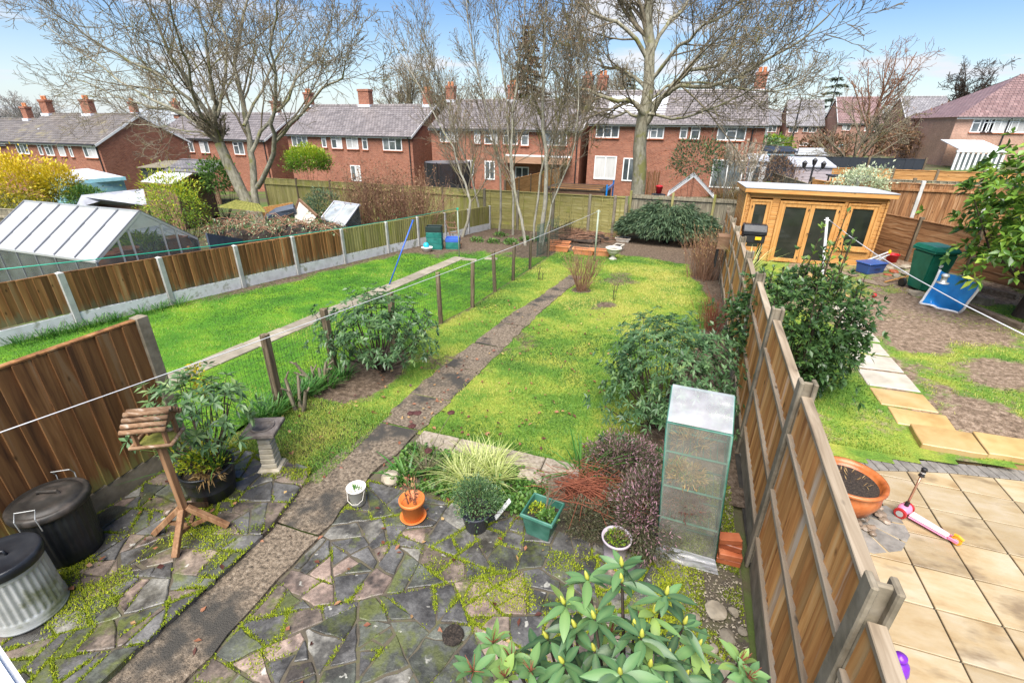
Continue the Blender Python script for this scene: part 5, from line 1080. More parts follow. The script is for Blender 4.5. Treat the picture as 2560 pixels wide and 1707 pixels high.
T = thing('ground_cover', 'low green creeping plants filling the bed between patio and kerb', 'ground cover', V(-1.7, 3.8, 0)); n = 5200; x = rng.uniform(-2.75, -.9, n); y = rng.uniform(3.45, 4.18, n); k = (vnoise(x, y, 2.2, 40) > .3) & (y > 3.42 + .18*vnoise(x, y, 3, 6)); x, y = x[k], y[k]
o = leafmesh('ground_cover', MT['leaf_green'], np.stack([x, y, rng.uniform(.01, .1, len(x))], 1), rng.normal(0, 1, (len(x), 3)) + [0, 0, .5], .05, .036, np.clip(rng.normal(.5, .25, len(x)), 0, 1)); bpy.data.objects.remove(T); tag(o, 'low green creeping plants filling the bed between patio and kerb', 'ground cover', kind='stuff')
T = thing('sedum_plant', 'dead sedum with dark red flat seed heads beside the path', 'plant', V(-2.42, 3.95, 0)); o_ = []
for q in ((-2.62, 4.05, .6), (-2.5, 4.0, .66), (-2.56, 3.95, .5), (-2.2, 4.25, .58), (-2.22, 3.7, .42)):
    p = V(q[0], q[1], q[2]); o_.append(([(-2.42 + R.uniform(-.05, .05), 3.95, 0), tuple((V(-2.42, 3.95, 0) + p)/2 + V(0, 0, .05)), tuple(p)], [.005, .004, .003], 3)); MB().lathe([(0, -.012), (.03, -.006), (.048, .008), (.03, .022), (0, .028)], p, 10).build('seed_head', MT['seed_red'], T, rough=.006)
for k in range(60): a = R.uniform(0, 6.28); l = R.uniform(.1, .3); o_.append(([(-2.3, 3.75, 0), (-2.3 + math.cos(a)*l*.4, 3.75 + math.sin(a)*l*.4, .18), (-2.3 + math.cos(a)*l, 3.75 + math.sin(a)*l, .3 + R.uniform(-.1, .1))], [.003, .0025, .0015], 3))
tubes('stem', o_, MT['bark_twig'], T)
# moss on the paving and along its joints
def mossy(name, label, n, x0, x1, y0, y1, z, th, sc, seed):
    x = rng.uniform(x0, x1, n); y = rng.uniform(y0, y1, n); k = vnoise(x, y, sc, seed, 4) > th + rng.normal(0, .03, n); x, y = x[k], y[k]; m = len(x)
    o = blades(name, MT['moss_leaf'], x, y, np.full(m, z), rng.uniform(.005, .016, m), rng.uniform(.006, .013, m), np.clip(rng.normal(.5, .25, m) + (vnoise(x, y, 2, seed + 1) - .5), 0, 1), 1.8); tag(o, label, 'moss', kind='stuff')
mossy('patio_moss', 'yellow green moss growing over the crazy paving of the patio', 110000, -2.65, .7, .9, 3.5, .02, .64, 1.9, 50)
mossy('strip_moss', 'moss and tiny weeds on the rubble strip beside the fence', 40000, .25, 1.0, 2.0, 5.0, .018, .52, 2.6, 90)
mossy('terrace_moss', 'yellow green moss between the stones of the raised paving', 80000, -5.05, -3.42, .6, 3.35, .092, .63, 2.2, 60)
ex, ey_, ez = [], [], []
for a_, b_, z_ in EDG:
    l_ = math.hypot(b_[0] - a_[0], b_[1] - a_[1]); n_ = int(l_*480); t_ = rng.random(n_); ex.append(a_[0] + (b_[0] - a_[0])*t_ + rng.normal(0, .011, n_)); ey_.append(a_[1] + (b_[1] - a_[1])*t_ + rng.normal(0, .011, n_)); ez.append(np.full(n_, z_ - .006))
ex, ey_, ez = map(np.concatenate, (ex, ey_, ez)); k = vnoise(ex, ey_, 1.6, 71, 4) + rng.normal(0, .05, len(ex)) + .5*(vnoise(ex, ey_, 6, 72, 2) - .5) > np.where(ex > -3, .52, .47); ex, ey_, ez = ex[k], ey_[k], ez[k]; m = len(ex)
tag(blades('joint_moss', MT['moss_leaf'], ex, ey_, ez, rng.uniform(.006, .02, m), rng.uniform(.006, .013, m), np.clip(rng.normal(.45, .25, m), 0, 1), 1.6), 'moss lining the joints between the paving stones', 'moss', kind='stuff')
# mossy rough ground at the head of the terrace by the bird bath
n = 26000; x = rng.uniform(-5.0, -3.35, n); y = rng.uniform(3.2, 4.7, n); o = blades('rough_moss', MT['grass'], x, y, np.full(n, .012) + .02*vnoise(x, y, 3, 4), rng.uniform(.012, .034, n), rng.uniform(.007, .013, n), np.clip(rng.normal(.55, .2, n) + (vnoise(x, y, 2, 9) - .5), 0, 1), 1.6); tag(o, 'rough mossy grass round the stone bird bath', 'moss', kind='stuff')
# fallen leaves
n = 420; x = np.concatenate([rng.uniform(-4.3, .8, 300), rng.uniform(-5, .9, 120)]); y = np.concatenate([4.6 + 6*rng.random(300)**1.6, rng.uniform(1.2, 4.5, 120)]); z = gnd(x, y) + np.where(y > 4.5, .055, np.where(x < -3.35, .13, .04))
tag(leafmesh('fallen_leaves', MT['leaf_dead'], np.stack([x, y, z], 1), np.concatenate([rng.normal(0, 1, (n, 2)), rng.normal(0, .25, (n, 1))], 1), rng.uniform(.04, .085, n), rng.uniform(.025, .05, n), rng.random(n)), 'fallen brown leaves scattered on lawn and paving', 'leaves', kind='stuff')
# ------------------------------------------------------------------ things on the near terrace and patio
def ribbed(prof, c, n=64, amp=.006, mask=None):
    """lathe whose radius ripples round the axis between mask heights"""
    m = MB(); vs = []
    for r, z in prof:
        for t in range(n):
            k = amp if (mask and mask[0] < z < mask[1]) else 0; a = t*2*math.pi/n; rr = r + k*math.cos(a*n/6); vs.append((c[0] + rr*math.cos(a), c[1] + rr*math.sin(a), c[2] + z))
    q = len(prof); m.add(vs, [(i*n + j, i*n + (j + 1) % n, (i + 1)*n + (j + 1) % n, (i + 1)*n + j) for i in range(q - 1) for j in range(n)]); m.add([vs[j] for j in range(n)], [tuple(range(n))]); return m
c = V(-4.48, 1.17, .095); T = thing('dustbin', 'galvanised metal dustbin with black lid at the left edge', 'dustbin', c)
ribbed([(.2, 0), (.232, .0), (.236, .02), (.226, .03), (.234, .05), (.224, .065), (.232, .085), (.222, .1), (.22, .12), (.214, .46), (.216, .48), (.222, .49), (.216, .51), (.22, .53), (.214, .55)], c, 192, .007, (.11, .47)).build('body', MT['galv'], T, smooth=True)
MB().lathe([(.232, .52), (.24, .53), (.242, .57), (.236, .6), (.22, .606), (.2, .592), (.12, .6), (.0, .61)], c, 40).build('lid', MT['black_plastic'], T, smooth=True)
MB().tube([c + V(-.1, -.03, .6), c + V(-.09, -.025, .635), c + V(.03, .02, .64), c + V(.04, .025, .6)], .011, 8).build('handle', MT['black_plastic'], T, smooth=True)
c = V(-4.83, 1.68, .095); T = thing('dustbin', 'black ribbed plastic dustbin with dusty lid against the brown fence', 'dustbin', c)
ribbed([(.2, 0), (.222, .0), (.225, .03), (.25, .56), (.255, .58)], c, 180, .006, (.04, .57)).build('body', MT['black_plastic'], T, smooth=True)
MB().lathe([(.278, .54), (.286, .56), (.284, .6), (.262, .615), (.24, .6), (.235, .612), (.17, .635), (.16, .628), (.1, .645), (0, .65)], c, 44).build('lid', MT['black_dusty'], T, smooth=True)
MB().tube([c + V(-.08, -.02, .64), c + V(-.07, -.015, .672), c + V(.07, .05, .672), c + V(.08, .055, .64)], .013, 8).build('handle', MT['black_dusty'], T)
for q in (-1, 1):
    a = rad(-55) if q > 0 else rad(125); d = V(math.cos(a), math.sin(a), 0); s = V(-d.y, d.x, 0)
    MB().tube([c + d*.29 - s*.07 + V(0, 0, .5), c + d*.3 - s*.07 + V(0, 0, .64), c + d*.26 - s*.07 + V(0, 0, .7), c + d*.26 + s*.07 + V(0, 0, .7), c + d*.3 + s*.07 + V(0, 0, .64), c + d*.29 + s*.07 + V(0, 0, .5)], .004, 6).build('clip', MT['galv'], T)
# bird table
c = V(-4.0, 2.2, .095); T = thing('bird_table', 'wooden bird table with log roof on a four legged post', 'bird table', c)
MB().bar(c + V(0, 0, .2), c + V(0, 0, 1.06), .055, .055).build('post', MT['bird_wood'], T, bevel=.004)
for a in (28, 118, 208, 298):
    d = V(math.cos(rad(a)), math.sin(rad(a)), 0); MB().bar(c + d*.03 + V(0, 0, .3), c + d*.33 + V(0, 0, .02), .05, .05).build('leg', MT['bird_wood'], T, bevel=.004); MB().bar(c + d*.025 + V(0, 0, .08), c + d*.17 + V(0, 0, .14), .03, .03).build('strut', MT['bird_wood'], T)
A = rad(30); ex = V(math.cos(A), math.sin(A), 0); ey = V(-math.sin(A), math.cos(A), 0); f0 = c + V(0, 0, 1.06)
m = Matrix((ex, ey, V(0, 0, 1))).transposed()
MB().cbox(f0 + V(0, 0, .012), .29, .23, .018, M=m).build('tray', MT['moss_roof'], T)
for s in (-1, 1):
    MB().tube([f0 - ex*.165 + ey*.12*s + V(0, 0, .03), f0 + ex*.165 + ey*.12*s + V(0, 0, .03)], .016, 8).build('rim_log', MT['bird_log'], T, smooth=True); MB().tube([f0 + ex*.155*s - ey*.13 + V(0, 0, .03), f0 + ex*.155*s + ey*.13 + V(0, 0, .03)], .016, 8).build('rim_log', MT['bird_log'], T, smooth=True)
    for t in (-1, 1): MB().bar(f0 + ex*.115*s + ey*.09*t + V(0, 0, .02), f0 + ex*.115*s + ey*.09*t + V(0, 0, .2), .034, .026).build('corner_post', MT['bird_wood'], T)
    g0 = f0 + ex*.13*s; MB().extr([g0 - ey*.13 + V(0, 0, .195), g0 + ey*.13 + V(0, 0, .195), g0 + V(0, 0, .29)], ex*.014*s).build('gable', MT['bird_wood'], T)
    for k in range(4):
        o = ey*s*(.024 + .041*k) + V(0, 0, .305 - .032*k); MB().tube([f0 + o - ex*.17, f0 + o + ex*.17], .0225, 10).build('roof_log', MT['bird_log'], T, smooth=True)
# black tub with rhododendron and golden shrub
c = V(-4.27, 2.68, .093); T = thing('potted_shrub', 'large black tub with rhododendron and yellow leaved shrub', 'potted plant', c)
MB().lathe([(.2, 0), (.212, .01), (.228, .12), (.233, .125), (.232, .14), (.244, .26), (.25, .265), (.25, .285), (.258, .34), (.268, .345), (.268, .365), (.25, .365), (.235, .29)], c, 40).build('pot', MT['black_plastic'], T, smooth=True); MB().lathe([(.24, .29), (.12, .31), (0, .32)], c, 24).build('soil', MT['compost'], T)
rhodo('', c + V(0, 0, .3), c + V(-.08, .14, .86), (.52, .5, .46), 130, MT['leaf_rhodo_grey'], .11, .034, seed=14, nst=24, r0=.012, T=T, lump=.5, col0=.6)
leafblob('', '', '', c + V(.0, -.04, .42), (.21, .2, .14), 420, MT['leaf_yelgreen'], .05, .024, -.1, .4, lambda p, u: rng.uniform(.4, 1, len(p)), 10, T, base=c + V(0, 0, .3), part='yellow_foliage')
leafblob('', '', '', c + V(-.26, -.06, .45), (.14, .12, .28), 200, MT['leaf_yelgreen'], .06, .03, -1, .5, lambda p, u: rng.uniform(.5, 1, len(p)), 0, T, part='yellow_foliage')
leafblob('', '', '', c + V(-.16, .3, 1.2), (.07, .06, .2), 110, MT['leaf_yellow'], .05, .025, -1, .5, None, 0, T, part='yellow_foliage')
leafblob('', '', '', c + V(.14, -.08, .34), (.12, .1, .06), 160, MT['leaf_straw'], .1, .012, -.1, .3, None, 0, T, part='dead_leaves', droop=.5)
strap('', '', '', c + V(.13, .02, .3), 40, .5, 1, MT['leaf_iris'], .012, .04, .8, T, 'grass_leaf')
p = V(-4.6, 2.55, .11); MB().prism(rough_poly([(-4.78, 2.4), (-4.44, 2.42), (-4.4, 2.72), (-4.74, 2.78)], .1, .015), .095, .145).build('loose_slab', MT['stones'][1], None, bevel=.01); tag(bpy.context.scene.objects['loose_slab'], 'loose mossy dark slab lying beside the black tub', 'slab')
def rock(name, label, cat, c, s, mat, seed=0, T=None, flat_=.6, group=None, part='stone', n=10):
    bm = bmesh.new(); bmesh.ops.create_icosphere(bm, subdivisions=2, radius=1); rr = random.Random(seed)
    k = Vector((rr.uniform(.8, 1.2), rr.uniform(.8, 1.2), flat_*rr.uniform(.8, 1.2)))
    dirs = [Vector((rr.gauss(0, 1), rr.gauss(0, 1), rr.gauss(0, 1))).normalized() for _ in range(7)]; cut = [rr.uniform(.6, .9) for _ in dirs]
    for v in bm.verts:
        for d, h in zip(dirs, cut):
            e = v.co.dot(d) - h
            if e > 0: v.co -= d*e
        v.co = Vector((v.co.x*k.x, v.co.y*k.y, v.co.z*k.z))*s
    me = bpy.data.meshes.new(name); bm.to_mesh(me); bm.free(); me.transform(Matrix.Rotation(rr.uniform(0, 6.28), 4, 'Z')); zmin = min(v.co.z for v in me.vertices); me.materials.append(mat)
    if T is not None: return inst(part, me, T, (c[0], c[1], c[2] - zmin*.8))
    o = bpy.data.objects.new(name, me); COL.objects.link(o); o.location = (c[0], c[1], c[2] - zmin*.8); return tag(o, label, cat, group)
rock('stone', 'rounded pale stone in front of the loose mossy slab', 'stone', (-4.42, 2.3, .092), .06, MT['pebble'], 3)
rock('stone', 'mossy boulder behind the white bucket', 'stone', (-2.62, 3.55, .0), .12, MT['rock'], 5)
rock('stone', 'flat mossy stone at the corner of the kerb by the path', 'stone', (-2.45, 4.28, .06), .09, MT['rock'], 6, flat_=.3)
# bird bath
c = V(-4.0, 3.22, .02); T = thing('bird_bath', 'square topped stone bird bath on a pedestal', 'bird bath', c); A = rad(24)
def sq(m, prof, c, A=A):
    ca, sa = math.cos(A), math.sin(A); vs = []
    for r, z in prof:
        for x, y in ((-r, -r), (r, -r), (r, r), (-r, r)): vs.append((c.x + x*ca - y*sa, c.y + x*sa + y*ca, c.z + z))
    n = len(prof); m.add(vs, [(i*4 + j, i*4 + (j + 1) % 4, (i + 1)*4 + (j + 1) % 4, (i + 1)*4 + j) for i in range(n - 1) for j in range(4)] + [(3, 2, 1, 0), tuple(range(4*n - 4, 4*n))]); return m
sq(MB(), [(.13, 0), (.13, .06), (.12, .065), (.12, .09), (.085, .1)], c).build('base', MT['birdbath'], T, bevel=.006)
for k in range(7): sq(MB(), [(.083 - .003*k, .1 + .064*k + .003), (.083 - .003*k, .1 + .064*(k + 1) - .003)], c, A + R.uniform(-.05, .05)).build('course', MT['birdbath'], T, bevel=.008)
sq(MB(), [(.1, .55), (.17, .575), (.178, .58), (.178, .62), (.165, .626), ], c).build('top', MT['bath_top'], T, bevel=.006)
MB().lathe([(.13, .63), (.125, .64), (.112, .636), (.1, .628), (0, .6275)], c, 28).build('bowl_rim', MT['bath_top'], T, smooth=True)
# pots along the patio
def pot(T, c, prof, mat, soil_r, soil_z, n=32, smooth=True): MB().lathe(prof, c, n).build('pot', mat, T, smooth=smooth); MB().lathe([(soil_r, soil_z), (0, soil_z + .01)], c, 20).build('soil', MT['compost'], T)
c = V(-2.78, 3.13, .02); T = thing('bucket', 'white plastic bucket with a few bulb shoots', 'bucket', c); pot(T, c, [(.072, 0), (.078, .004), (.094, .19), (.1, .192), (.102, .21), (.094, .21), (.088, .16)], MT['white_plastic'], .088, .15); strap('', '', '', c + V(0, 0, .15), 16, .08, 1, MT['leaf_iris'], .012, .05, .4, T, 'shoot')
MB().tube([c + V(.1, 0, .19), c + V(.1, -.05, .1), c + V(.06, -.085, .06), c + V(0, -.1, .05), c + V(-.06, -.085, .07), c + V(-.1, -.03, .17)], .003, 5).build('handle', MT['white_plastic'], T)
c = V(-2.12, 3.14, .02); T = thing('potted_plant', 'bright orange plastic pot on a saucer with a dead plant', 'potted plant', c); MB().lathe([(.1, 0), (.125, .012), (.135, .03), (.128, .03), (.115, .016), (0, .016)], c, 32).build('saucer', MT['terra_bright'], T, smooth=True)
pot(T, c + V(0, 0, .014), [(.095, 0), (.1, .005), (.115, .19), (.128, .195), (.132, .215), (.13, .235), (.12, .236), (.112, .17)], MT['terra_bright'], .112, .16); o_ = []; brush(o_, c + V(0, 0, .17), 9, .34, 1, .005, .4, 3, .05); tubes('stem', o_, MT['bark_red'], T)
leafblob('', '', '', c + V(0, 0, .36), (.09, .09, .14), 36, MT['leaf_dead'], .05, .03, -1, .2, None, 0, T, part='dead_leaf')
c = V(-1.46, 3.24, .02); T = thing('potted_plant', 'dark grey round pot overflowing with a small leaved shrub', 'potted plant', c); pot(T, c, [(.1, 0), (.108, .004), (.148, .2), (.155, .205), (.158, .225), (.15, .226), (.14, .18)], MT['grey_plastic'], .14, .17)
leafblob('', '', '', c + V(0, .02, .36), (.24, .22, .22), 2600, MT['leaf_rhodo'], .03, .013, -.5, .25, lambda p, u: np.clip(rng.normal(.45, .25, len(p)), 0, 1), 26, T, base=c + V(0, 0, .17))
MB().bar(c + V(.18, .06, .12), c + V(.3, .16, .3), .05, .008).build('plant_label', MT['white_wood'], T)
c = V(-.83, 3.42, .02); A = rad(-8); T = thing('planter', 'square green plastic planter with a bare twig and weeds', 'planter', c)
sq(MB(), [(.115, 0), (.15, .24), (.168, .242), (.172, .262), (.165, .285), (.15, .286), (.142, .2)], c, A).build('pot', MT['green_planter'], T, bevel=.004); sq(MB(), [(.143, .19), (.14, .205)], c, A).build('soil', MT['compost'], T)
o_ = []; brush(o_, c + V(.02, .02, .2), 5, .42, 1, .005, .22, 3, .03); tubes('stem', o_, MT['bark_twig'], T); leafblob('', '', '', c + V(.06, -.04, .22), (.09, .09, .06), 240, MT['leaf_green'], .045, .026, -.1, .3, None, 0, T, part='leaf'); leafblob('', '', '', c + V(-.06, .03, .22), (.09, .09, .05), 260, MT['leaf_yelgreen'], .025, .014, -.1, .3, None, 0, T, part='weed')
c = V(-.1, 3.36, .02); T = thing('planter', 'pale lilac round plastic pot with low weeds', 'planter', c); pot(T, c, [(.095, 0), (.105, .004), (.1, .02), (.125, .2), (.138, .205), (.14, .23), (.128, .232), (.118, .19)], MT['lilac_plastic'], .118, .2); leafblob('', '', '', c + V(0, 0, .205), (.11, .11, .05), 320, MT['leaf_yelgreen'], .03, .012, -.1, .2, lambda p, u: rng.uniform(0, .6, len(p)), 0, T, part='weed'); leafblob('', '', '', c + V(.02, .02, .215), (.08, .08, .07), 60, MT['leaf_dead'], .04, .005, 0, .2, None, 0, T, part='dead_stem')
# plastic cold frame tower
base = [V(.28, 3.54, .02), V(.78, 3.52, .02), V(.8, 3.84, .02), V(.3, 3.86, .02)]; lean = V(-.115, .03, 0)
T = thing('plastic_greenhouse', 'narrow clear plastic tower greenhouse with green frame against the fence', 'greenhouse', V(.54, 3.7, .02))
def lv(i, z): return base[i] + V(0, 0, z) + lean*(z/1.5)
hts = (1.42, 1.42, 1.6, 1.6)
for i in range(4): MB().tube([lv(i, 0), lv(i, .7), lv(i, hts[i])], .012, 8).build('upright', MT['green_planter'], T, smooth=True)
for z in (.06, .42, .78, 1.14, 1.42):
    for i in range(4):
        zi, zj = (z, z) if z < 1.4 else (hts[i], hts[(i + 1) % 4]); MB().tube([lv(i, zi), lv((i + 1) % 4, zj)], .01, 6).build('crossbar', MT['green_planter'], T)
for z in (.42, .78, 1.14):
    m = MB()
    for k in range(9): m.tube([lv(0, z).lerp(lv(1, z), (k + .5)/9), lv(3, z).lerp(lv(2, z), (k + .5)/9)], .003, 4)
    m.build('shelf', MT['green_planter'], T)
def film(name, quad, mat, nx=8, ny=10, amp=.008, out=V(0, 0, 0)):
    vs = []
    for j in range(ny + 1):
        for i in range(nx + 1):
            p = quad[0].lerp(quad[1], i/nx).lerp(quad[3].lerp(quad[2], i/nx), j/ny) + out; e = 0 if i in (0, nx) or j in (0, ny) else 1; vs.append(p + rvec()*amp*e)
    return MB().add(vs, [(j*(nx + 1) + i, j*(nx + 1) + i + 1, (j + 1)*(nx + 1) + i + 1, (j + 1)*(nx + 1) + i) for j in range(ny) for i in range(nx)]).build(name, mat, T, smooth=True)
for a, b in ((0, 1), (1, 2), (2, 3), (3, 0)):
    n_ = (lv(a, 0) - lv((a + 2) % 4, 0)) + (lv(b, 0) - lv((b + 2) % 4, 0)); n_.z = 0; film('cover', [lv(a, .0), lv(b, .0), lv(b, hts[b]), lv(a, hts[a])], MT['clear_film'], out=n_.normalized()*.014)
film('cover_top', [lv(0, hts[0]), lv(1, hts[1]), lv(2, hts[2]), lv(3, hts[3])], MT['film_top'], out=V(0, 0, .016))
m = MB(); film('skirt', [lv(0, -.0) + V(-.03, -.06, 0), lv(1, 0) + V(.04, -.05, 0), lv(1, .12), lv(0, .12)], MT['film_top'], amp=.015, out=V(0, -.02, 0))
leafblob('', '', '', lv(0, .84).lerp(lv(2, .84), .35), (.17, .12, .13), 500, MT['leaf_straw'], .07, .01, -.3, .2, None, 0, T, part='dead_plant'); leafblob('', '', '', lv(0, .52).lerp(lv(2, .52), .4), (.2, .13, .16), 900, MT['leaf_dead'], .06, .012, -.4, .2, lambda p, u: rng.uniform(0, .3, len(p)), 0, T, part='dead_plant'); leafblob('', '', '', lv(0, 1.2).lerp(lv(2, 1.2), .4), (.15, .1, .12), 260, MT['leaf_straw'], .09, .006, -.3, .2, None, 0, T, part='dead_plant')
for i, (dx, z, s) in enumerate(((0, .02, 0), (.005, .09, .06), (.0, .16, -.1), (-.02, .225, .25))):
    m = MB().cbox(V(.9 + dx, 3.68, z + .032), .2, .1 if i != 1 else .2, .062, rz=s)
    if i == 0: m = MB().cbox(V(.9, 3.7, .05), .22, .22, .065)
    o = m.build('brick', MT['red_tile'], None, bevel=.006); tag(o, ['dark red brick at the bottom of the small stack by the fence', 'red brick second from the bottom of the small stack', 'dark brick third up in the small stack', 'wet orange tile on top of the small brick stack'][i], 'brick')
# stones and rubble along the fence
spots = [(.78, 3.05, .1), (.62, 2.95, .05), (.92, 3.1, .06), (.86, 2.85, .07), (.74, 2.72, .045), (.84, 2.55, .11), (.95, 2.65, .05), (.68, 2.5, .05), (.9, 2.3, .07), (.6, 2.75, .04), (.97, 2.95, .04), (.93, 2.45, .04), (.76, 2.2, .06)]
for i, (x, y, s) in enumerate(spots): rock('rubble_stone', 'broken buff stone in the rubble strip beside the board fence', 'stone', (x, y, .015), s, MT['rock'], 30 + i, flat_=.45, group='rubble stones by the fence')
n = 3200; v = []; f = []
for k in range(n):
    x, y = R.uniform(.3, 1.0), R.uniform(.9, 4.9)
    if x < .55 and y < 3.4: x += .4
    s = R.uniform(.006, .02); z = .02; p = [V(x + R.uniform(-s, s), y + R.uniform(-s, s), z + (s*.6 if i == 3 else 0)) for i in range(4)]; b0 = len(v); v += [tuple(q) for q in p]; f += [(b0, b0 + 1, b0 + 3), (b0 + 1, b0 + 2, b0 + 3), (b0 + 2, b0, b0 + 3)]
tag(link('gravel_chips', npmesh('gravel_chips', np.array(v), np.array(f)), MT['rock']), 'loose stone chips along the foot of the board fence', 'gravel', kind='stuff')
for i, (x, y, r) in enumerate(((-.05, 2.55, .1), (-1.2, 2.15, .085))):
    o = MB().lathe([(r, 0), (r*1.02, .004), (r*.95, .016), (r*.5, .02), (0, .016)], (x, y, .022), 22).build('round_stone', MT['stones'][3] if i == 0 else MT['compost'], None, rough=.004); tag(o, ['round crumbling stone disc set in the patio', 'spilled heap of dark compost on the patio'][i], ['stone', 'compost'][i])
# ------------------------------------------------------------------ foreground rhododendron under the window
b = V(.12, .95, .02); T = thing('rhododendron', 'tall rhododendron with yellow buds in the near foreground', 'shrub', b)
cr_ = lambda x, y: ((1150 + x*.3401)/KD, (1350 + y*.3401)/KD)
wh = [(1190, 190), (940, 290), (1190, 310), (770, 470), (990, 575), (1425, 535), (1515, 400), (1645, 615), (645, 720), (1335, 710), (990, 810), (1745, 780), (1525, 850), (1395, 925), (1800, 970), (850, 640), (1280, 640), (760, 900), (1180, 980), (560, 850), (900, 1000), (1650, 1000), (1300, 1060), (700, 1060), (1500, 1080), (1950, 1100)]
young = [(240, 750), (380, 870), (100, 960), (2050, 900), (520, 960), (2120, 1010), (1100, 690), (330, 1000)]
tips = []; axs = []
for i, q in enumerate(wh):
    p = AZ(*cr_(*q), 2.42 - .00032*abs(q[0] - 1150) - .00022*q[1] + R.uniform(-.05, .05)); tips.append(tuple(p)); d = Vector((p.x - .12, p.y - .9, .5)).normalized(); axs.append((d.x*.8, d.y*.6 - .15, .75))
tips = np.array(tips); axs = np.array(axs); B, D, Ls, Ws, Cc = whorls(tips, axs, (7, 9), .108, .031, (55, 105), .5, .34); leafmesh('foliage', MT['leaf_front'], B, D, Ls, Ws, Cc, T, True, .22)
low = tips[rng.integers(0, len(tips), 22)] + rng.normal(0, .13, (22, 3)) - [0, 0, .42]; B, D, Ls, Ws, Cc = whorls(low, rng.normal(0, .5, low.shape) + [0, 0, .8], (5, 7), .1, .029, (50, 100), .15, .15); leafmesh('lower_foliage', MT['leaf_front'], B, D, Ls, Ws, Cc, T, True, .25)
yt_ = np.array([tuple(AZ(*cr_(*q), 2.15)) for q in young]); B, D, Ls, Ws, Cc = whorls(yt_, np.tile([[0, -.1, 1.]], (len(yt_), 1)), (6, 8), .09, .03, (30, 95), .8, .15); leafmesh('young_foliage', MT['leaf_front'], B, D, Ls, Ws, Cc, T, True, .2)
for p, a in zip(tips, axs):
    d = Vector(a).normalized(); MB().tube([Vector(p), Vector(p) + d*.012, Vector(p) + d*.028, Vector(p) + d*.038], [.005, .009, .006, .001], 6).build('bud', MT['bud'], T, smooth=True)
o_ = []
for p in yt_:
    for k in range(9): d = Vector((R.gauss(0, .5), R.gauss(0, .5), 1)).normalized(); o_.append(([tuple(p), tuple(Vector(p) + d*R.uniform(.03, .06))], [.002, .001], 3))
tubes('seed_stalk', o_, MT['fern_red'], T)['kind'] = 'stuff'; o_ = []
for p in np.concatenate([tips, low[:20], yt_]):
    m_ = Vector((.12 + (p[0] - .12)*.55, .95 + (p[1] - .95)*.55, p[2] - .5)); o_.append((([(.12 + R.uniform(-.06, .06), .95 + R.uniform(-.06, .06), 0), (.12 + (m_.x - .12)*.4, .95 + (m_.y - .95)*.4, m_.z*.55), tuple(m_), tuple((m_ + Vector(p))/2 + rvec()*.02), tuple(p)]), [.024, .02, .012, .007, .004], 2))
tubes('stem', o_, MT['bark_dark'], T)
# white sash of the window the view is taken from
T = thing('window_sash', 'white plastic window frame corner at the bottom left', 'window', AZ(-40, 1560, 2.9)); p0 = AZ(-72, 1480, 2.95); p1 = AZ(28, 1640, 2.95); MB().bar(p0, p1, .05, .05).build('rail', MT['upvc'], T, bevel=.008, seg=2); MB().bar(p0 + V(-.035, -.02, -.01), p1 + V(-.035, -.02, -.01), .05, .03).build('bead', MT['upvc'], T, bevel=.004)
# ------------------------------------------------------------------ right hand patio things
c = V(2.07, 4.78, .036); T = thing('planter_bowl', 'wide glazed terracotta bowl full of dark soil on the sandstone patio', 'planter', c)
MB().lathe([(.14, 0), (.18, .01), (.27, .1), (.32, .22), (.315, .3), (.295, .335), (.3, .35), (.325, .36), (.34, .375), (.337, .4), (.31, .402), (.285, .37), (.27, .33)], c, 44).build('bowl', MT['terra_glaze'], T, smooth=True); MB().lathe([(.28, .335), (.15, .345), (0, .35)], c, 24).build('soil', MT['compost'], T)
leafblob('', '', '', c + V(0, 0, .35), (.2, .2, .02), 40, MT['leaf_straw'], .07, .008, 0, .2, None, 0, T, part='straw', upb=0)
for i in range(26):
    a = R.uniform(-1.75, .25); rr = R.uniform(.2, .44); rock('pebble', 'smooth brown pebble heaped at the foot of the terracotta bowl', 'pebble', (2.07 + rr*math.cos(a), 4.78 + rr*math.sin(a), .037 + (.03 if i > 17 else 0)), R.uniform(.034, .055), MT['pebble'], 60 + i, flat_=.55, group='pebbles round the terracotta bowl')
# scooter
w1 = AZ(2065, 1183, .09); w3 = AZ(2197, 1240, .085); w2 = AZ(2088, 1160, .09); T = thing('scooter', 'pink three wheeled child scooter with upright handle on the patio', 'scooter', V((w1.x + w3.x)/2, (w1.y + w3.y)/2, .034))
fwd = (w3 - (w1 + w2)/2); fwd.z = 0; fwd.normalize(); sd2 = V(-fwd.y, fwd.x, 0); fc = (w1 + w2)/2; fc.z = .034 + .055
rc = V(w3.x, w3.y, .034 + .045)
def wheel(p, r, w, m, nm='wheel'):
    o = MB().tube([p - sd2*w/2, p - sd2*w*.3, p + sd2*w*.3, p + sd2*w/2], [r*.86, r, r, r*.86], 20).build(nm, m, T, smooth=False); MB().tube([p - sd2*(w/2 + .004), p + sd2*(w/2 + .004)], r*.55, 14).build('hub', MT['alu'], o)
for s in (-1, 1): wheel(fc + sd2*s*.085, .058, .026, MT['red_wheel'])
wheel(rc, .045, .024, MT['orange_wheel'])
d0 = fc + fwd*.06 + V(0, 0, .0); d1 = rc - fwd*.06
MB().extr([d0 - sd2*.05 + V(0, 0, -.005), d0 + sd2*.05 + V(0, 0, -.005), d1 + sd2*.036 + V(0, 0, -.005), d1 - sd2*.036 + V(0, 0, -.005)], (0, 0, .022)).build('deck', MT['pink_pale'], T, bevel=.008, seg=2); MB().extr([d0 - sd2*.055 + V(0, 0, -.02), d0 + sd2*.055 + V(0, 0, -.02), d1 + sd2*.04 + V(0, 0, -.02), d1 - sd2*.04 + V(0, 0, -.02)], (0, 0, .014)).build('deck_base', MT['pink'], T, bevel=.004)
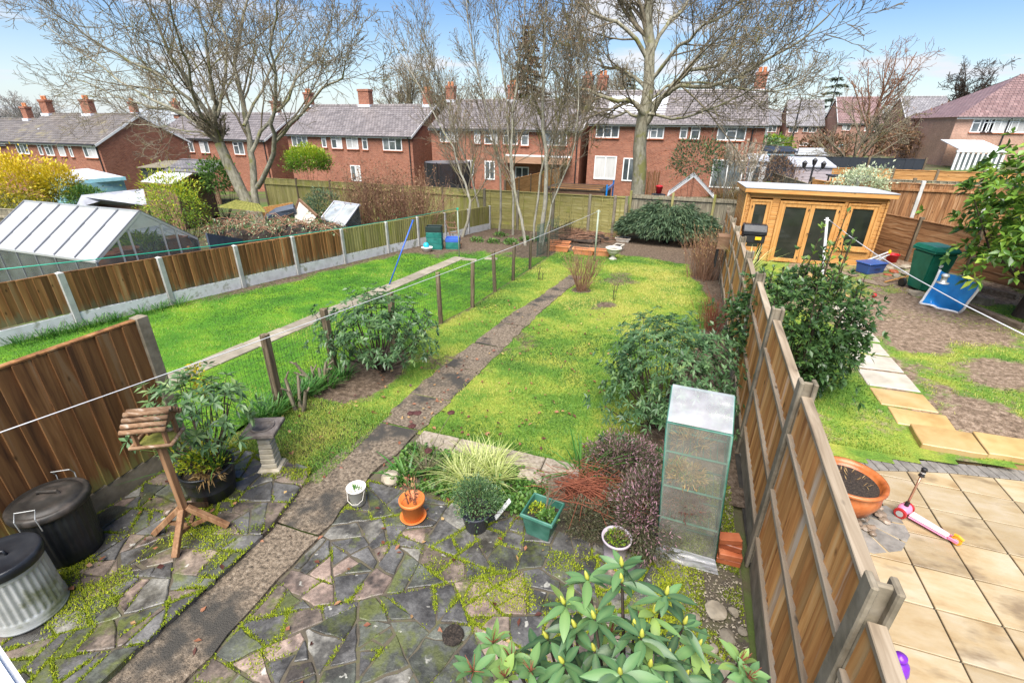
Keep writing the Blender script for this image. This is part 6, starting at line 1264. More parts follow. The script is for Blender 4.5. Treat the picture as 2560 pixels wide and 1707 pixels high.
for s in (-1, 1): MB().bar(d1 + sd2*s*.026, rc + sd2*s*.026 + fwd*.02, .012, .035).build('fork', MT['pink'], T, bevel=.004)
MB().tube([rc + V(0, 0, .05) - fwd*.03, rc + V(0, 0, .055), rc + V(0, 0, .035) + fwd*.045], .016, 8).build('brake', MT['orange_wheel'], T)
MB().lathe([(.03, -.02), (.055, -.01), (.06, .02), (.05, .045), (.03, .055), (0, .058)], fc + V(0, 0, .005), 20, 1.5, math.atan2(fwd.y, fwd.x)).build('front_cover', MT['pink'], T, smooth=True)
MB().tube([fc - sd2*.085, fc + sd2*.085], .012, 8).build('axle', MT['alu'], T); hb = fc + V(0, 0, .05); ht = AZ(2125, 1075, .63); dv = (ht - hb)
MB().tube([hb, hb + dv*.12], .02, 12).build('collar', MT['rubber'], T); MB().tube([hb, hb + dv*.82], .011, 10).build('stem', MT['copper'], T, smooth=True); MB().tube([hb + dv*.79, hb + dv*.81, hb + dv*.83, hb + dv*.95, hb + dv*.97, hb + dv*1.0], [.014, .03, .022, .022, .028, .02], 12).build('grip', MT['rubber'], T, smooth=True); MB().tube([hb + dv*.88, hb + dv*.91], .0235, 12).build('grip_band', MT['alu'], T)
p = AZ(2040, 1545, .12); T = thing('toy', 'purple plastic toy just visible beyond the near fence', 'toy', p + V(.06, .06, -.09)); MB().lathe([(.05, 0), (.075, .03), (.085, .09), (.07, .15), (.04, .17), (0, .18)], p + V(.06, .06, -.085), 18).build('body', MT['purple'], T, smooth=True); MB().lathe([(.03, .175), (.045, .19), (.04, .22), (0, .23)], p + V(.06, .06, -.085), 14).build('knob', MT['purple'], T, smooth=True)
# ------------------------------------------------------------------ garden room and things of the right hand garden
yf = 15.3; T = thing('garden_room', 'pine log garden room with glazed double doors and flat pale roof', 'shed', V(3.5, yf + 1.2, .1))
X0, X1, Z0, Z1 = 1.80, 5.20, .12, 2.0
opens = [(1.90, 2.47, .42, 1.84), (2.66, 4.22, .12, 1.84), (4.30, 5.05, .64, 1.86)]
rows = 16; rh = (Z1 - Z0)/rows
for k in range(rows):
    z = Z0 + k*rh; zm = z + rh/2; segs = [(X0, X1)]
    for a, b, c_, d in opens:
        if c_ - .02 < zm < d + .02: segs = [q for s in segs for q in ((s[0], min(s[1], a)), (max(s[0], b), s[1])) if q[1] - q[0] > .02]
    for a, b in segs: MB().box(a, b, yf, yf + .05, z + .002, z + rh - .002).build('log', MT['pine'], T, bevel=.008)
    MB().box(X0, X0 + .05, yf - .06, yf + 2.4, z + .003, z + rh - .003).build('log', MT['pine_y'], T, bevel=.008); MB().box(X1 - .05, X1, yf - .06, yf + 2.4, z + .003, z + rh - .003).build('log', MT['pine_y'], T, bevel=.008)
    MB().box(X0 + .05, X1 - .05, yf + 2.3, yf + 2.35, z + .002, z + rh - .002).build('log', MT['pine'], T)
MB().box(X0 - .05, X0 - .003, yf - .1, yf - .05, Z0 + .1, Z1).build('corner_board', MT['pine_v'], T, bevel=.004)
def glazed(x0, x1, z0, z1, nm, b=.1, y=yf):
    m = MB().box(x0, x0 + b, y - .03, y + .04, z0, z1).box(x1 - b, x1, y - .03, y + .04, z0, z1).box(x0 + b, x1 - b, y - .028, y + .038, z1 - b, z1).box(x0 + b, x1 - b, y - .028, y + .038, z0, z0 + b)
    o = m.build(nm, MT['pine_v'], T, bevel=.004); MB().box(x0 + b - .01, x1 - b + .01, y + .0, y + .012, z0 + b - .01, z1 - b + .01).build('pane', MT['dark_glass'], o)
    for z in (z0 + .15, z1 - .15): MB().tube([(x0 + b*.3 if nm != 'door' else x1 - b*.3, y - .045, z - .03), (x0 + b*.3 if nm != 'door' else x1 - b*.3, y - .045, z + .03)], .012, 6).build('hinge', MT['black_metal'], o)
    return o
for a, b, c_, d in (opens[0], opens[2]):
    m = MB().box(a, a + .05, yf - .05, yf + .06, c_, d).box(b - .05, b, yf - .05, yf + .06, c_, d).box(a + .05, b - .05, yf - .048, yf + .06, d - .05, d).box(a - .03, b + .03, yf - .06, yf + .06, c_ - .05, c_); m.build('window_surround', MT['pine_v'], T, bevel=.004); glazed(a + .05, b - .05, c_, d - .05, 'window', .085)
a, b, c_, d = opens[1]; MB().box(a, a + .06, yf - .05, yf + .06, c_, d).box(b - .06, b, yf - .05, yf + .06, c_, d).box(a + .06, b - .06, yf - .048, yf + .06, d - .06, d).build('door_surround', MT['pine_v'], T, bevel=.004)
glazed(a + .06, (a + b)/2 - .004, c_ + .03, d - .06, 'door', .1); o = glazed((a + b)/2 + .004, b - .06, c_ + .03, d - .06, 'door', .1); MB().bar(((a + b)/2 + .05, yf - .07, 1.0), ((a + b)/2 + .16, yf - .07, 1.0), .02, .02).build('handle', MT['black_metal'], o)
MB().box(X0 - .1, X1 + .13, yf - .15, yf - .12, 2.03, 2.14).build('fascia', MT['pine'], T, bevel=.004)
for x in (X0 - .1, X1 + .1): MB().hexa([(x, yf - .119, 2.03), (x + .03, yf - .119, 2.03), (x + .03, yf + 2.5, 1.93), (x, yf + 2.5, 1.93), (x, yf - .119, 2.14), (x + .03, yf - .119, 2.14), (x + .03, yf + 2.5, 2.04), (x, yf + 2.5, 2.04)]).build('verge_board', MT['pine_y'], T)
MB().hexa([(X0 - .09, yf - .16, 2.142), (X1 + .12, yf - .16, 2.142), (X1 + .12, yf + 2.52, 2.042), (X0 - .09, yf + 2.52, 2.042), (X0 - .11, yf - .17, 2.165), (X1 + .14, yf - .17, 2.165), (X1 + .14, yf + 2.53, 2.065), (X0 - .11, yf + 2.53, 2.065)]).build('roof', MT['felt_roof'], T, bevel=.004)
MB().box(X0 + .06, X1 - .06, yf - .11, yf - .06, 2.005, 2.025).build('soffit', MT['pine'], T); MB().box(X0 - .1, X1 + .1, yf - .55, yf - .02, .03, .11).build('step', MT['timber'], T, bevel=.006); MB().box(X0 + .06, X1 - .06, yf + .05, yf + 2.3, .1, .12).build('floor', MT['pine_y'], T)
for x, mt, h in ((4.55, 'teal_crate', 1.0), (4.72, 'felt_white', 1.2)): MB().bar((x, yf + .3, .15), (x + .15, yf + .2, .15 + h), .06, .02).build('stored_pole', MT['felt_white'] if mt != 'teal_crate' else MT['sky_ball'], T)
# barbecue
c = V(2.0, 14.35, gz(2, 14.3)); T = thing('barbecue', 'black gas barbecue with side shelf in front of the garden room', 'barbecue', c)
MB().box(1.75, 2.3, 14.1, 14.55, .85, 1.05).build('firebox', MT['black_metal'], T, bevel=.02); MB().extr([(1.73, 14.08, 1.055), (1.73, 14.57, 1.055), (1.73, 14.57, 1.2), (1.73, 14.45, 1.32), (1.73, 14.22, 1.32), (1.73, 14.08, 1.18)], (.59, 0, 0)).build('hood', MT['black_plastic'], T, bevel=.02)
MB().box(2.05, 2.2, 14.05, 14.075, .95, 1.03).build('badge', MT['yellow'], T); MB().box(1.15, 1.74, 14.1, 14.5, .93, .98).build('shelf', MT['shed_brown'], T, bevel=.01); MB().box(1.15, 1.74, 14.08, 14.1, .62, .93).build('front_panel', MT['shed_brown'], T)
for x in (1.2, 1.8, 2.25):
    for y in (14.13, 14.5): MB().bar((x, y, c.z), (x, y, .9), .04, .04).build('leg', MT['black_metal'], T)
strap('grass_clump', 'striped yellow grass clump between barbecue and fence', 'grass', V(1.9, 13.2, gz(1.9, 13.2)), 90, .8, 1, MT['leaf_carex'], .02, .12, .6)
# white washing post and its rope
pb = V(3.3, 11.7, gz(3.3, 11.7)); pt_ = AY(1900, 500, 11.75); T = thing('washing_post', 'white metal washing post rising behind the laurel bush', 'post', pb); MB().bar(pb, pt_, .05, .05).build('pole', MT['white_wood'], T, bevel=.005); MB().tube([pt_ + V(-.04, 0, -.05), pt_ + V(.06, 0, -.05)], .012, 6).build('hook', MT['alu'], T)
def rope(name, label, pts, r, mat): return tag(MB().tube(pts, r, 6).build(name, mat, None, smooth=True), label, 'rope')
q = AY(2380, 783, 5.6); rope('washing_line', 'white rope running from the white post to the right edge', [pt_ + V(.05, 0, -.05)] + [(pt_ + V(.05, 0, -.05)).lerp(q, t) + V(0, 0, -.10*4*t*(1 - t)) for t in (.2, .4, .6, .8)] + [q], .0065, MT['rope_white'])
# wheelie bin
c = V(5.7, 13.25, gz(5.7, 13.2)); T = thing('wheelie_bin', 'dark green wheelie bin with white emblem beside the magnolia tree', 'bin', c, rz=0); A = rad(18)
ca, sa = math.cos(A), math.sin(A)
def loc(x, y, z): return V(c.x + x*ca - y*sa, c.y + x*sa + y*ca, c.z + z)
def rbox(x0, x1, y0, y1, z0, X0_, X1_, Y0_, Y1_, z1): return MB().hexa([loc(x0, y0, z0), loc(x1, y0, z0), loc(x1, y1, z0), loc(x0, y1, z0), loc(X0_, Y0_, z1), loc(X1_, Y0_, z1), loc(X1_, Y1_, z1), loc(X0_, Y1_, z1)])
rbox(-.22, .22, -.24, .2, .04, -.28, .28, -.33, .3, .92).build('body', MT['wheelie'], T, bevel=.03, seg=2); rbox(-.3, .3, -.36, .32, .925, -.3, .3, -.36, .32, .955).build('rim', MT['wheelie'], T, bevel=.008); rbox(-.31, .31, -.38, .34, .96, -.26, .26, -.26, .3, 1.06).build('lid', MT['wheelie'], T, bevel=.02, seg=2)
for s in (-1, 1): MB().tube([loc(s*.25, .26, .1), loc(s*.31, .26, .1)], .1, 14).build('wheel', MT['rubber'], T)
MB().tube([loc(-.2, .37, .98), loc(.2, .37, .98)], .02, 8).build('handle', MT['wheelie'], T)
m = MB(); m.lathe([(.05, -.002), (.05, .002)], (0, 0, 0), 14); me = m.mesh('emblem'); me.materials.append(MT['upvc']); o = inst('emblem', me, T, loc(-.02, -.305, .66), rot=(rad(84), 0, A)); m = MB().box(-.03, .03, -.012, .012, -.002, .002); me = m.mesh('emblem_text'); me.materials.append(MT['upvc']); inst('emblem', me, T, loc(-.02, -.298, .575), rot=(rad(84), 0, A))
# blue sheet
BL, BR, TL, TR = GD(*c6(1632, 990)), GD(*c6(1905, 1055)), AZ(*c6(1778, 762), .98), AZ(*c6(2060, 860), .95); T = thing('blue_sheet', 'crumpled blue plastic sheet with white edging leaning beside the bin', 'tarpaulin', V(5.6, 12, gz(5.6, 12)))
vs = []; nx, ny = 14, 12
for j in range(ny + 1):
    for i in range(nx + 1): p = BL.lerp(BR, i/nx).lerp(TL.lerp(TR, i/nx), j/ny); s_, t_ = i/nx, j/ny; vs.append(p + V(0, 0, -.10*math.sin(math.pi*t_)) + V(.3, -.9, .4)*(.05*math.sin(s_*9 + t_*3) + .035*math.sin(t_*11 + s_*5))*(.3 + math.sin(math.pi*s_)) + V(0, 0, .03))
MB().add(vs, [(j*(nx + 1) + i, j*(nx + 1) + i + 1, (j + 1)*(nx + 1) + i + 1, (j + 1)*(nx + 1) + i) for j in range(ny) for i in range(nx)]).build('sheet', MT['blue_tarp'], T, smooth=True)
for e in ([j*(nx + 1) for j in range(ny + 1)], [j*(nx + 1) + nx for j in range(ny + 1)], list(range(nx + 1))): MB().tube([vs[k] + V(0, 0, .005) for k in e], .025, 6).build('edging', MT['white_wood'], T, smooth=True)
hp = AY(*c6(1812, 800), 11.4); T = thing('bird_feeder', 'small grey round feeder hanging in front of the blue sheet', 'bird feeder', hp); MB().lathe([(.02, -.14), (.1, -.13), (.105, -.11), (.05, -.1), (.05, .0), (.07, .01), (.06, .05), (.01, .07)], hp, 16).build('body', MT['galv'], T, smooth=True); MB().tube([hp + V(0, 0, .07), hp + V(.3, .1, .9)], .004, 5).build('wire', MT['wire'], T)
# blue box, ladder, bucket, rubble
c = GD(*c6(1290, 770)); c.z = gz(c.x, c.y); T = thing('storage_box', 'lidded blue plastic storage box on the ground by the garden room', 'box', c); A = rad(35); ca, sa = math.cos(A), math.sin(A)
rbox(-.27, .27, -.17, .17, .0, -.3, .3, -.2, .2, .26).build('body', MT['blue_box'], T, bevel=.02); rbox(-.32, .32, -.22, .22, .262, -.31, .31, -.21, .21, .3).build('lid', MT['blue_box'], T, bevel=.012); rbox(-.1, .1, -.215, -.2, .16, -.1, .1, -.225, -.21, .2).build('handle', MT['blue_box'], T)
a1, a2 = GD(*c6(1260, 730)), GD(*c6(1420, 690)); T = thing('trestle', 'white folding trestle lying behind the blue box', 'trestle', V(a1.x, a1.y, gz(a1.x, a1.y)))
for k, (p, q) in enumerate(((c6(1240, 700), c6(1425, 630)), (c6(1290, 700), c6(1435, 645)), (c6(1330, 705), c6(1410, 655)))): MB().bar(AY(*p, 15.0), AY(*q, 14.9), .04, .03).build('bar', MT['white_wood'], T, bevel=.004)
MB().lathe([(.03, 0), (.04, .03), (.03, .08), (0, .1)], AY(*c6(1430, 640), 14.9), 10).build('cap', MT['yellow'], T)
c = GD(*c6(1440, 700)); c.z = gz(c.x, c.y); T = thing('bucket', 'red plastic bucket behind the trestle', 'bucket', c); MB().lathe([(.12, 0), (.15, .22), (.16, .225), (.155, .24), (.145, .22), (.12, .04), (0, .04)], c, 20).build('body', MT['red'], T, smooth=True); MB().tube([c + V(.15, 0, .22), c + V(.1, 0, .34), c + V(-.1, 0, .34), c + V(-.15, 0, .22)], .005, 5).build('handle', MT['black_metal'], T)
for i, (x, y, s) in enumerate([(1390, 760, .12), (1430, 745, .14), (1470, 735, .13), (1510, 745, .12), (1545, 740, .15), (1460, 770, .14), (1500, 775, .1), (1545, 790, .16), (1420, 790, .1), (1480, 800, .12), (1530, 810, .08), (1590, 770, .12), (1620, 930, .16), (1570, 900, .1), (1390, 720, .1), (1640, 790, .12)]):
    p = GD(*c6(x, y)); rock('rubble_stone', 'broken stone in the rubble heap behind the blue box', 'stone', (p.x, p.y, gz(p.x, p.y) - .01), s, MT['red_tile'] if i in (5, 8) else MT['rock'], 200 + i, flat_=.45, group='rubble heap stones')
for i, (p, q, w) in enumerate(((c6(1225, 822), c6(1420, 868), .3), (c6(1045, 762), c6(1205, 800), .28))):
    a_, b_ = GD(*p), GD(*q); o = MB().bar(a_ + V(0, 0, .03), b_ + V(0, 0, .03), w, .025).build('plank', MT['timber'], None, bevel=.004); tag(o, ['flat board on the mud in front of the rubble heap', 'flat board on the ground in front of the garden room step'][i], 'board')
a_, b_ = GD(*c6(1395, 850)), GD(*c6(1580, 812)); tag(MB().tube([a_ + V(0, 0, .06), b_ + V(0, 0, .1)], .018, 8).build('pole', MT['pine'], None), 'pale wooden stick lying across the board by the bin', 'stick')
p = GD(*c6(1322, 945)); o = MB().lathe([(0, 0), (.03, .01), (.05, .05), (.03, .09), (0, .1)], (p.x, p.y, gz(p.x, p.y) + .02), 14).build('ball', MT['red'], None, smooth=True); tag(o, 'small red ball on the muddy lawn', 'ball')
for i, (p, q) in enumerate(((c6(1950, 1015), c6(2352, 1175)), (c6(2050, 900), c6(2300, 960)))):
    a_, b_ = GD(*p), GD(*q); o = MB().bar(a_ + V(0, 0, .05), b_ + V(0, 0, .05), .12, .16).build('timber_edging', MT['timber'], None, bevel=.012); tag(o, ['long weathered timber edging the mud under the evergreen tree', 'short weathered timber behind the tree stump'][i], 'timber')
p = GD(*c6(2065, 985)); p.z = gz(p.x, p.y); T = thing('tree_stump', 'low sawn tree stump beside the blue sheet', 'stump', p); MB().lathe([(.2, 0), (.17, .08), (.16, .16), (.15, .165)], p, 16).build('wood', MT['bark_twig'], T, rough=.008); MB().lathe([(.15, .166), (0, .168)], p, 16).build('cut_face', MT['timber'], T)
# fences of the right and far gardens
def run_fence(name, label, a, b, zt, h, kind, mat, post=1.9, rails=(), pm_='post_wood', w=.14, n=9, ph=.1):
    a = Vector(a); b = Vector(b); T = thing(name, label, 'fence', ((a.x + b.x)/2, (a.y + b.y)/2, zt - h)); L_ = (b - a).length; k = max(1, round(L_/post)); d = (b - a)/k
    for i in range(k + 1): p = a + d*i; MB().box(p.x - .05, p.x + .05, p.y - .05, p.y + .05, zt - h - .5, zt + ph).build('post', MT[pm_], T, bevel=.005)
    for i in range(k):
        p, q = a + d*i, a + d*(i + 1); e = d.normalized()*.05
        if kind == 'f': feather(T, p + e, q - e, w, h, mat, lambda x, y: zt - h, .02)
        else: laps(T, p + e, q - e, zt - h, zt, n, mat, wav=.014)
        for z in rails: rail(T, p + e, q - e, zt - h + h*z, .05, .07, mat, lambda x, y: 0, off=-.04)
        rail(T, p + e, q - e, zt + .015, .06, .03, mat, lambda x, y: 0, 'capping')
    return T
run_fence('lapped_fence', 'dark red brown lapped fence behind the green bin', (5.55, 17.4), (7.9, 13.4), 1.4, 1.35, 'l', MT['fence_rust_h'], 1.55, n=8)
run_fence('closeboard_fence', 'rust brown upright board fence behind the dark lapped panels', (5.3, 18.6), (10.5, 18.6), 2.13, 1.7, 'f', MT['fence_rust'], 1.8, (.12, .9), 'concrete')
run_fence('closeboard_fence', 'grey weathered upright board fence above the rust brown one', (6.2, 23.2), (13, 23.2), 1.86, 1.6, 'f', MT['fence_oldgrey'], 2.2, (.62,))
run_fence('lapped_fence', 'orange brown lapped fence beyond the grey boards', (5.9, 28.2), (14.5, 28.2), 1.9, 1.5, 'l', MT['fence_orange'], 1.9, n=7)
run_fence('screened_fence', 'long fence covered in dark blue black sheeting in the distance', (4.6, 34.5), (12.8, 34.5), 2.1, 1.5, 'f', MT['tarp_black'], 2.6, w=.5)
run_fence('closeboard_fence', 'grey brown stepped fence behind the garden room roof', (3.85, 25.2), (4.45, 20.8), 1.78, 1.6, 'f', MT['fence_oldgrey'], 1.5)
run_fence('lapped_fence', 'short orange fence panels just behind the garden room', (4.5, 20.8), (5.6, 18.7), 1.95, 1.5, 'f', MT['fence_orange'], 1.0)
run_fence('closeboard_fence', 'green grey board fence below the big spreading tree', tuple(AY(610, 430, 22.3).xy), (-9.1, 22.3), .75, 1.9, 'f', MT['fence_olive_v'], 2.4, (.85, .2), w=.2)
run_fence('lapped_fence', 'bright orange lapped fence beyond the back fence', tuple(AY(1160, 435, 25.5).xy), tuple(AY(1285, 405, 35).xy), .85, 1.7, 'l', MT['fence_orange'], 1.8, n=8)
run_fence('closeboard_fence', 'old grey board fence at the left edge behind the greenhouse', (-21.5, 9.6), (-16.4, 10.2), .98, 1.6, 'f', MT['fence_oldgrey'], 1.8, (.85,), w=.2)
# ------------------------------------------------------------------ left hand neighbours: greenhouse
gx0, gx1, gy0, gy1, ze, zr, zg = -15.6, -11.55, 6.42, 8.8, .95, 1.80, -.28; yr = (gy0 + gy1)/2
T = thing('greenhouse', 'aluminium greenhouse with milky roof panels behind the left fence', 'greenhouse', V((gx0 + gx1)/2, yr, zg))
def bars(nm, lst, w=.034): 
    for p, q in lst: MB().bar(p, q, w, w).build(nm, MT['alu_dull'] if nm == 'glazing_bar' else MT['alu'], T)
nb = 6; xs_ = [gx0 + (gx1 - gx0)*i/nb for i in range(nb + 1)]
bars('glazing_bar', [((x, y, zg), (x, y, ze)) for x in xs_ for y in (gy0, gy1)] + [((x, y, ze + .035), (x, yr, zr + .035)) for x in xs_ for y in (gy0, gy1)])
bars('frame_rail', [((gx0, y, z), (gx1, y, z)) for y in (gy0, gy1) for z in (zg + .03, ze)] + [((gx0, yr, zr + .02), (gx1, yr, zr + .02))], .045)
gz_ = lambda y: ze + (zr - ze)*(1 - abs(y - yr)/(gy1 - yr))
ysg = [gy0, gy0 + .55, yr - .37, yr + .37, gy1 - .5, gy1]
for x in (gx0, gx1): bars('gable_bar', [((x, y, zg), (x, y, gz_(y) if y not in (yr - .37, yr + .37) else gz_(y) - .02)) for y in ysg[1:-1]] + [((x, yr - .37, gz_(yr - .37) - .06), (x, yr + .37, gz_(yr - .37) - .06))]); bars('gable_rail', [((x, gy0, zg + .03), (x, gy1, zg + .03)), ((x, gy0, ze), (x, yr, zr)), ((x, yr, zr), (x, gy1, ze))], .045)
for a, b in zip(xs_[:-1], xs_[1:]):
    for s, (ya, yb_) in enumerate(((gy0, yr), (gy1, yr))):
        for k in range(3):
            t0, t1 = k/3, (k + 1)/3 + .01; p = [V(a + .012, ya + (yb_ - ya)*t0, ze + (zr - ze)*t0 + .018), V(b - .012, ya + (yb_ - ya)*t0, ze + (zr - ze)*t0 + .018), V(b - .012, ya + (yb_ - ya)*t1, ze + (zr - ze)*t1 + .008), V(a + .012, ya + (yb_ - ya)*t1, ze + (zr - ze)*t1 + .008)]
            MB().extr(p, (0, 0, .006)).build('roof_panel', MT['poly_roof'], T)
    for y in (gy0, gy1): MB().box(a + .016, b - .016, y - .003, y + .003, zg + .05, ze - .02).build('pane', MT['glass_house'], T)
for x in (gx0, gx1):
    for a, b in zip(ysg[:-1], ysg[1:]): MB().extr([(x, a + .016, zg + .05), (x, b - .016, zg + .05), (x, b - .016, gz_(b - .016) - .03), (x, yr, zr - .04), (x, a + .016, gz_(a + .016) - .03)] if a < yr < b else [(x, a + .016, zg + .05), (x, b - .016, zg + .05), (x, b - .016, gz_(b - .016) - .03), (x, a + .016, gz_(a + .016) - .03)], (.005, 0, 0)).build('pane', MT['glass_house'], T)
MB().extr([(gx1 + .006, yr - .4, gz_(yr - .4) - .05), (gx1 + .006, yr + .4, gz_(yr + .4) - .05), (gx1 + .006, yr, zr - .03)], (.01, 0, 0)).build('gable_panel', MT['alu'], T)
urn = [(.11, 0), (.13, .02), (.21, .16), (.23, .27), (.19, .36), (.16, .39), (.18, .42), (.2, .44), (.18, .44), (.14, .38)]
tpot = [(.1, 0), (.105, .01), (.14, .2), (.16, .2), (.165, .26), (.145, .26), (.13, .2)]
MB().box(gx0 + .05, gx1 - .05, gy0 + .05, gy1 - .05, zg - .05, zg + .02).build('floor', MT['concrete'], T); zs = .46; MB().box(gx1 - .55, gx1 - .06, gy0 + .1, gy1 - .1, zs - .03, zs).build('staging', MT['alu'], T)
def gpot(lab, x, y, s, prof, z=zs): 
    c = V(x, y, z); T2 = thing('terracotta_pot', lab, 'pot', c, 'pots in the greenhouse'); MB().lathe([(r*s, q*s) for r, q in prof], c, 20).build('pot', MT['terracotta'], T2, smooth=True); return c, T2
gpot('round bellied terracotta urn at the near corner of the greenhouse gable', gx1 - .3, gy0 + .42, 1.25, urn); gpot('large terracotta urn second from the near greenhouse corner', gx1 - .32, gy0 + .86, 1.3, urn); gpot('terracotta urn at the far corner inside the greenhouse', gx1 - .3, gy1 - .3, 1.35, urn); gpot('small terracotta pot left of the far greenhouse urn', gx1 - .3, gy1 - .72, .95, tpot); gpot('terracotta flower pot in the middle of the greenhouse gable', gx1 - .32, gy1 - 1.05, .95, tpot); gpot('terracotta pot behind the near glass side of the greenhouse', gx1 - .5, gy0 + .22, 1.1, tpot, zg + .1)
leafblob('greenhouse_plant', 'pale fan leaved plant behind the greenhouse gable glass', 'plant', V(gx1 - .7, yr + .25, .75), (.4, .5, .5), 260, MT['leaf_yelgreen'], .35, .05, -.4, .2, lambda p, u: rng.uniform(.2, .6, len(p)), 8, base=V(gx1 - .7, yr + .25, zs))
strap('greenhouse_plant', 'spiky green plant beside the large greenhouse urn', 'plant', V(gx1 - .45, yr - .12, zs), 30, .5, 1, MT['leaf_iris'], .035, .05, .7); leafblob('greenhouse_plant', 'tangle of green plants at the left end of the greenhouse', 'plant', V(-14.2, 7.3, .15), (1.2, .5, .35), 700, MT['leaf_green'], .14, .05, -.5, .3, None, 8, base=V(-14.2, 7.3, -.25))
# sheds
def quad_shed(name, label, A, B_, C_, D, wall, roof, th=.05, back=True):
    """front roof slope A-B ridge, D-C eave (A above D); mirrored back slope, walls to the ground"""
    T = thing(name, label, 'shed', V((A.x + C_.x)/2, (A.y + C_.y)/2, gz((A.x + C_.x)/2, (A.y + C_.y)/2))); E_ = A*2 - D; E_.z = D.z; F_ = B_*2 - C_; F_.z = C_.z
    MB().extr([A, B_, C_, D], (0, 0, th)).build('roof', roof, T); MB().extr([A, E_, F_, B_], (0, 0, th)).build('roof', roof, T)
    ins = lambda P_, k=.06: P_ + ((A + B_ + C_ + D + E_ + F_)/6 - P_)*k
    for P_, Q in ((D, C_), (F_, E_)): p, q = ins(P_), ins(Q); g_ = gz(p.x, p.y); MB().extr([(p.x, p.y, g_), (q.x, q.y, g_), (q.x, q.y, q.z), (p.x, p.y, p.z)], (0, .02, 0)).build('wall', wall, T)
    for P_, M_, Q in ((D, A, E_), (C_, B_, F_)): p, m_, q = ins(P_), ins(M_), ins(Q); g_ = gz(p.x, p.y); MB().extr([(p.x, p.y, g_), (q.x, q.y, g_), (q.x, q.y, q.z), (m_.x, m_.y, m_.z), (p.x, p.y, p.z)], (.02, 0, 0)).build('gable', wall, T)
    for P_, Q in ((A, D), (B_, C_), (D, C_)): MB().bar(P_, Q, .03, .1).build('trim', wall, T)
    return T
zA = 1.15; T = thing('summer_shed', 'pale blue shed with grey felt roof beyond the yellow shrubs', 'shed', V(-28, 17.2, gz(-28, 17.2)))
P1, P2, P3, P4 = AZ(*c1(240, 1195), zA), AZ(*c1(860, 1220), zA - .05), AZ(*c1(600, 1160), zA + .25), AZ(*c1(300, 1165), zA + .2); P5 = AZ(*c1(505, 1248), zA - .1)
MB().extr([P1, P5, P2, P3], (0, 0, .06)).build('roof', MT['felt_grey'], T); g_ = gz(-27, 16)
for k in range(9): z0 = g_ + (zA - .15 - g_)*k/9; z1 = g_ + (zA - .15 - g_)*(k + 1)/9; MB().bar(V(P5.x + .25, P5.y + .15, (z0 + z1)/2), V(P2.x - .35, P2.y + .1, (z0 + z1)/2), .03, (z1 - z0)*.97).build('board', MT['blue_shed'], T); MB().bar(V(P5.x + .25, P5.y + .15, (z0 + z1)/2), V(P1.x + .35, P1.y + .15, (z0 + z1)/2), .03, (z1 - z0)*.97).build('board', MT['blue_shed'], T)
for P_, Q in ((P1, P5), (P5, P2)): MB().bar(P_, Q, .05, .16).build('fascia', MT['blue_shed'], T)
quad_shed('shed', 'low brown shed with smooth grey felt roof behind the greenhouse', AZ(*c1(560, 1345), 1.3), AZ(*c1(985, 1300), 1.3), AZ(*c1(1010, 1408), .95), AZ(*c1(650, 1398), .95), MT['shed_brown'], MT['felt_grey'])
quad_shed('shed', 'shed with pale felt roof left of the big tree trunk', AZ(*c1(1085, 1180), 1.25), AZ(*c1(1320, 1192), 1.25), AZ(*c1(1190, 1270), .95), AZ(*c1(962, 1250), .95), MT['shed_brown'], MT['felt_white'])
T = thing('lean_to', 'slatted dark tiled lean-to roof against the brick gable', 'shed', AY(*c1(1250, 1150), 27)); 
for k in range(9):
    a_ = AY(*c1(1130 + 14*k, 1165 - 9.5*k), 26.5 + .35*k); b_ = AY(*c1(1450 + 10*k, 1180 - 9.5*k), 26.5 + .35*k); MB().bar(a_, b_, .42, .06).build('roof_course', MT['tile_grey'], T)
a_, b_ = AY(*c1(1135, 1175), 26.4), AY(*c1(1445, 1190), 26.4); MB().extr([(a_.x, 26.6, -2.5), (b_.x, 26.6, -2.5), (b_.x, 26.6, b_.z), (a_.x, 26.6, a_.z)], (0, .1, 0)).build('wall', MT['shed_brown'], T); a2, b2 = AY(*c1(935, 1150), 27.5), AY(*c1(1140, 1150), 27.5); MB().extr([(a2.x, 27.5, a2.z), (b2.x, 27.5, b2.z), (b2.x, 30, b2.z + .35), (a2.x, 30, a2.z + .35)], (0, 0, .06)).build('felt_roof', MT['fence_oldgrey'], T); MB().extr([(a2.x + .1, 27.7, -2.5), (b2.x, 27.7, -2.5), (b2.x, 27.7, b2.z), (a2.x + .1, 27.7, a2.z)], (0, .1, 0)).build('wall', MT['tarp_black'], T)
cz = lambda x, y: ((480 + x*.2721)/KD, (380 + y*.2721)/KD)
T = thing('ruined_shed', 'collapsed shed with mossy corrugated roof under the big tree', 'shed', AY(*cz(450, 560), 14.6)); A_, B_, C_, D = AY(*cz(400, 440), 15.4), AY(*cz(620, 480), 15.2), AY(*cz(700, 560), 14.2), AY(*cz(225, 510), 14.2)
vs = []
for i in range(25):
    for j in range(2): p = (D.lerp(C_, i/24)).lerp(A_.lerp(B_, i/24), j); vs.append(p + V(0, 0, .02*(i % 2)))
MB().add(vs, [(2*i, 2*i + 2, 2*i + 3, 2*i + 1) for i in range(24)]).build('roof', MT['moss_roof'], T)
A_, B_, C_ = AY(*cz(985, 440), 14.6), AY(*cz(1150, 590), 14.2), AY(*cz(940, 560), 14.4); MB().extr([A_, B_, AY(*cz(1080, 660), 14.2), AY(*cz(950, 640), 14.3), C_], (0, .04, 0)).build('gable', MT['stone_urn'], T); MB().bar(A_, B_, .06, .1).build('barge', MT['shed_brown'], T); MB().bar(A_, C_, .06, .1).build('barge', MT['shed_brown'], T)
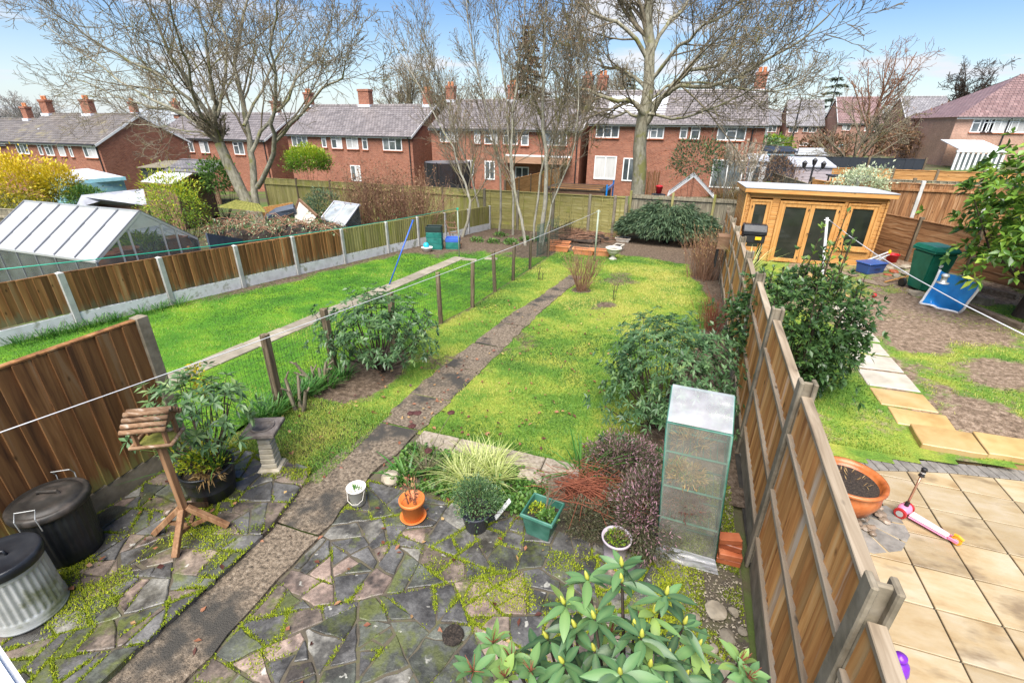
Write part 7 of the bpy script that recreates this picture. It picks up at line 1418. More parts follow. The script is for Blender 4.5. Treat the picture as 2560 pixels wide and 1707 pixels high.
a_, b_ = AY(*cz(690, 600), 14.0), AY(*cz(945, 520), 14.4); MB().tube([a_, a_.lerp(b_, .4) + V(0, 0, .05), b_], [.12, .2, .17], 8).build('felt_roll', MT['grey_panel'], T, rough=.03)
a_, b_ = AY(*cz(640, 530), 15.5), AY(*cz(930, 480), 16.5); o = MB().bar(a_ - V(0, 0, .1), b_ - V(0, 0, .1), .05, .36).build('orange_panel', MT['fence_orange'], None); tag(o, 'orange wooden panel lying behind the collapsed shed', 'panel')
# small second greenhouse
T = thing('greenhouse', 'small dirty glass greenhouse half hidden by the brown hedge', 'greenhouse', AY(*cz(1360, 620), 15.3)); A_, B_, C_, D = AY(*cz(1310, 455), 16.2), AY(*cz(1535, 490), 15.8), AY(*cz(1260, 670) if 0 else (cz(1400, 680)), 14.7), AY(*cz(1190, 610), 15.0)
MB().extr([A_, B_, C_, D], (0, 0, .01)).build('roof_pane', MT['dirty_glass'], T)
for t in (0, .5, 1): MB().bar(A_.lerp(B_, t) + V(0, 0, .02), D.lerp(C_, t) + V(0, 0, .02), .05, .04).build('glazing_bar', MT['felt_grey'], T)
MB().bar(A_, B_, .12, .06).build('ridge', MT['felt_grey'], T); MB().bar(D, C_, .05, .05).build('eave', MT['alu'], T); MB().extr([C_, B_, V(B_.x, B_.y, gz(B_.x, B_.y)), V(C_.x, C_.y, gz(C_.x, C_.y))], (.01, 0, 0)).build('gable_pane', MT['glass_house'], T); MB().extr([D, C_, V(C_.x, C_.y, gz(C_.x, C_.y)), V(D.x, D.y, gz(D.x, D.y))], (0, .01, 0)).build('side_pane', MT['glass_house'], T)
a_, b_ = AY(*cz(120, 745), 9.6), AY(*cz(450, 800), 11.0); o = MB().extr([a_, b_, V(b_.x, b_.y, -.5), V(a_.x, a_.y, -.5)], (.04, .02, 0)).build('screen_panel', MT['grey_panel'], None); tag(o, 'dark blue grey screen panel between greenhouse and brush heap', 'panel')
p = V(-17.6, 8.0, gz(-17.6, 8)); p = AY(*c4(60, 340), 8.0); p.z = gz(p.x, p.y); T = thing('water_barrel', 'open blue plastic barrel at the left edge behind the greenhouse', 'barrel', p); MB().lathe([(.36, 0), (.42, .1), (.44, .5), (.42, .78), (.45, .8), (.45, .86), (.41, .86), (.39, .6), (0, .6)], p, 24).build('body', MT['blue_tarp'], T, smooth=True); MB().lathe([(.452, .7), (.462, .72), (.452, .74)], p, 24).build('hoop', MT['blue_tarp'], T)
# ------------------------------------------------------------------ left hand plants
def blob(lab, px, y, r, n, mat, ln, wd, name='shrub', col=None, zmin=-.5, cat='shrub', stems=14, lump=.4):
    c = AY(px[0], px[1], y); b = V(c.x, c.y, gz(c.x, c.y)); return leafblob(name, lab, cat, c, r, n, mat, ln, wd, zmin, .35, col, stems, base=b, lump=lump)
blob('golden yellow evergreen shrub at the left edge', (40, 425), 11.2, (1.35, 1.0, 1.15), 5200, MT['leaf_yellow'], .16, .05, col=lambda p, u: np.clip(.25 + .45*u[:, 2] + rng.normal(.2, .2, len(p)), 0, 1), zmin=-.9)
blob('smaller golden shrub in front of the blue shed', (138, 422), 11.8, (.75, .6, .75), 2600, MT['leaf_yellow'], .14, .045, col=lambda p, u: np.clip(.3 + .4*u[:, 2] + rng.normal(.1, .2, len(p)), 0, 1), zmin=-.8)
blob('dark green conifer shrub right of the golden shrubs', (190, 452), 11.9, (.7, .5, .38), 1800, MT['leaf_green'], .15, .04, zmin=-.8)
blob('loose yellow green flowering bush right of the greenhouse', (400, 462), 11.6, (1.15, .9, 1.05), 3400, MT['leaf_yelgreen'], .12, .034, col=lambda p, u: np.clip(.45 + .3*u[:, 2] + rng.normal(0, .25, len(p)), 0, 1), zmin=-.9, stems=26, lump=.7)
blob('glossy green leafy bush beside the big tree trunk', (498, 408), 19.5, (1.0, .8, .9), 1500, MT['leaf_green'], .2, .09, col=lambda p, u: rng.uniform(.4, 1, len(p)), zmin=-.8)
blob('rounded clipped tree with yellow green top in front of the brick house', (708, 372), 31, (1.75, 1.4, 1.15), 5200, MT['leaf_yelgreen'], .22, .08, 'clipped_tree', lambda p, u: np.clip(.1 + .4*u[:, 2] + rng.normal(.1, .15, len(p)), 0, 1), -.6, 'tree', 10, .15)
blob('low conifer bush beside the small glass greenhouse', tuple(cz(1190, 500)), 17.0, (.9, .7, .7), 1800, MT['leaf_juniper'], .16, .04, zmin=-.8)
T = thing('brush_heap', 'sprawling heap of brown bramble stems and grey leaves behind the left fence', 'brush heap', AY(590, 540, 12.6)); o_ = []; lb = []; 
for k in range(520):
    px_ = R.uniform(470, 760); t = (px_ - 470)/290; p = AY(px_, np.interp(t, [0, .3, .6, 1], [515, 505, 510, 520]) + R.uniform(-8, 40), R.uniform(11.6, 14.2)); d = Vector((R.gauss(0, 1), R.gauss(0, 1), R.gauss(0, .4))).normalized(); l = R.uniform(.25, .8); q = p + d*l*.5 + V(0, 0, R.uniform(0, .15)); e = p + d*l + V(0, 0, -.1); o_.append(([tuple(p), tuple(q), tuple(e)], [.012, .009, .004], 3)); lb += [tuple(p.lerp(e, R.random()) + rvec()*.08) for _ in range(7)]
tubes('stem', o_, MT['bark_red'], T); lb = np.array(lb); leafmesh('leaf', MT['leaf_pale'], lb[::2], rng.normal(0, 1, lb[::2].shape), .07, .04, rng.uniform(0, .4, len(lb[::2])), T); leafmesh('dark_leaf', MT['leaf_rhodo'], lb[1::2], rng.normal(0, 1, lb[1::2].shape), .09, .05, rng.uniform(0, .6, len(lb[1::2])), T)
vs = []; m = MB()
for k in range(30): p = AY(R.uniform(475, 750), R.uniform(528, 560), R.uniform(12, 14)); m.lathe([(.0, .2), (.3, .1), (.45, -.3), (.3, -1.2), (0, -1.3)], p, 7)
m.build('litter', MT['compost'], T, rough=.06)['kind'] = 'stuff'
b = AY(885, 505, 17.2); b.z = gz(b.x, b.y); T = thing('hedge_bush', 'wide brown twiggy bush with sparse green leaves behind the left fence', 'bush', b); o_ = []
for dx, dy in ((-1.3, 0), (-.5, .3), (.3, 0), (1.1, .3), (1.7, -.1)): brush(o_, b + V(dx, dy, 0), 75, 2.5, 1, .011, .6, 3, .45, .16)
tubes('stem', o_, MT['bark_red'], T); tp = np.array([q[0][-1] for q in o_]); tp = np.repeat(tp, 2, 0) + rng.normal(0, .06, (len(tp)*2, 3)); leafmesh('leaf', MT['leaf_brown'], tp, rng.normal(0, 1, tp.shape), .09, .045, rng.random(len(tp)), T)['kind'] = 'stuff'
lo = tp[tp[:, 2] < b.z + 1.3]; leafmesh('green_leaf', MT['leaf_rhodo'], lo[::2], rng.normal(0, 1, lo[::2].shape), .11, .05, rng.uniform(.3, 1, len(lo[::2])), T)['kind'] = 'stuff'
# ------------------------------------------------------------------ things at the end of the two lawns
p = gp(1000, 572); 
def crate(lab, p, z, w, d, h, mat, rz=0):
    T = thing('crate', lab, 'crate', V(p.x, p.y, z), 'plastic crates by the left fence', ); A_ = Matrix.Rotation(rz, 3, 'Z'); P_ = V(p.x, p.y, z)
    for s in (-1, 1): MB().cbox(P_ + A_ @ V(0, s*d/2, h/2), w, .02, h, M=A_).build('side', mat, T, bevel=.006); MB().cbox(P_ + A_ @ V(s*w/2, 0, h/2), .02, d - .022, h*.98, M=A_).build('end', mat, T, bevel=.006)
    MB().cbox(P_ + V(0, 0, .012), w - .03, d - .03, .02, M=A_).build('base', mat, T); MB().cbox(P_ + V(0, 0, h*.3), w + .03, d + .03, .025, M=A_).build('rib', mat, T); return T
tc_, bc_, dc_ = MT['teal_crate']; z = gz(p.x, p.y)
for i, (lab, m_) in enumerate((('bottom teal crate of the tall stack by the left fence', tc_), ('second teal crate up in the tall stack by the left fence', tc_), ('third teal crate up in the tall stack by the left fence', tc_), ('black crate on top of the tall stack by the left fence', dc_))): crate(lab, p, z + .02 + i*.215, .56, .4, .21, m_, R.uniform(-.05, .05) + .3)
p2 = gp(1030, 568); p2 = V(p.x + .58, p.y + .35, 0); z = gz(p2.x, p2.y); crate('teal crate under the blue one beside the tall stack', p2, z + .02, .5, .36, .26, tc_, .3); crate('blue crate beside the tall teal stack', p2, z + .285, .5, .36, .16, bc_, .3)
c = gp(987, 580); c.x = p.x - .02; c.y = p.y - .6; c.z = gz(c.x, c.y) + .02; T = thing('basin', 'small white plastic basin on the ground before the crates', 'basin', c); MB().lathe([(.12, 0), (.15, .02), (.19, .13), (.205, .14), (.19, .15), (.14, .03), (0, .03)], c, 24).build('body', MT['white_plastic'], T, smooth=True); MB().lathe([(.203, .142), (.212, .146), (.203, .15)], c, 24).build('rim', MT['upvc'], T)
o = MB().lathe([(.001, 0)] + [(.11*math.sin(a), .11 - .11*math.cos(a)) for a in np.linspace(.2, 2.94, 11)] + [(.001, .22)], c + V(-.03, 0, .1), 20).build('ball', MT['sky_ball'], None, smooth=True); tag(o, 'turquoise ball sitting in the white basin', 'ball')
a_ = V(p.x + .5, p.y + .9, gz(p.x, p.y + .9)); T = thing('rack', 'old brown slatted rack leaning behind the teal crates', 'rack', a_)
for s in (-.18, .18): MB().bar(a_ + V(s, 0, 0), a_ + V(s - .35, .15, .95), .04, .03).build('side', MT['shed_brown'], T)
for k in range(5): MB().bar(a_ + V(-.2 - .07*k, .03*k, .12 + .19*k), a_ + V(.2 - .07*k, .03*k, .12 + .19*k), .05, .03).build('slat', MT['shed_brown'], T)
pb = gp(1055, 592); pt1 = AY(1054, 478, pb.y); T = thing('washing_post', 'thin grey washing post at the end of the left lawn', 'post', pb); MB().tube([pb, V(pb.x, pb.y, pt1.z)], .024, 8).build('pole', MT['pole_grey'], T, smooth=True); MB().tube([V(pb.x, pb.y, pt1.z - .06), V(pb.x, pb.y, pt1.z)], .04, 8).build('cleat', MT['rope_green'], T); pt1 = V(pb.x, pb.y, pt1.z)
q = AY(-30, 622, 3.4); rope('washing_line', 'green washing line above the left fence', [pt1 + V(0, 0, -.02)] + [pt1.lerp(q, t) + V(0, 0, -.12*4*t*(1 - t) + .0) for t in (.15, .3, .45, .6, .75, .9)] + [q], .007, MT['rope_green'])
a_ = gp(893, 657); b_ = AY(948, 508, a_.y + .75); T = thing('line_prop', 'long blue pole propping up the green washing line', 'pole', a_); MB().tube([a_, b_], .019, 8).build('pole', MT['blue_pole'], T, smooth=True); MB().tube([b_ + V(-.03, 0, .03), b_, b_ + V(.04, 0, .03)], .014, 6).build('fork', MT['blue_pole'], T)
pb = gp(1365, 602); pt2 = AY(1369, 482, pb.y); T = thing('washing_post', 'pale green washing post among the terracotta troughs', 'post', pb); MB().tube([pb, V(pb.x, pb.y, pt2.z)], .03, 8).build('pole', MT['pole_grey'], T, smooth=True); MB().tube([V(pb.x - .07, pb.y, pt2.z - .05), V(pb.x + .07, pb.y, pt2.z - .05)], .016, 6).build('cross_hook', MT['pole_grey'], T)
q = AY(0, 988, 1.55); q2 = q + (q - pt2)*.04; rope('washing_line', 'white washing line crossing the picture above the lawn', [V(pb.x, pb.y, pt2.z - .04)] + [V(pb.x, pb.y, pt2.z - .04).lerp(q2, t) + V(0, 0, -.10*4*t*(1 - t)) for t in np.linspace(.08, .92, 11)] + [q2], .0048, MT['rope_white'])
pb = gp(1437, 548); tag(MB().tube([pb, pb + V(0, 0, .95)], .02, 8).build('stake', MT['pole_grey'], None), 'thin grey green stake left of the low spreading conifer', 'stake')
def trough(lab, px, w, d, h, mat, rz=0, name='trough'):
    c = gp(*px); c.z += .02; T = thing(name, lab, 'trough', c, 'troughs at the end of the garden'); Mx = Matrix.Rotation(rz, 3, 'Z'); k = .82
    def P_(x, y, z): return c + Mx @ V(x, y, z)
    MB().hexa([P_(-w/2*k, -d/2*k, 0), P_(w/2*k, -d/2*k, 0), P_(w/2*k, d/2*k, 0), P_(-w/2*k, d/2*k, 0), P_(-w/2, -d/2, h), P_(w/2, -d/2, h), P_(w/2, d/2, h), P_(-w/2, d/2, h)]).build('body', mat, T, bevel=.006)
    m = MB()
    for a, b, c_, e in ((-w/2 - .02, w/2 + .02, -d/2 - .02, -d/2 + .02), (-w/2 - .02, w/2 + .02, d/2 - .02, d/2 + .02)): m.cbox(P_((a + b)/2, (c_ + e)/2, h + .012), b - a, e - c_, .045, M=Mx)
    for s in (-1, 1): m.cbox(P_(s*w/2, 0, h + .012), .04, d - .045, .043, M=Mx)
    m.build('rim', mat, T); MB().cbox(P_(0, 0, h + .003), w - .05, d - .05, .012, M=Mx).build('soil', MT['compost'], T)
trough('terracotta trough nearest the wire fence end', (1283, 578), .85, .24, .2, MT['terracotta']); trough('terracotta trough standing behind the one nearest the wire fence', (1285, 568), .85, .24, .2, MT['terracotta']); trough('terracotta trough left of the pale green post', (1340, 586), .8, .24, .2, MT['terracotta']); trough('terracotta trough right of the pale green post', (1378, 588), .8, .24, .2, MT['terracotta']); trough('pale stone coloured trough behind the white urn', (1418, 578), .3, .62, .2, MT['stone_urn'], -.2); trough('pale plastic tray on the soil near the spreading conifer', (1430, 556), .62, .36, .14, MT['stone_urn'])
c = gp(1407, 596); T = thing('urn', 'white stone urn on a foot beside the troughs', 'urn', c); MB().lathe([(.14, 0), (.15, .03), (.1, .06), (.06, .12), (.07, .16), (.17, .22), (.24, .33), (.25, .38), (.29, .4), (.29, .44), (.24, .44), (.22, .36)], c, 24).build('bowl', MT['stone_urn'], T, smooth=True); MB().lathe([(.225, .37), (0, .38)], c, 20).build('soil', MT['compost'], T)
T = thing('log_heap', 'heap of dark logs and brown sticks near the back fence', 'log heap', gp(1340, 555))
for k in range(9): p = gp(R.uniform(1300, 1370), R.uniform(545, 566)); a = R.uniform(-.35, .3); l = R.uniform(.4, .8); MB().tube([p + V(-l*math.cos(a), -l*math.sin(a), .08 + .05*(k % 3)), p + V(l*math.cos(a), l*math.sin(a), .10 + .07*(k % 3))], R.uniform(.05, .08), 8).build('log', MT['bark_dark'], T, smooth=True)
o_ = []
for k in range(120): p = gp(R.uniform(1285, 1400), R.uniform(536, 562)) + V(0, 0, R.uniform(.1, .36)); a = R.uniform(-.6, .6); l = R.uniform(.25, .8); d = V(math.cos(a), math.sin(a), R.uniform(-.15, .15)); o_.append(([tuple(p - d*l), tuple(p + rvec()*.03), tuple(p + d*l)], [.012, .012, .007], 3))
tubes('stick', o_, MT['bark_red'], T)['kind'] = 'stuff'
twig_shrub('wiry dark bramble against the back fence behind the log heap', gp(1300, 545), 26, .85, .9, MT['bark_dark'], .007, .7, 3, leaves=(MT['leaf_rhodo'], 1, .04, .06))
pn = gp(1255, 560); T = thing('netting', 'dark green netting hanging on stakes at the end of the wire fence', 'netting', pn)
for i, (a, b) in enumerate((((1248, 585), (1282, 560)), ((1232, 590), (1248, 585)))):
    A_, B_ = gp(*a), gp(*b); vs = []; fs = []
    nm = MB()
    for k in range(22): t = k/21; p = A_.lerp(B_, t); nm.tube([p, p + V(0, 0, 1.15)], .0035, 3, False)
    for k in range(12): nm.tube([A_ + V(0, 0, .05 + k*.1), B_ + V(0, 0, .05 + k*.1)], .0035, 3, False)
    nm.build('mesh', MT['net_green'], T)['kind'] = 'stuff'
for k in range(9): p = gp(R.uniform(1080, 1250), R.uniform(540, 565)); leafblob('weed', 'low green weed on the soil below the young trees', 'weed', p + V(0, 0, .05), (.3, .25, .12), 160, MT['leaf_green'], .1, .06, -.1, .2, None, 0)['group'] = 'weeds below the young trees'
# ------------------------------------------------------------------ background between the gardens and beyond the roofs
def gen_tree(label, px, y, h, mat, P_=None, r=.2, name='bare_tree', n=7, lean=.5, clear=.25, group=None, zb=None):
    b = AY(px[0], px[1], y); b.z = gz(b.x, b.y) if zb is None else zb; T = thing(name, label, 'tree', b, group); o = []; P_ = P_ or PF
    top = b + V(R.uniform(-.4, .4), 0, h*.6); limb(o, [b, b.lerp(top, .5) + V(R.uniform(-.2, .2), 0, 0), top], r, r*.35, P_, t0=.5, jit=.05)
    for k in range(n):
        a = k*6.283/n + R.uniform(-.3, .3); t = clear + (.75 - clear)*R.random(); p = b.lerp(top, t); d = Vector((math.cos(a)*lean, math.sin(a)*lean, 1)).normalized(); branch(o, p, d, h*R.uniform(.45, .65), r*.45, 1, P_)
    tubes('trunk', [q for q in o if q[2] == 0], mat, T, (8,)); tubes('crown', [q for q in o if q[2] > 0], mat, T, (6, 5, 4, 3, 3)); return T
PF = dict(seg=[5, 5, 4, 3], wob=[.12, .2, .28, .32], trop=[.03, .06, .05, .04], tap=[.4, .35, .4, .5], kids=[6, 8, 6, 4], t0=[.3, .15, .12, .1], ang=[(25, 55), (25, 60), (28, 62), (30, 65)], len=[(.35, .6), (.35, .6), (.4, .62), (.4, .65)], rad=[.5, .55, .6, .65], levels=5, rmin=.02, maxlen=9)
gen_tree('pale bare oak beyond the roofs at the far left edge', (5, 250), 62, 12, MT['bark_far'], r=.4, n=8, lean=.9); gen_tree('pale bare oak behind the lichen roofed house', (70, 262), 60, 11.5, MT['bark_far'], r=.35, n=8, lean=.9)
gen_tree('bare tree behind the roof left of the red chimney', (285, 262), 70, 10, MT['bark_far'], r=.3, n=7, lean=.8)
gen_tree('tall bare tree behind the roof of the house with the large chimney', (930, 232), 62, 14, MT['bark_twig'], r=.3, n=9, lean=.45); gen_tree('slender bare tree beside the tall one behind the house roofs', (1010, 232), 64, 12.5, MT['bark_twig'], r=.25, n=8, lean=.45)
gen_tree('bare brown tree behind the roof with the pale panels', (1395, 215), 66, 12, MT['bark_twig'], r=.3, n=8, lean=.5); gen_tree('bare tree behind the right end of the terrace roof', (1655, 210), 60, 11, MT['bark_dark'], r=.35, n=8, lean=.9)
PM = dict(PF, rmin=.011, kids=[5, 6, 4, 3])
gen_tree('wide bare shrubby tree above the orange lapped fence', (1745 + 210, 398), 36, 5.6, MT['bark_twig'], PM, .14, n=10, lean=1.1, clear=.1); gen_tree('reddish bare tree in front of the distant houses', (1985, 330), 62, 10.5, MT['bark_red'], dict(PF, rmin=.016, kids=[5, 6, 4, 2.5]), .25, n=7, lean=.5)
gen_tree('small bare tree far behind the grey roofed house', (2222, 225), 110, 12, MT['bark_dark'], dict(PF, rmin=.03), .3, n=6, lean=.5)
def conifer(label, px, y, h, r, mat, n=26, name='conifer', droop=.2):
    b = AY(px[0], px[1], y); top = b.z; b.z = top - h; T = thing(name, label, 'tree', b); B = []; D = []; Ls = []; st = [([tuple(b), tuple(b + V(0, 0, h))], [.3, .05], 0)]
    for k in range(n):
        t = .12 + .88*k/n; rr = r*(1 - t)**.75 + .2
        for j in range(8):
            a = R.uniform(0, 6.283); l = rr*R.uniform(.6, 1.1); d = Vector((math.cos(a), math.sin(a), -droop + R.uniform(-.1, .15))); p = b + V(0, 0, h*t); st.append(([tuple(p), tuple(p + d*l)], [.05, .02], 3))
            for m in range(int(24*l) + 8): s_ = R.uniform(.2, 1); B.append(tuple(p + d*l*s_ + rvec()*.12)); D.append((d.x + R.gauss(0, .5), d.y + R.gauss(0, .5), R.gauss(-.1, .25))); Ls.append(R.uniform(.25, .6))
    leafmesh('foliage', mat, np.array(B), np.array(D), np.array(Ls), np.array(Ls)*.4, rng.random(len(B)), T); tubes('trunk', st, MT['bark_dark'], T); return T
conifer('dark cedar with tiered branches beyond the distant houses', tuple(c3(1095, 485)), 100, 15, 6, MT['leaf_conifer'], 13); conifer('bushy conifer beyond the roof left of the hipped house', tuple(c3(2050, 615)), 105, 8, 4, MT['leaf_conifer'], 16)
conifer('tall brown conifer rising behind the house with six windows', tuple(c2(1290, 150)), 66, 14, 4.2, MT['leaf_brown'], 24); conifer('hazy conifer behind the roof with the pale panels', tuple(c2(1980, 470)), 110, 12, 5, MT['leaf_conifer'], 16)
# far woodland that reads as one grey brown mass along the skyline
n = 26000; x = rng.uniform(-170, 150, n); hh = 3.2 + 4.5*vnoise(x, x*0, .09, 3, 4); y = rng.uniform(118, 150, n); g0 = gnd(x, y); z = g0 + rng.random(n)**.8*hh*1.25
tag(leafmesh('distant_wood', MT['leaf_wood'], np.stack([x, y, z], 1), rng.normal(0, .5, (n, 3)) + [0, 0, 1], rng.uniform(.8, 2.4, n), rng.uniform(.12, .4, n), rng.random(n)), 'hazy grey brown winter woodland along the skyline', 'wood', kind='stuff')
# hedges and shrubs in front of the far houses
def fblob(lab, q, y, r, n, mat, ln, wd, col=None, name='shrub'): 
    c = AY(*c3(*q), y); return leafblob(name, lab, 'shrub', c, r, n, mat, ln, wd, -.8, .4, col, 8, base=V(c.x, c.y, min(c.z - r[2]*.8, gz(c.x, c.y))))
fblob('round bright green shrub under the small distant house', (650, 1000), 60, (1.7, 1.2, 1.0), 900, MT['leaf_yelgreen'], .4, .2, lambda p, u: rng.uniform(.2, .6, len(p))); fblob('dark shrubs left of the distant garden sheds', (560, 1020), 58, (2.0, 1.2, 1.2), 900, MT['leaf_rhodo'], .4, .2); fblob('dark brown hedge below the reddish tree', (1010, 1010), 55, (2.6, 1.4, 1.2), 1300, MT['leaf_brown'], .4, .15); fblob('purple brown hedge left of the hipped house', (1800, 960), 58, (4.6, 1.8, 2.6), 2600, MT['leaf_brown'], .45, .12); fblob('dark brown shrub beyond the orange fence', (1500, 985), 56, (3.0, 1.6, 1.2), 1300, MT['leaf_brown'], .4, .12)
fblob('brown twiggy shrub left of the lilac shed', (660, 1200), 24.5, (.9, .7, .85), 1500, MT['leaf_brown'], .16, .03); fblob('round white flowering bush behind the garden room roof', (1245, 1262), 18.2, (.78, .6, .55), 2200, MT['leaf_pale'], .1, .045); fblob('dark evergreen shrub right of the big trunk', (120, 1100), 27, (1.5, 1.0, 1.0), 1700, MT['leaf_rhodo'], .2, .06)
# distant sheds and small buildings
def box_shed(label, q0, q1, y, dep, wall, roof, zg=None, over=.12, slope=.25):
    a, b = AY(*c3(*q0), y), AY(*c3(*q1), y); zg_ = gz(a.x, y) - .2; T = thing('shed', label, 'shed', V((a.x + b.x)/2, y + dep/2, zg_)); zt = a.z
    MB().box(a.x, b.x, y, y + dep, zg_, zt).build('wall', wall, T); MB().hexa([(a.x - over, y - over, zt + .002), (b.x + over, y - over, zt + .002), (b.x + over, y + dep + over, zt + slope), (a.x - over, y + dep + over, zt + slope), (a.x - over, y - over, zt + .07), (b.x + over, y - over, zt + .07), (b.x + over, y + dep + over, zt + slope + .07), (a.x - over, y + dep + over, zt + slope + .07)]).build('roof', roof, T); return T, a, b, zt
T, a, b, zt = box_shed('lilac painted shed beyond the garden room', (795, 1140), (1045, 1145), 26, 2.2, MT['shed_lilac'], MT['felt_grey'])
for k in range(7): MB().box(a.x, b.x, 25.97, 25.995, zt - .14*(k + 1) + .008, zt - .14*k).build('board', MT['shed_lilac'], T)
T, a, b, zt = box_shed('grey distant shed with a row of blue windows', (590, 1040), (790, 1045), 41, 3, MT['felt_grey'], MT['tarp_black'])
for k in range(5): w = (b.x - a.x)/5; MB().box(a.x + w*k + .08, a.x + w*(k + 1) - .08, 40.94, 40.99, zt - .85, zt - .15).build('window', MT['blue_shed'], T)
box_shed('dark distant shed behind the stacked white boards', (800, 1060), (1010, 1060), 44, 3, MT['shed_brown'], MT['felt_grey'])
for i, (x0, x1, yy_) in enumerate(((810, 980, 1022), (805, 975, 1036), (800, 965, 1050))):
    a, b = AY(*c3(x0, yy_), 42.5), AY(*c3(x1, yy_), 42.5); o = MB().bar(a, b, .5, .16).build('stored_board', MT['felt_white'], None); tag(o, ['top of three pale boards stored on the distant shed', 'middle of three pale boards stored on the distant shed', 'lowest of three pale boards stored on the distant shed'][i], 'board')
T, a, b, zt = box_shed('white trellis shed with scalloped roof behind the pampas grass', (490, 1105), (600, 1110), 30, 1.6, MT['white_wood'], MT['felt_white']); MB().box(a.x + .2, b.x - .3, 29.94, 29.99, zt - 2.1, zt - .25).build('window', MT['window_glass'], T)
for k in range(6): MB().box(a.x - .5, a.x - .1, 29.9, 29.94, zt - .3 - .3*k, zt - .26 - .3*k).build('trellis_bar', MT['white_wood'], T)
a, b = AY(*c3(1090, 985), 57), AY(*c3(1120, 1010), 57); o = MB().box(a.x, b.x, 57, 57.1, b.z, a.z).build('blue_board', MT['blue_shed'], None, bevel=.02); tag(o, 'small blue board seen through the branches of the bare tree', 'board')
# white conservatory
p0, p1, p2 = AY(*c3(1868, 1135), 46), AY(*c3(2180, 1140), 46), AY(*c3(1900, 1040), 46); T = thing('conservatory', 'white glazed conservatory with pale slatted roof at the right', 'conservatory', V((p0.x + p1.x)/2, 47, p0.z - 1)); zt = p2.z; zb = p0.z - 1.2; n = 9; w = (p1.x - p0.x)/n
for k in range(n + 1): x = p0.x + w*k; MB().box(x - .07, x + .07, 45.94, 46.06, zb, zt).build('mullion', MT['upvc'], T)
for k in range(n): x = p0.x + w*k; MB().box(x + .072, x + w - .072, 45.99, 46.01, zb, zt - .1).build('pane', MT['window_glass'], T)
MB().box(p0.x - .12, p1.x + .1, 45.9, 46.1, zt, zt + .14).build('eave', MT['upvc'], T); ztop = AY(*c3(1910, 1010), 49).z
for k in range(n*2): x = p0.x + (p1.x - p0.x)*k/(n*2); x2 = x + (p1.x - p0.x)/(n*2)*.88; MB().hexa([(x, 45.9, zt + .142), (x2, 45.9, zt + .142), (x2, 49.5, ztop + .5), (x, 49.5, ztop + .5), (x, 45.9, zt + .19), (x2, 45.9, zt + .19), (x2, 49.5, ztop + .55), (x, 49.5, ztop + .55)]).build('roof_slat', MT['felt_white'], T)
# street lamp and garden lamp
a, b = AY(*c3(752, 1010), 60), AY(*c3(826, 668), 60); b.x = a.x + .9; T = thing('street_lamp', 'tall dark street lamp in front of the distant houses', 'street lamp', V(a.x, a.y, gz(a.x, a.y))); top = AY(*c3(822, 672), 60).z; a = AY(*c3(826, 700), 60)
MB().tube([(a.x, 60, gz(a.x, 60)), (a.x, 60, top)], [.11, .06], 8).build('pole', MT['black_metal'], T); MB().cbox((a.x - .3, 60, top + .03), .75, .25, .12).build('lamp_head', MT['felt_grey'], T, bevel=.03)
p = AY(*c3(893, 1215), 22); t = AY(*c3(903, 1150), 22); T = thing('garden_lamp', 'black garden lamp post with three lanterns before the lilac shed', 'lamp', V(p.x, 22, gz(p.x, 22))); MB().tube([(p.x, 22, gz(p.x, 22)), (p.x, 22, t.z + .1)], .035, 8).build('pole', MT['black_metal'], T)
for dx in (-.32, 0, .32): MB().tube([(p.x, 22, t.z - .05), (p.x + dx*.6, 22, t.z - .12), (p.x + dx, 22, t.z + (.0 if dx else .1))], .016, 6).build('arm', MT['black_metal'], T); MB().lathe([(.03, 0), (.06, .02), (.09, .16), (.1, .18), (.03, .25), (0, .28)], (p.x + dx, 22, t.z + (.0 if dx else .1)), 6).build('lantern', MT['black_metal'], T)
# pampas grass
for i, (q, s) in enumerate((((330, 1270), 1.0), ((450, 1240), 1.05))):
    b = AY(*c3(*q), 27); b.z = gz(b.x, b.y) ; T = thing('pampas_grass', ['pale pampas grass clump left of the white trellis shed', 'taller pampas grass clump beside the white trellis shed'][i], 'pampas grass', b); zt = AY(*c3(q[0], 1010), 27).z - b.z
    strap('', '', '', b, 160, zt*.62, 1, MT['leaf_straw'], .03, .25, .5, T, 'blade'); o_ = []; B = []; D = []
    for k in range(16):
        a = R.uniform(0, 6.28); l = R.uniform(.02, .3); e = b + V(math.cos(a)*l*zt, math.sin(a)*l*zt, zt*R.uniform(.75, 1.02)); o_.append(([tuple(b), tuple(b.lerp(e, .6) + V(0, 0, .15)), tuple(e)], [.012, .01, .006], 3)); dd = (e - b.lerp(e, .6)).normalized()
        for m in range(90): t = R.random(); B.append(tuple(e + dd*(t - .6)*.8 + rvec()*.05)); D.append(tuple(dd + rvec()*.5))
    tubes('stalk', o_, MT['bark_pale'], T); leafmesh('plume', MT['leaf_pampas'], np.array(B), np.array(D), .16, .035, rng.random(len(B)), T)
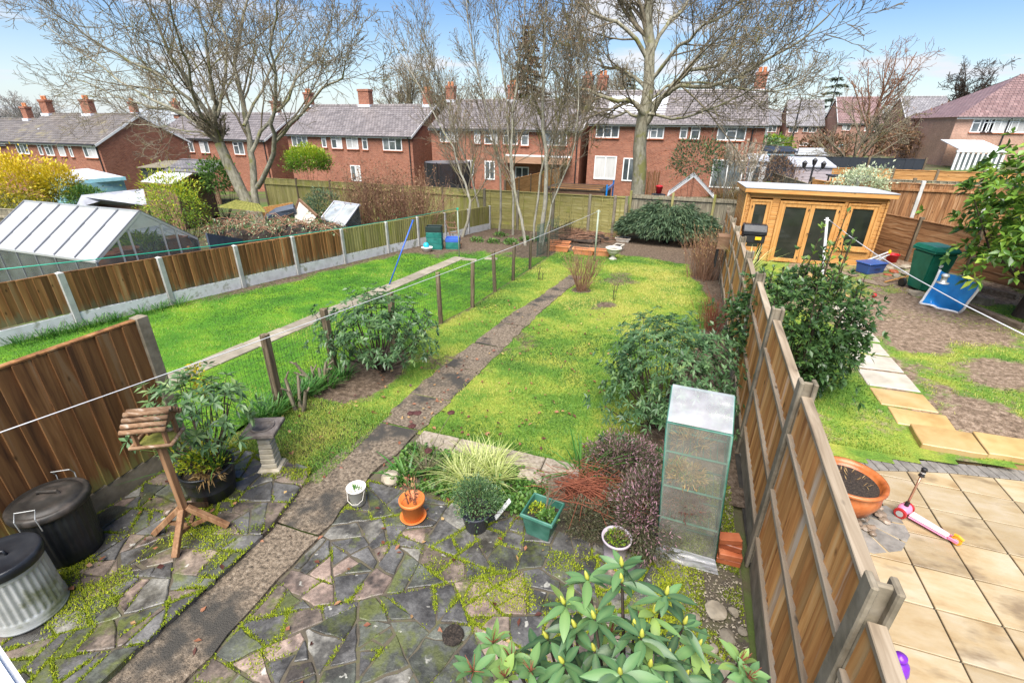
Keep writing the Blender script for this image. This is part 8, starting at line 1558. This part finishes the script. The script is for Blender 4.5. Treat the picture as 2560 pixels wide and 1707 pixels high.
# white framed cold house and trestle behind the close boarded fence
p = [AY(*c3(*q), 25.5) for q in ((0, 1275), (95, 1205), (240, 1300), (20, 1290))]; T = thing('cold_frame', 'white framed low cloche just over the back fence', 'cold frame', V(p[1].x, 26, gz(p[1].x, 26))); zb = p[2].z - .35; xl = 2*p[1].x - p[2].x
for y in (25.5, 26.4, 27.3): MB().bar((xl, y, zb), (p[1].x, y, p[1].z), .06, .06).build('rafter', MT['white_wood'], T); MB().bar((p[2].x, y, zb), (p[1].x, y, p[1].z), .06, .06).build('rafter', MT['white_wood'], T)
for s in (xl, p[2].x): MB().extr([(s, 25.52, zb), (p[1].x, 25.52, p[1].z - .03), (p[1].x, 27.28, p[1].z - .03), (s, 27.28, zb)], (0, 0, .008)).build('cover', MT['film_top'], T)
for s in (xl, p[2].x): MB().bar((s, 25.45, zb), (s, 27.35, zb), .07, .07).build('base_rail', MT['white_wood'], T); MB().box(s - .03, s + .03, 25.5, 27.3, gz(s, 26), zb - .036).build('side', MT['white_wood'], T)
p = AY(*c3(1165, 1205), 22.5); T = thing('patio_table', 'black metal table just behind the white flowering bush', 'table', V(p.x, 22.5, gz(p.x, 22.5))); MB().box(p.x - .75, p.x + .75, 22.1, 22.9, p.z - .03, p.z + .02).build('top', MT['black_metal'], T)
for sx in (-.65, .65):
    for sy in (22.2, 22.8): MB().bar((p.x + sx, sy, gz(p.x, 22.5)), (p.x + sx, sy, p.z - .03), .05, .05).build('leg', MT['black_metal'], T)
# beyond the back fence: raised hutch, dark netted enclosure, bamboo screen
cm = lambda x, y: ((1050 + x*.4836)/KD, (340 + y*.4836)/KD)
a, b = AY(*cm(650, 285), 24.2), AY(*cm(955, 290), 24.2); T = thing('raised_bed', 'long covered raised bed with brown top and blue frame over the back fence', 'raised bed', V((a.x + b.x)/2, 25, gz(a.x, 25))); zt = a.z + .1; MB().box(a.x, b.x, 24.2, 26.4, gz(a.x, 25), zt).build('box', MT['shed_brown'], T); MB().box(a.x - .05, b.x + .05, 24.15, 26.45, zt + .002, zt + .06).build('top', MT['soil'], T)
for k in range(9): y = 24.25 + k*.26; MB().bar((a.x + R.uniform(0, .4), y, zt + .08), (b.x - R.uniform(0, .4), y, zt + .08), .09, .03).build('batten', MT['fence_orange'] if k % 3 == 0 else MT['shed_brown'], T)
for x, y in ((b.x + .1, 24.15), (b.x + .1, 26.4)): MB().bar((x, y, gz(x, y)), (x, y, zt + .35), .07, .07).build('blue_post', MT['blue_tarp'], T)
MB().bar((b.x + .1, 24.15, zt + .12), (b.x + .1, 26.4, zt + .12), .08, .12).build('blue_rail', MT['blue_tarp'], T)
a, b = AY(*cm(0, 135), 33), AY(*cm(225, 130), 33); T = thing('netted_enclosure', 'dark netted trampoline enclosure behind the thin stems', 'trampoline', V((a.x + b.x)/2, 34, gz(a.x, 34))); cx = (a.x + b.x)/2; rr = (b.x - a.x)/2; g0 = gz(cx, 34); zt = a.z
MB().lathe([(rr, .75), (rr + .05, .8), (rr - .1, .84), (0, .82)], (cx, 34, g0), 20).build('mat', MT['tarp_black'], T); MB().lathe([(rr*.97, .85), (rr*.97, zt - g0)], (cx, 34, g0), 20).build('net', MT['net_dark'], T)
for k in range(8): t = k*.785; x, y = cx + rr*math.cos(t), 34 + rr*math.sin(t); MB().tube([(x, y, g0), (x, y, zt + .05)], .04, 6).build('pole', MT['black_metal'], T)
a = AY(*cm(1175, 270), 25.6); T = thing('bamboo_screen', 'short reed screen beside the big trunk', 'screen', V(a.x, 25.6, gz(a.x, 25.6))); zt = AY(*cm(1175, 185), 25.6).z
for k in range(24): x = a.x - .45 + k*.04; MB().tube([(x, 25.6 + R.uniform(-.02, .02), gz(x, 25.6)), (x + R.uniform(-.04, .04), 25.6, zt + R.uniform(-.1, .1))], .018, 5).build('cane', MT['fence_rust'], T)
a = AY(*cm(1237, 268), 24.0); T = thing('bucket', 'red bucket seen over the back fence', 'bucket', V(a.x, 24, a.z - .3)); MB().lathe([(.12, -.25), (.16, .05), (.17, .06), (.15, .09), (.05, .12), (0, .12)], a, 16).build('body', MT['red'], T, smooth=True); MB().lathe([(.165, .055), (.178, .065), (.165, .075)], a, 16).build('rim', MT['red'], T)
MB().lathe([(.3, -1.5), (.32, -.28)], a, 12).build('stand', MT['tarp_black'], T)
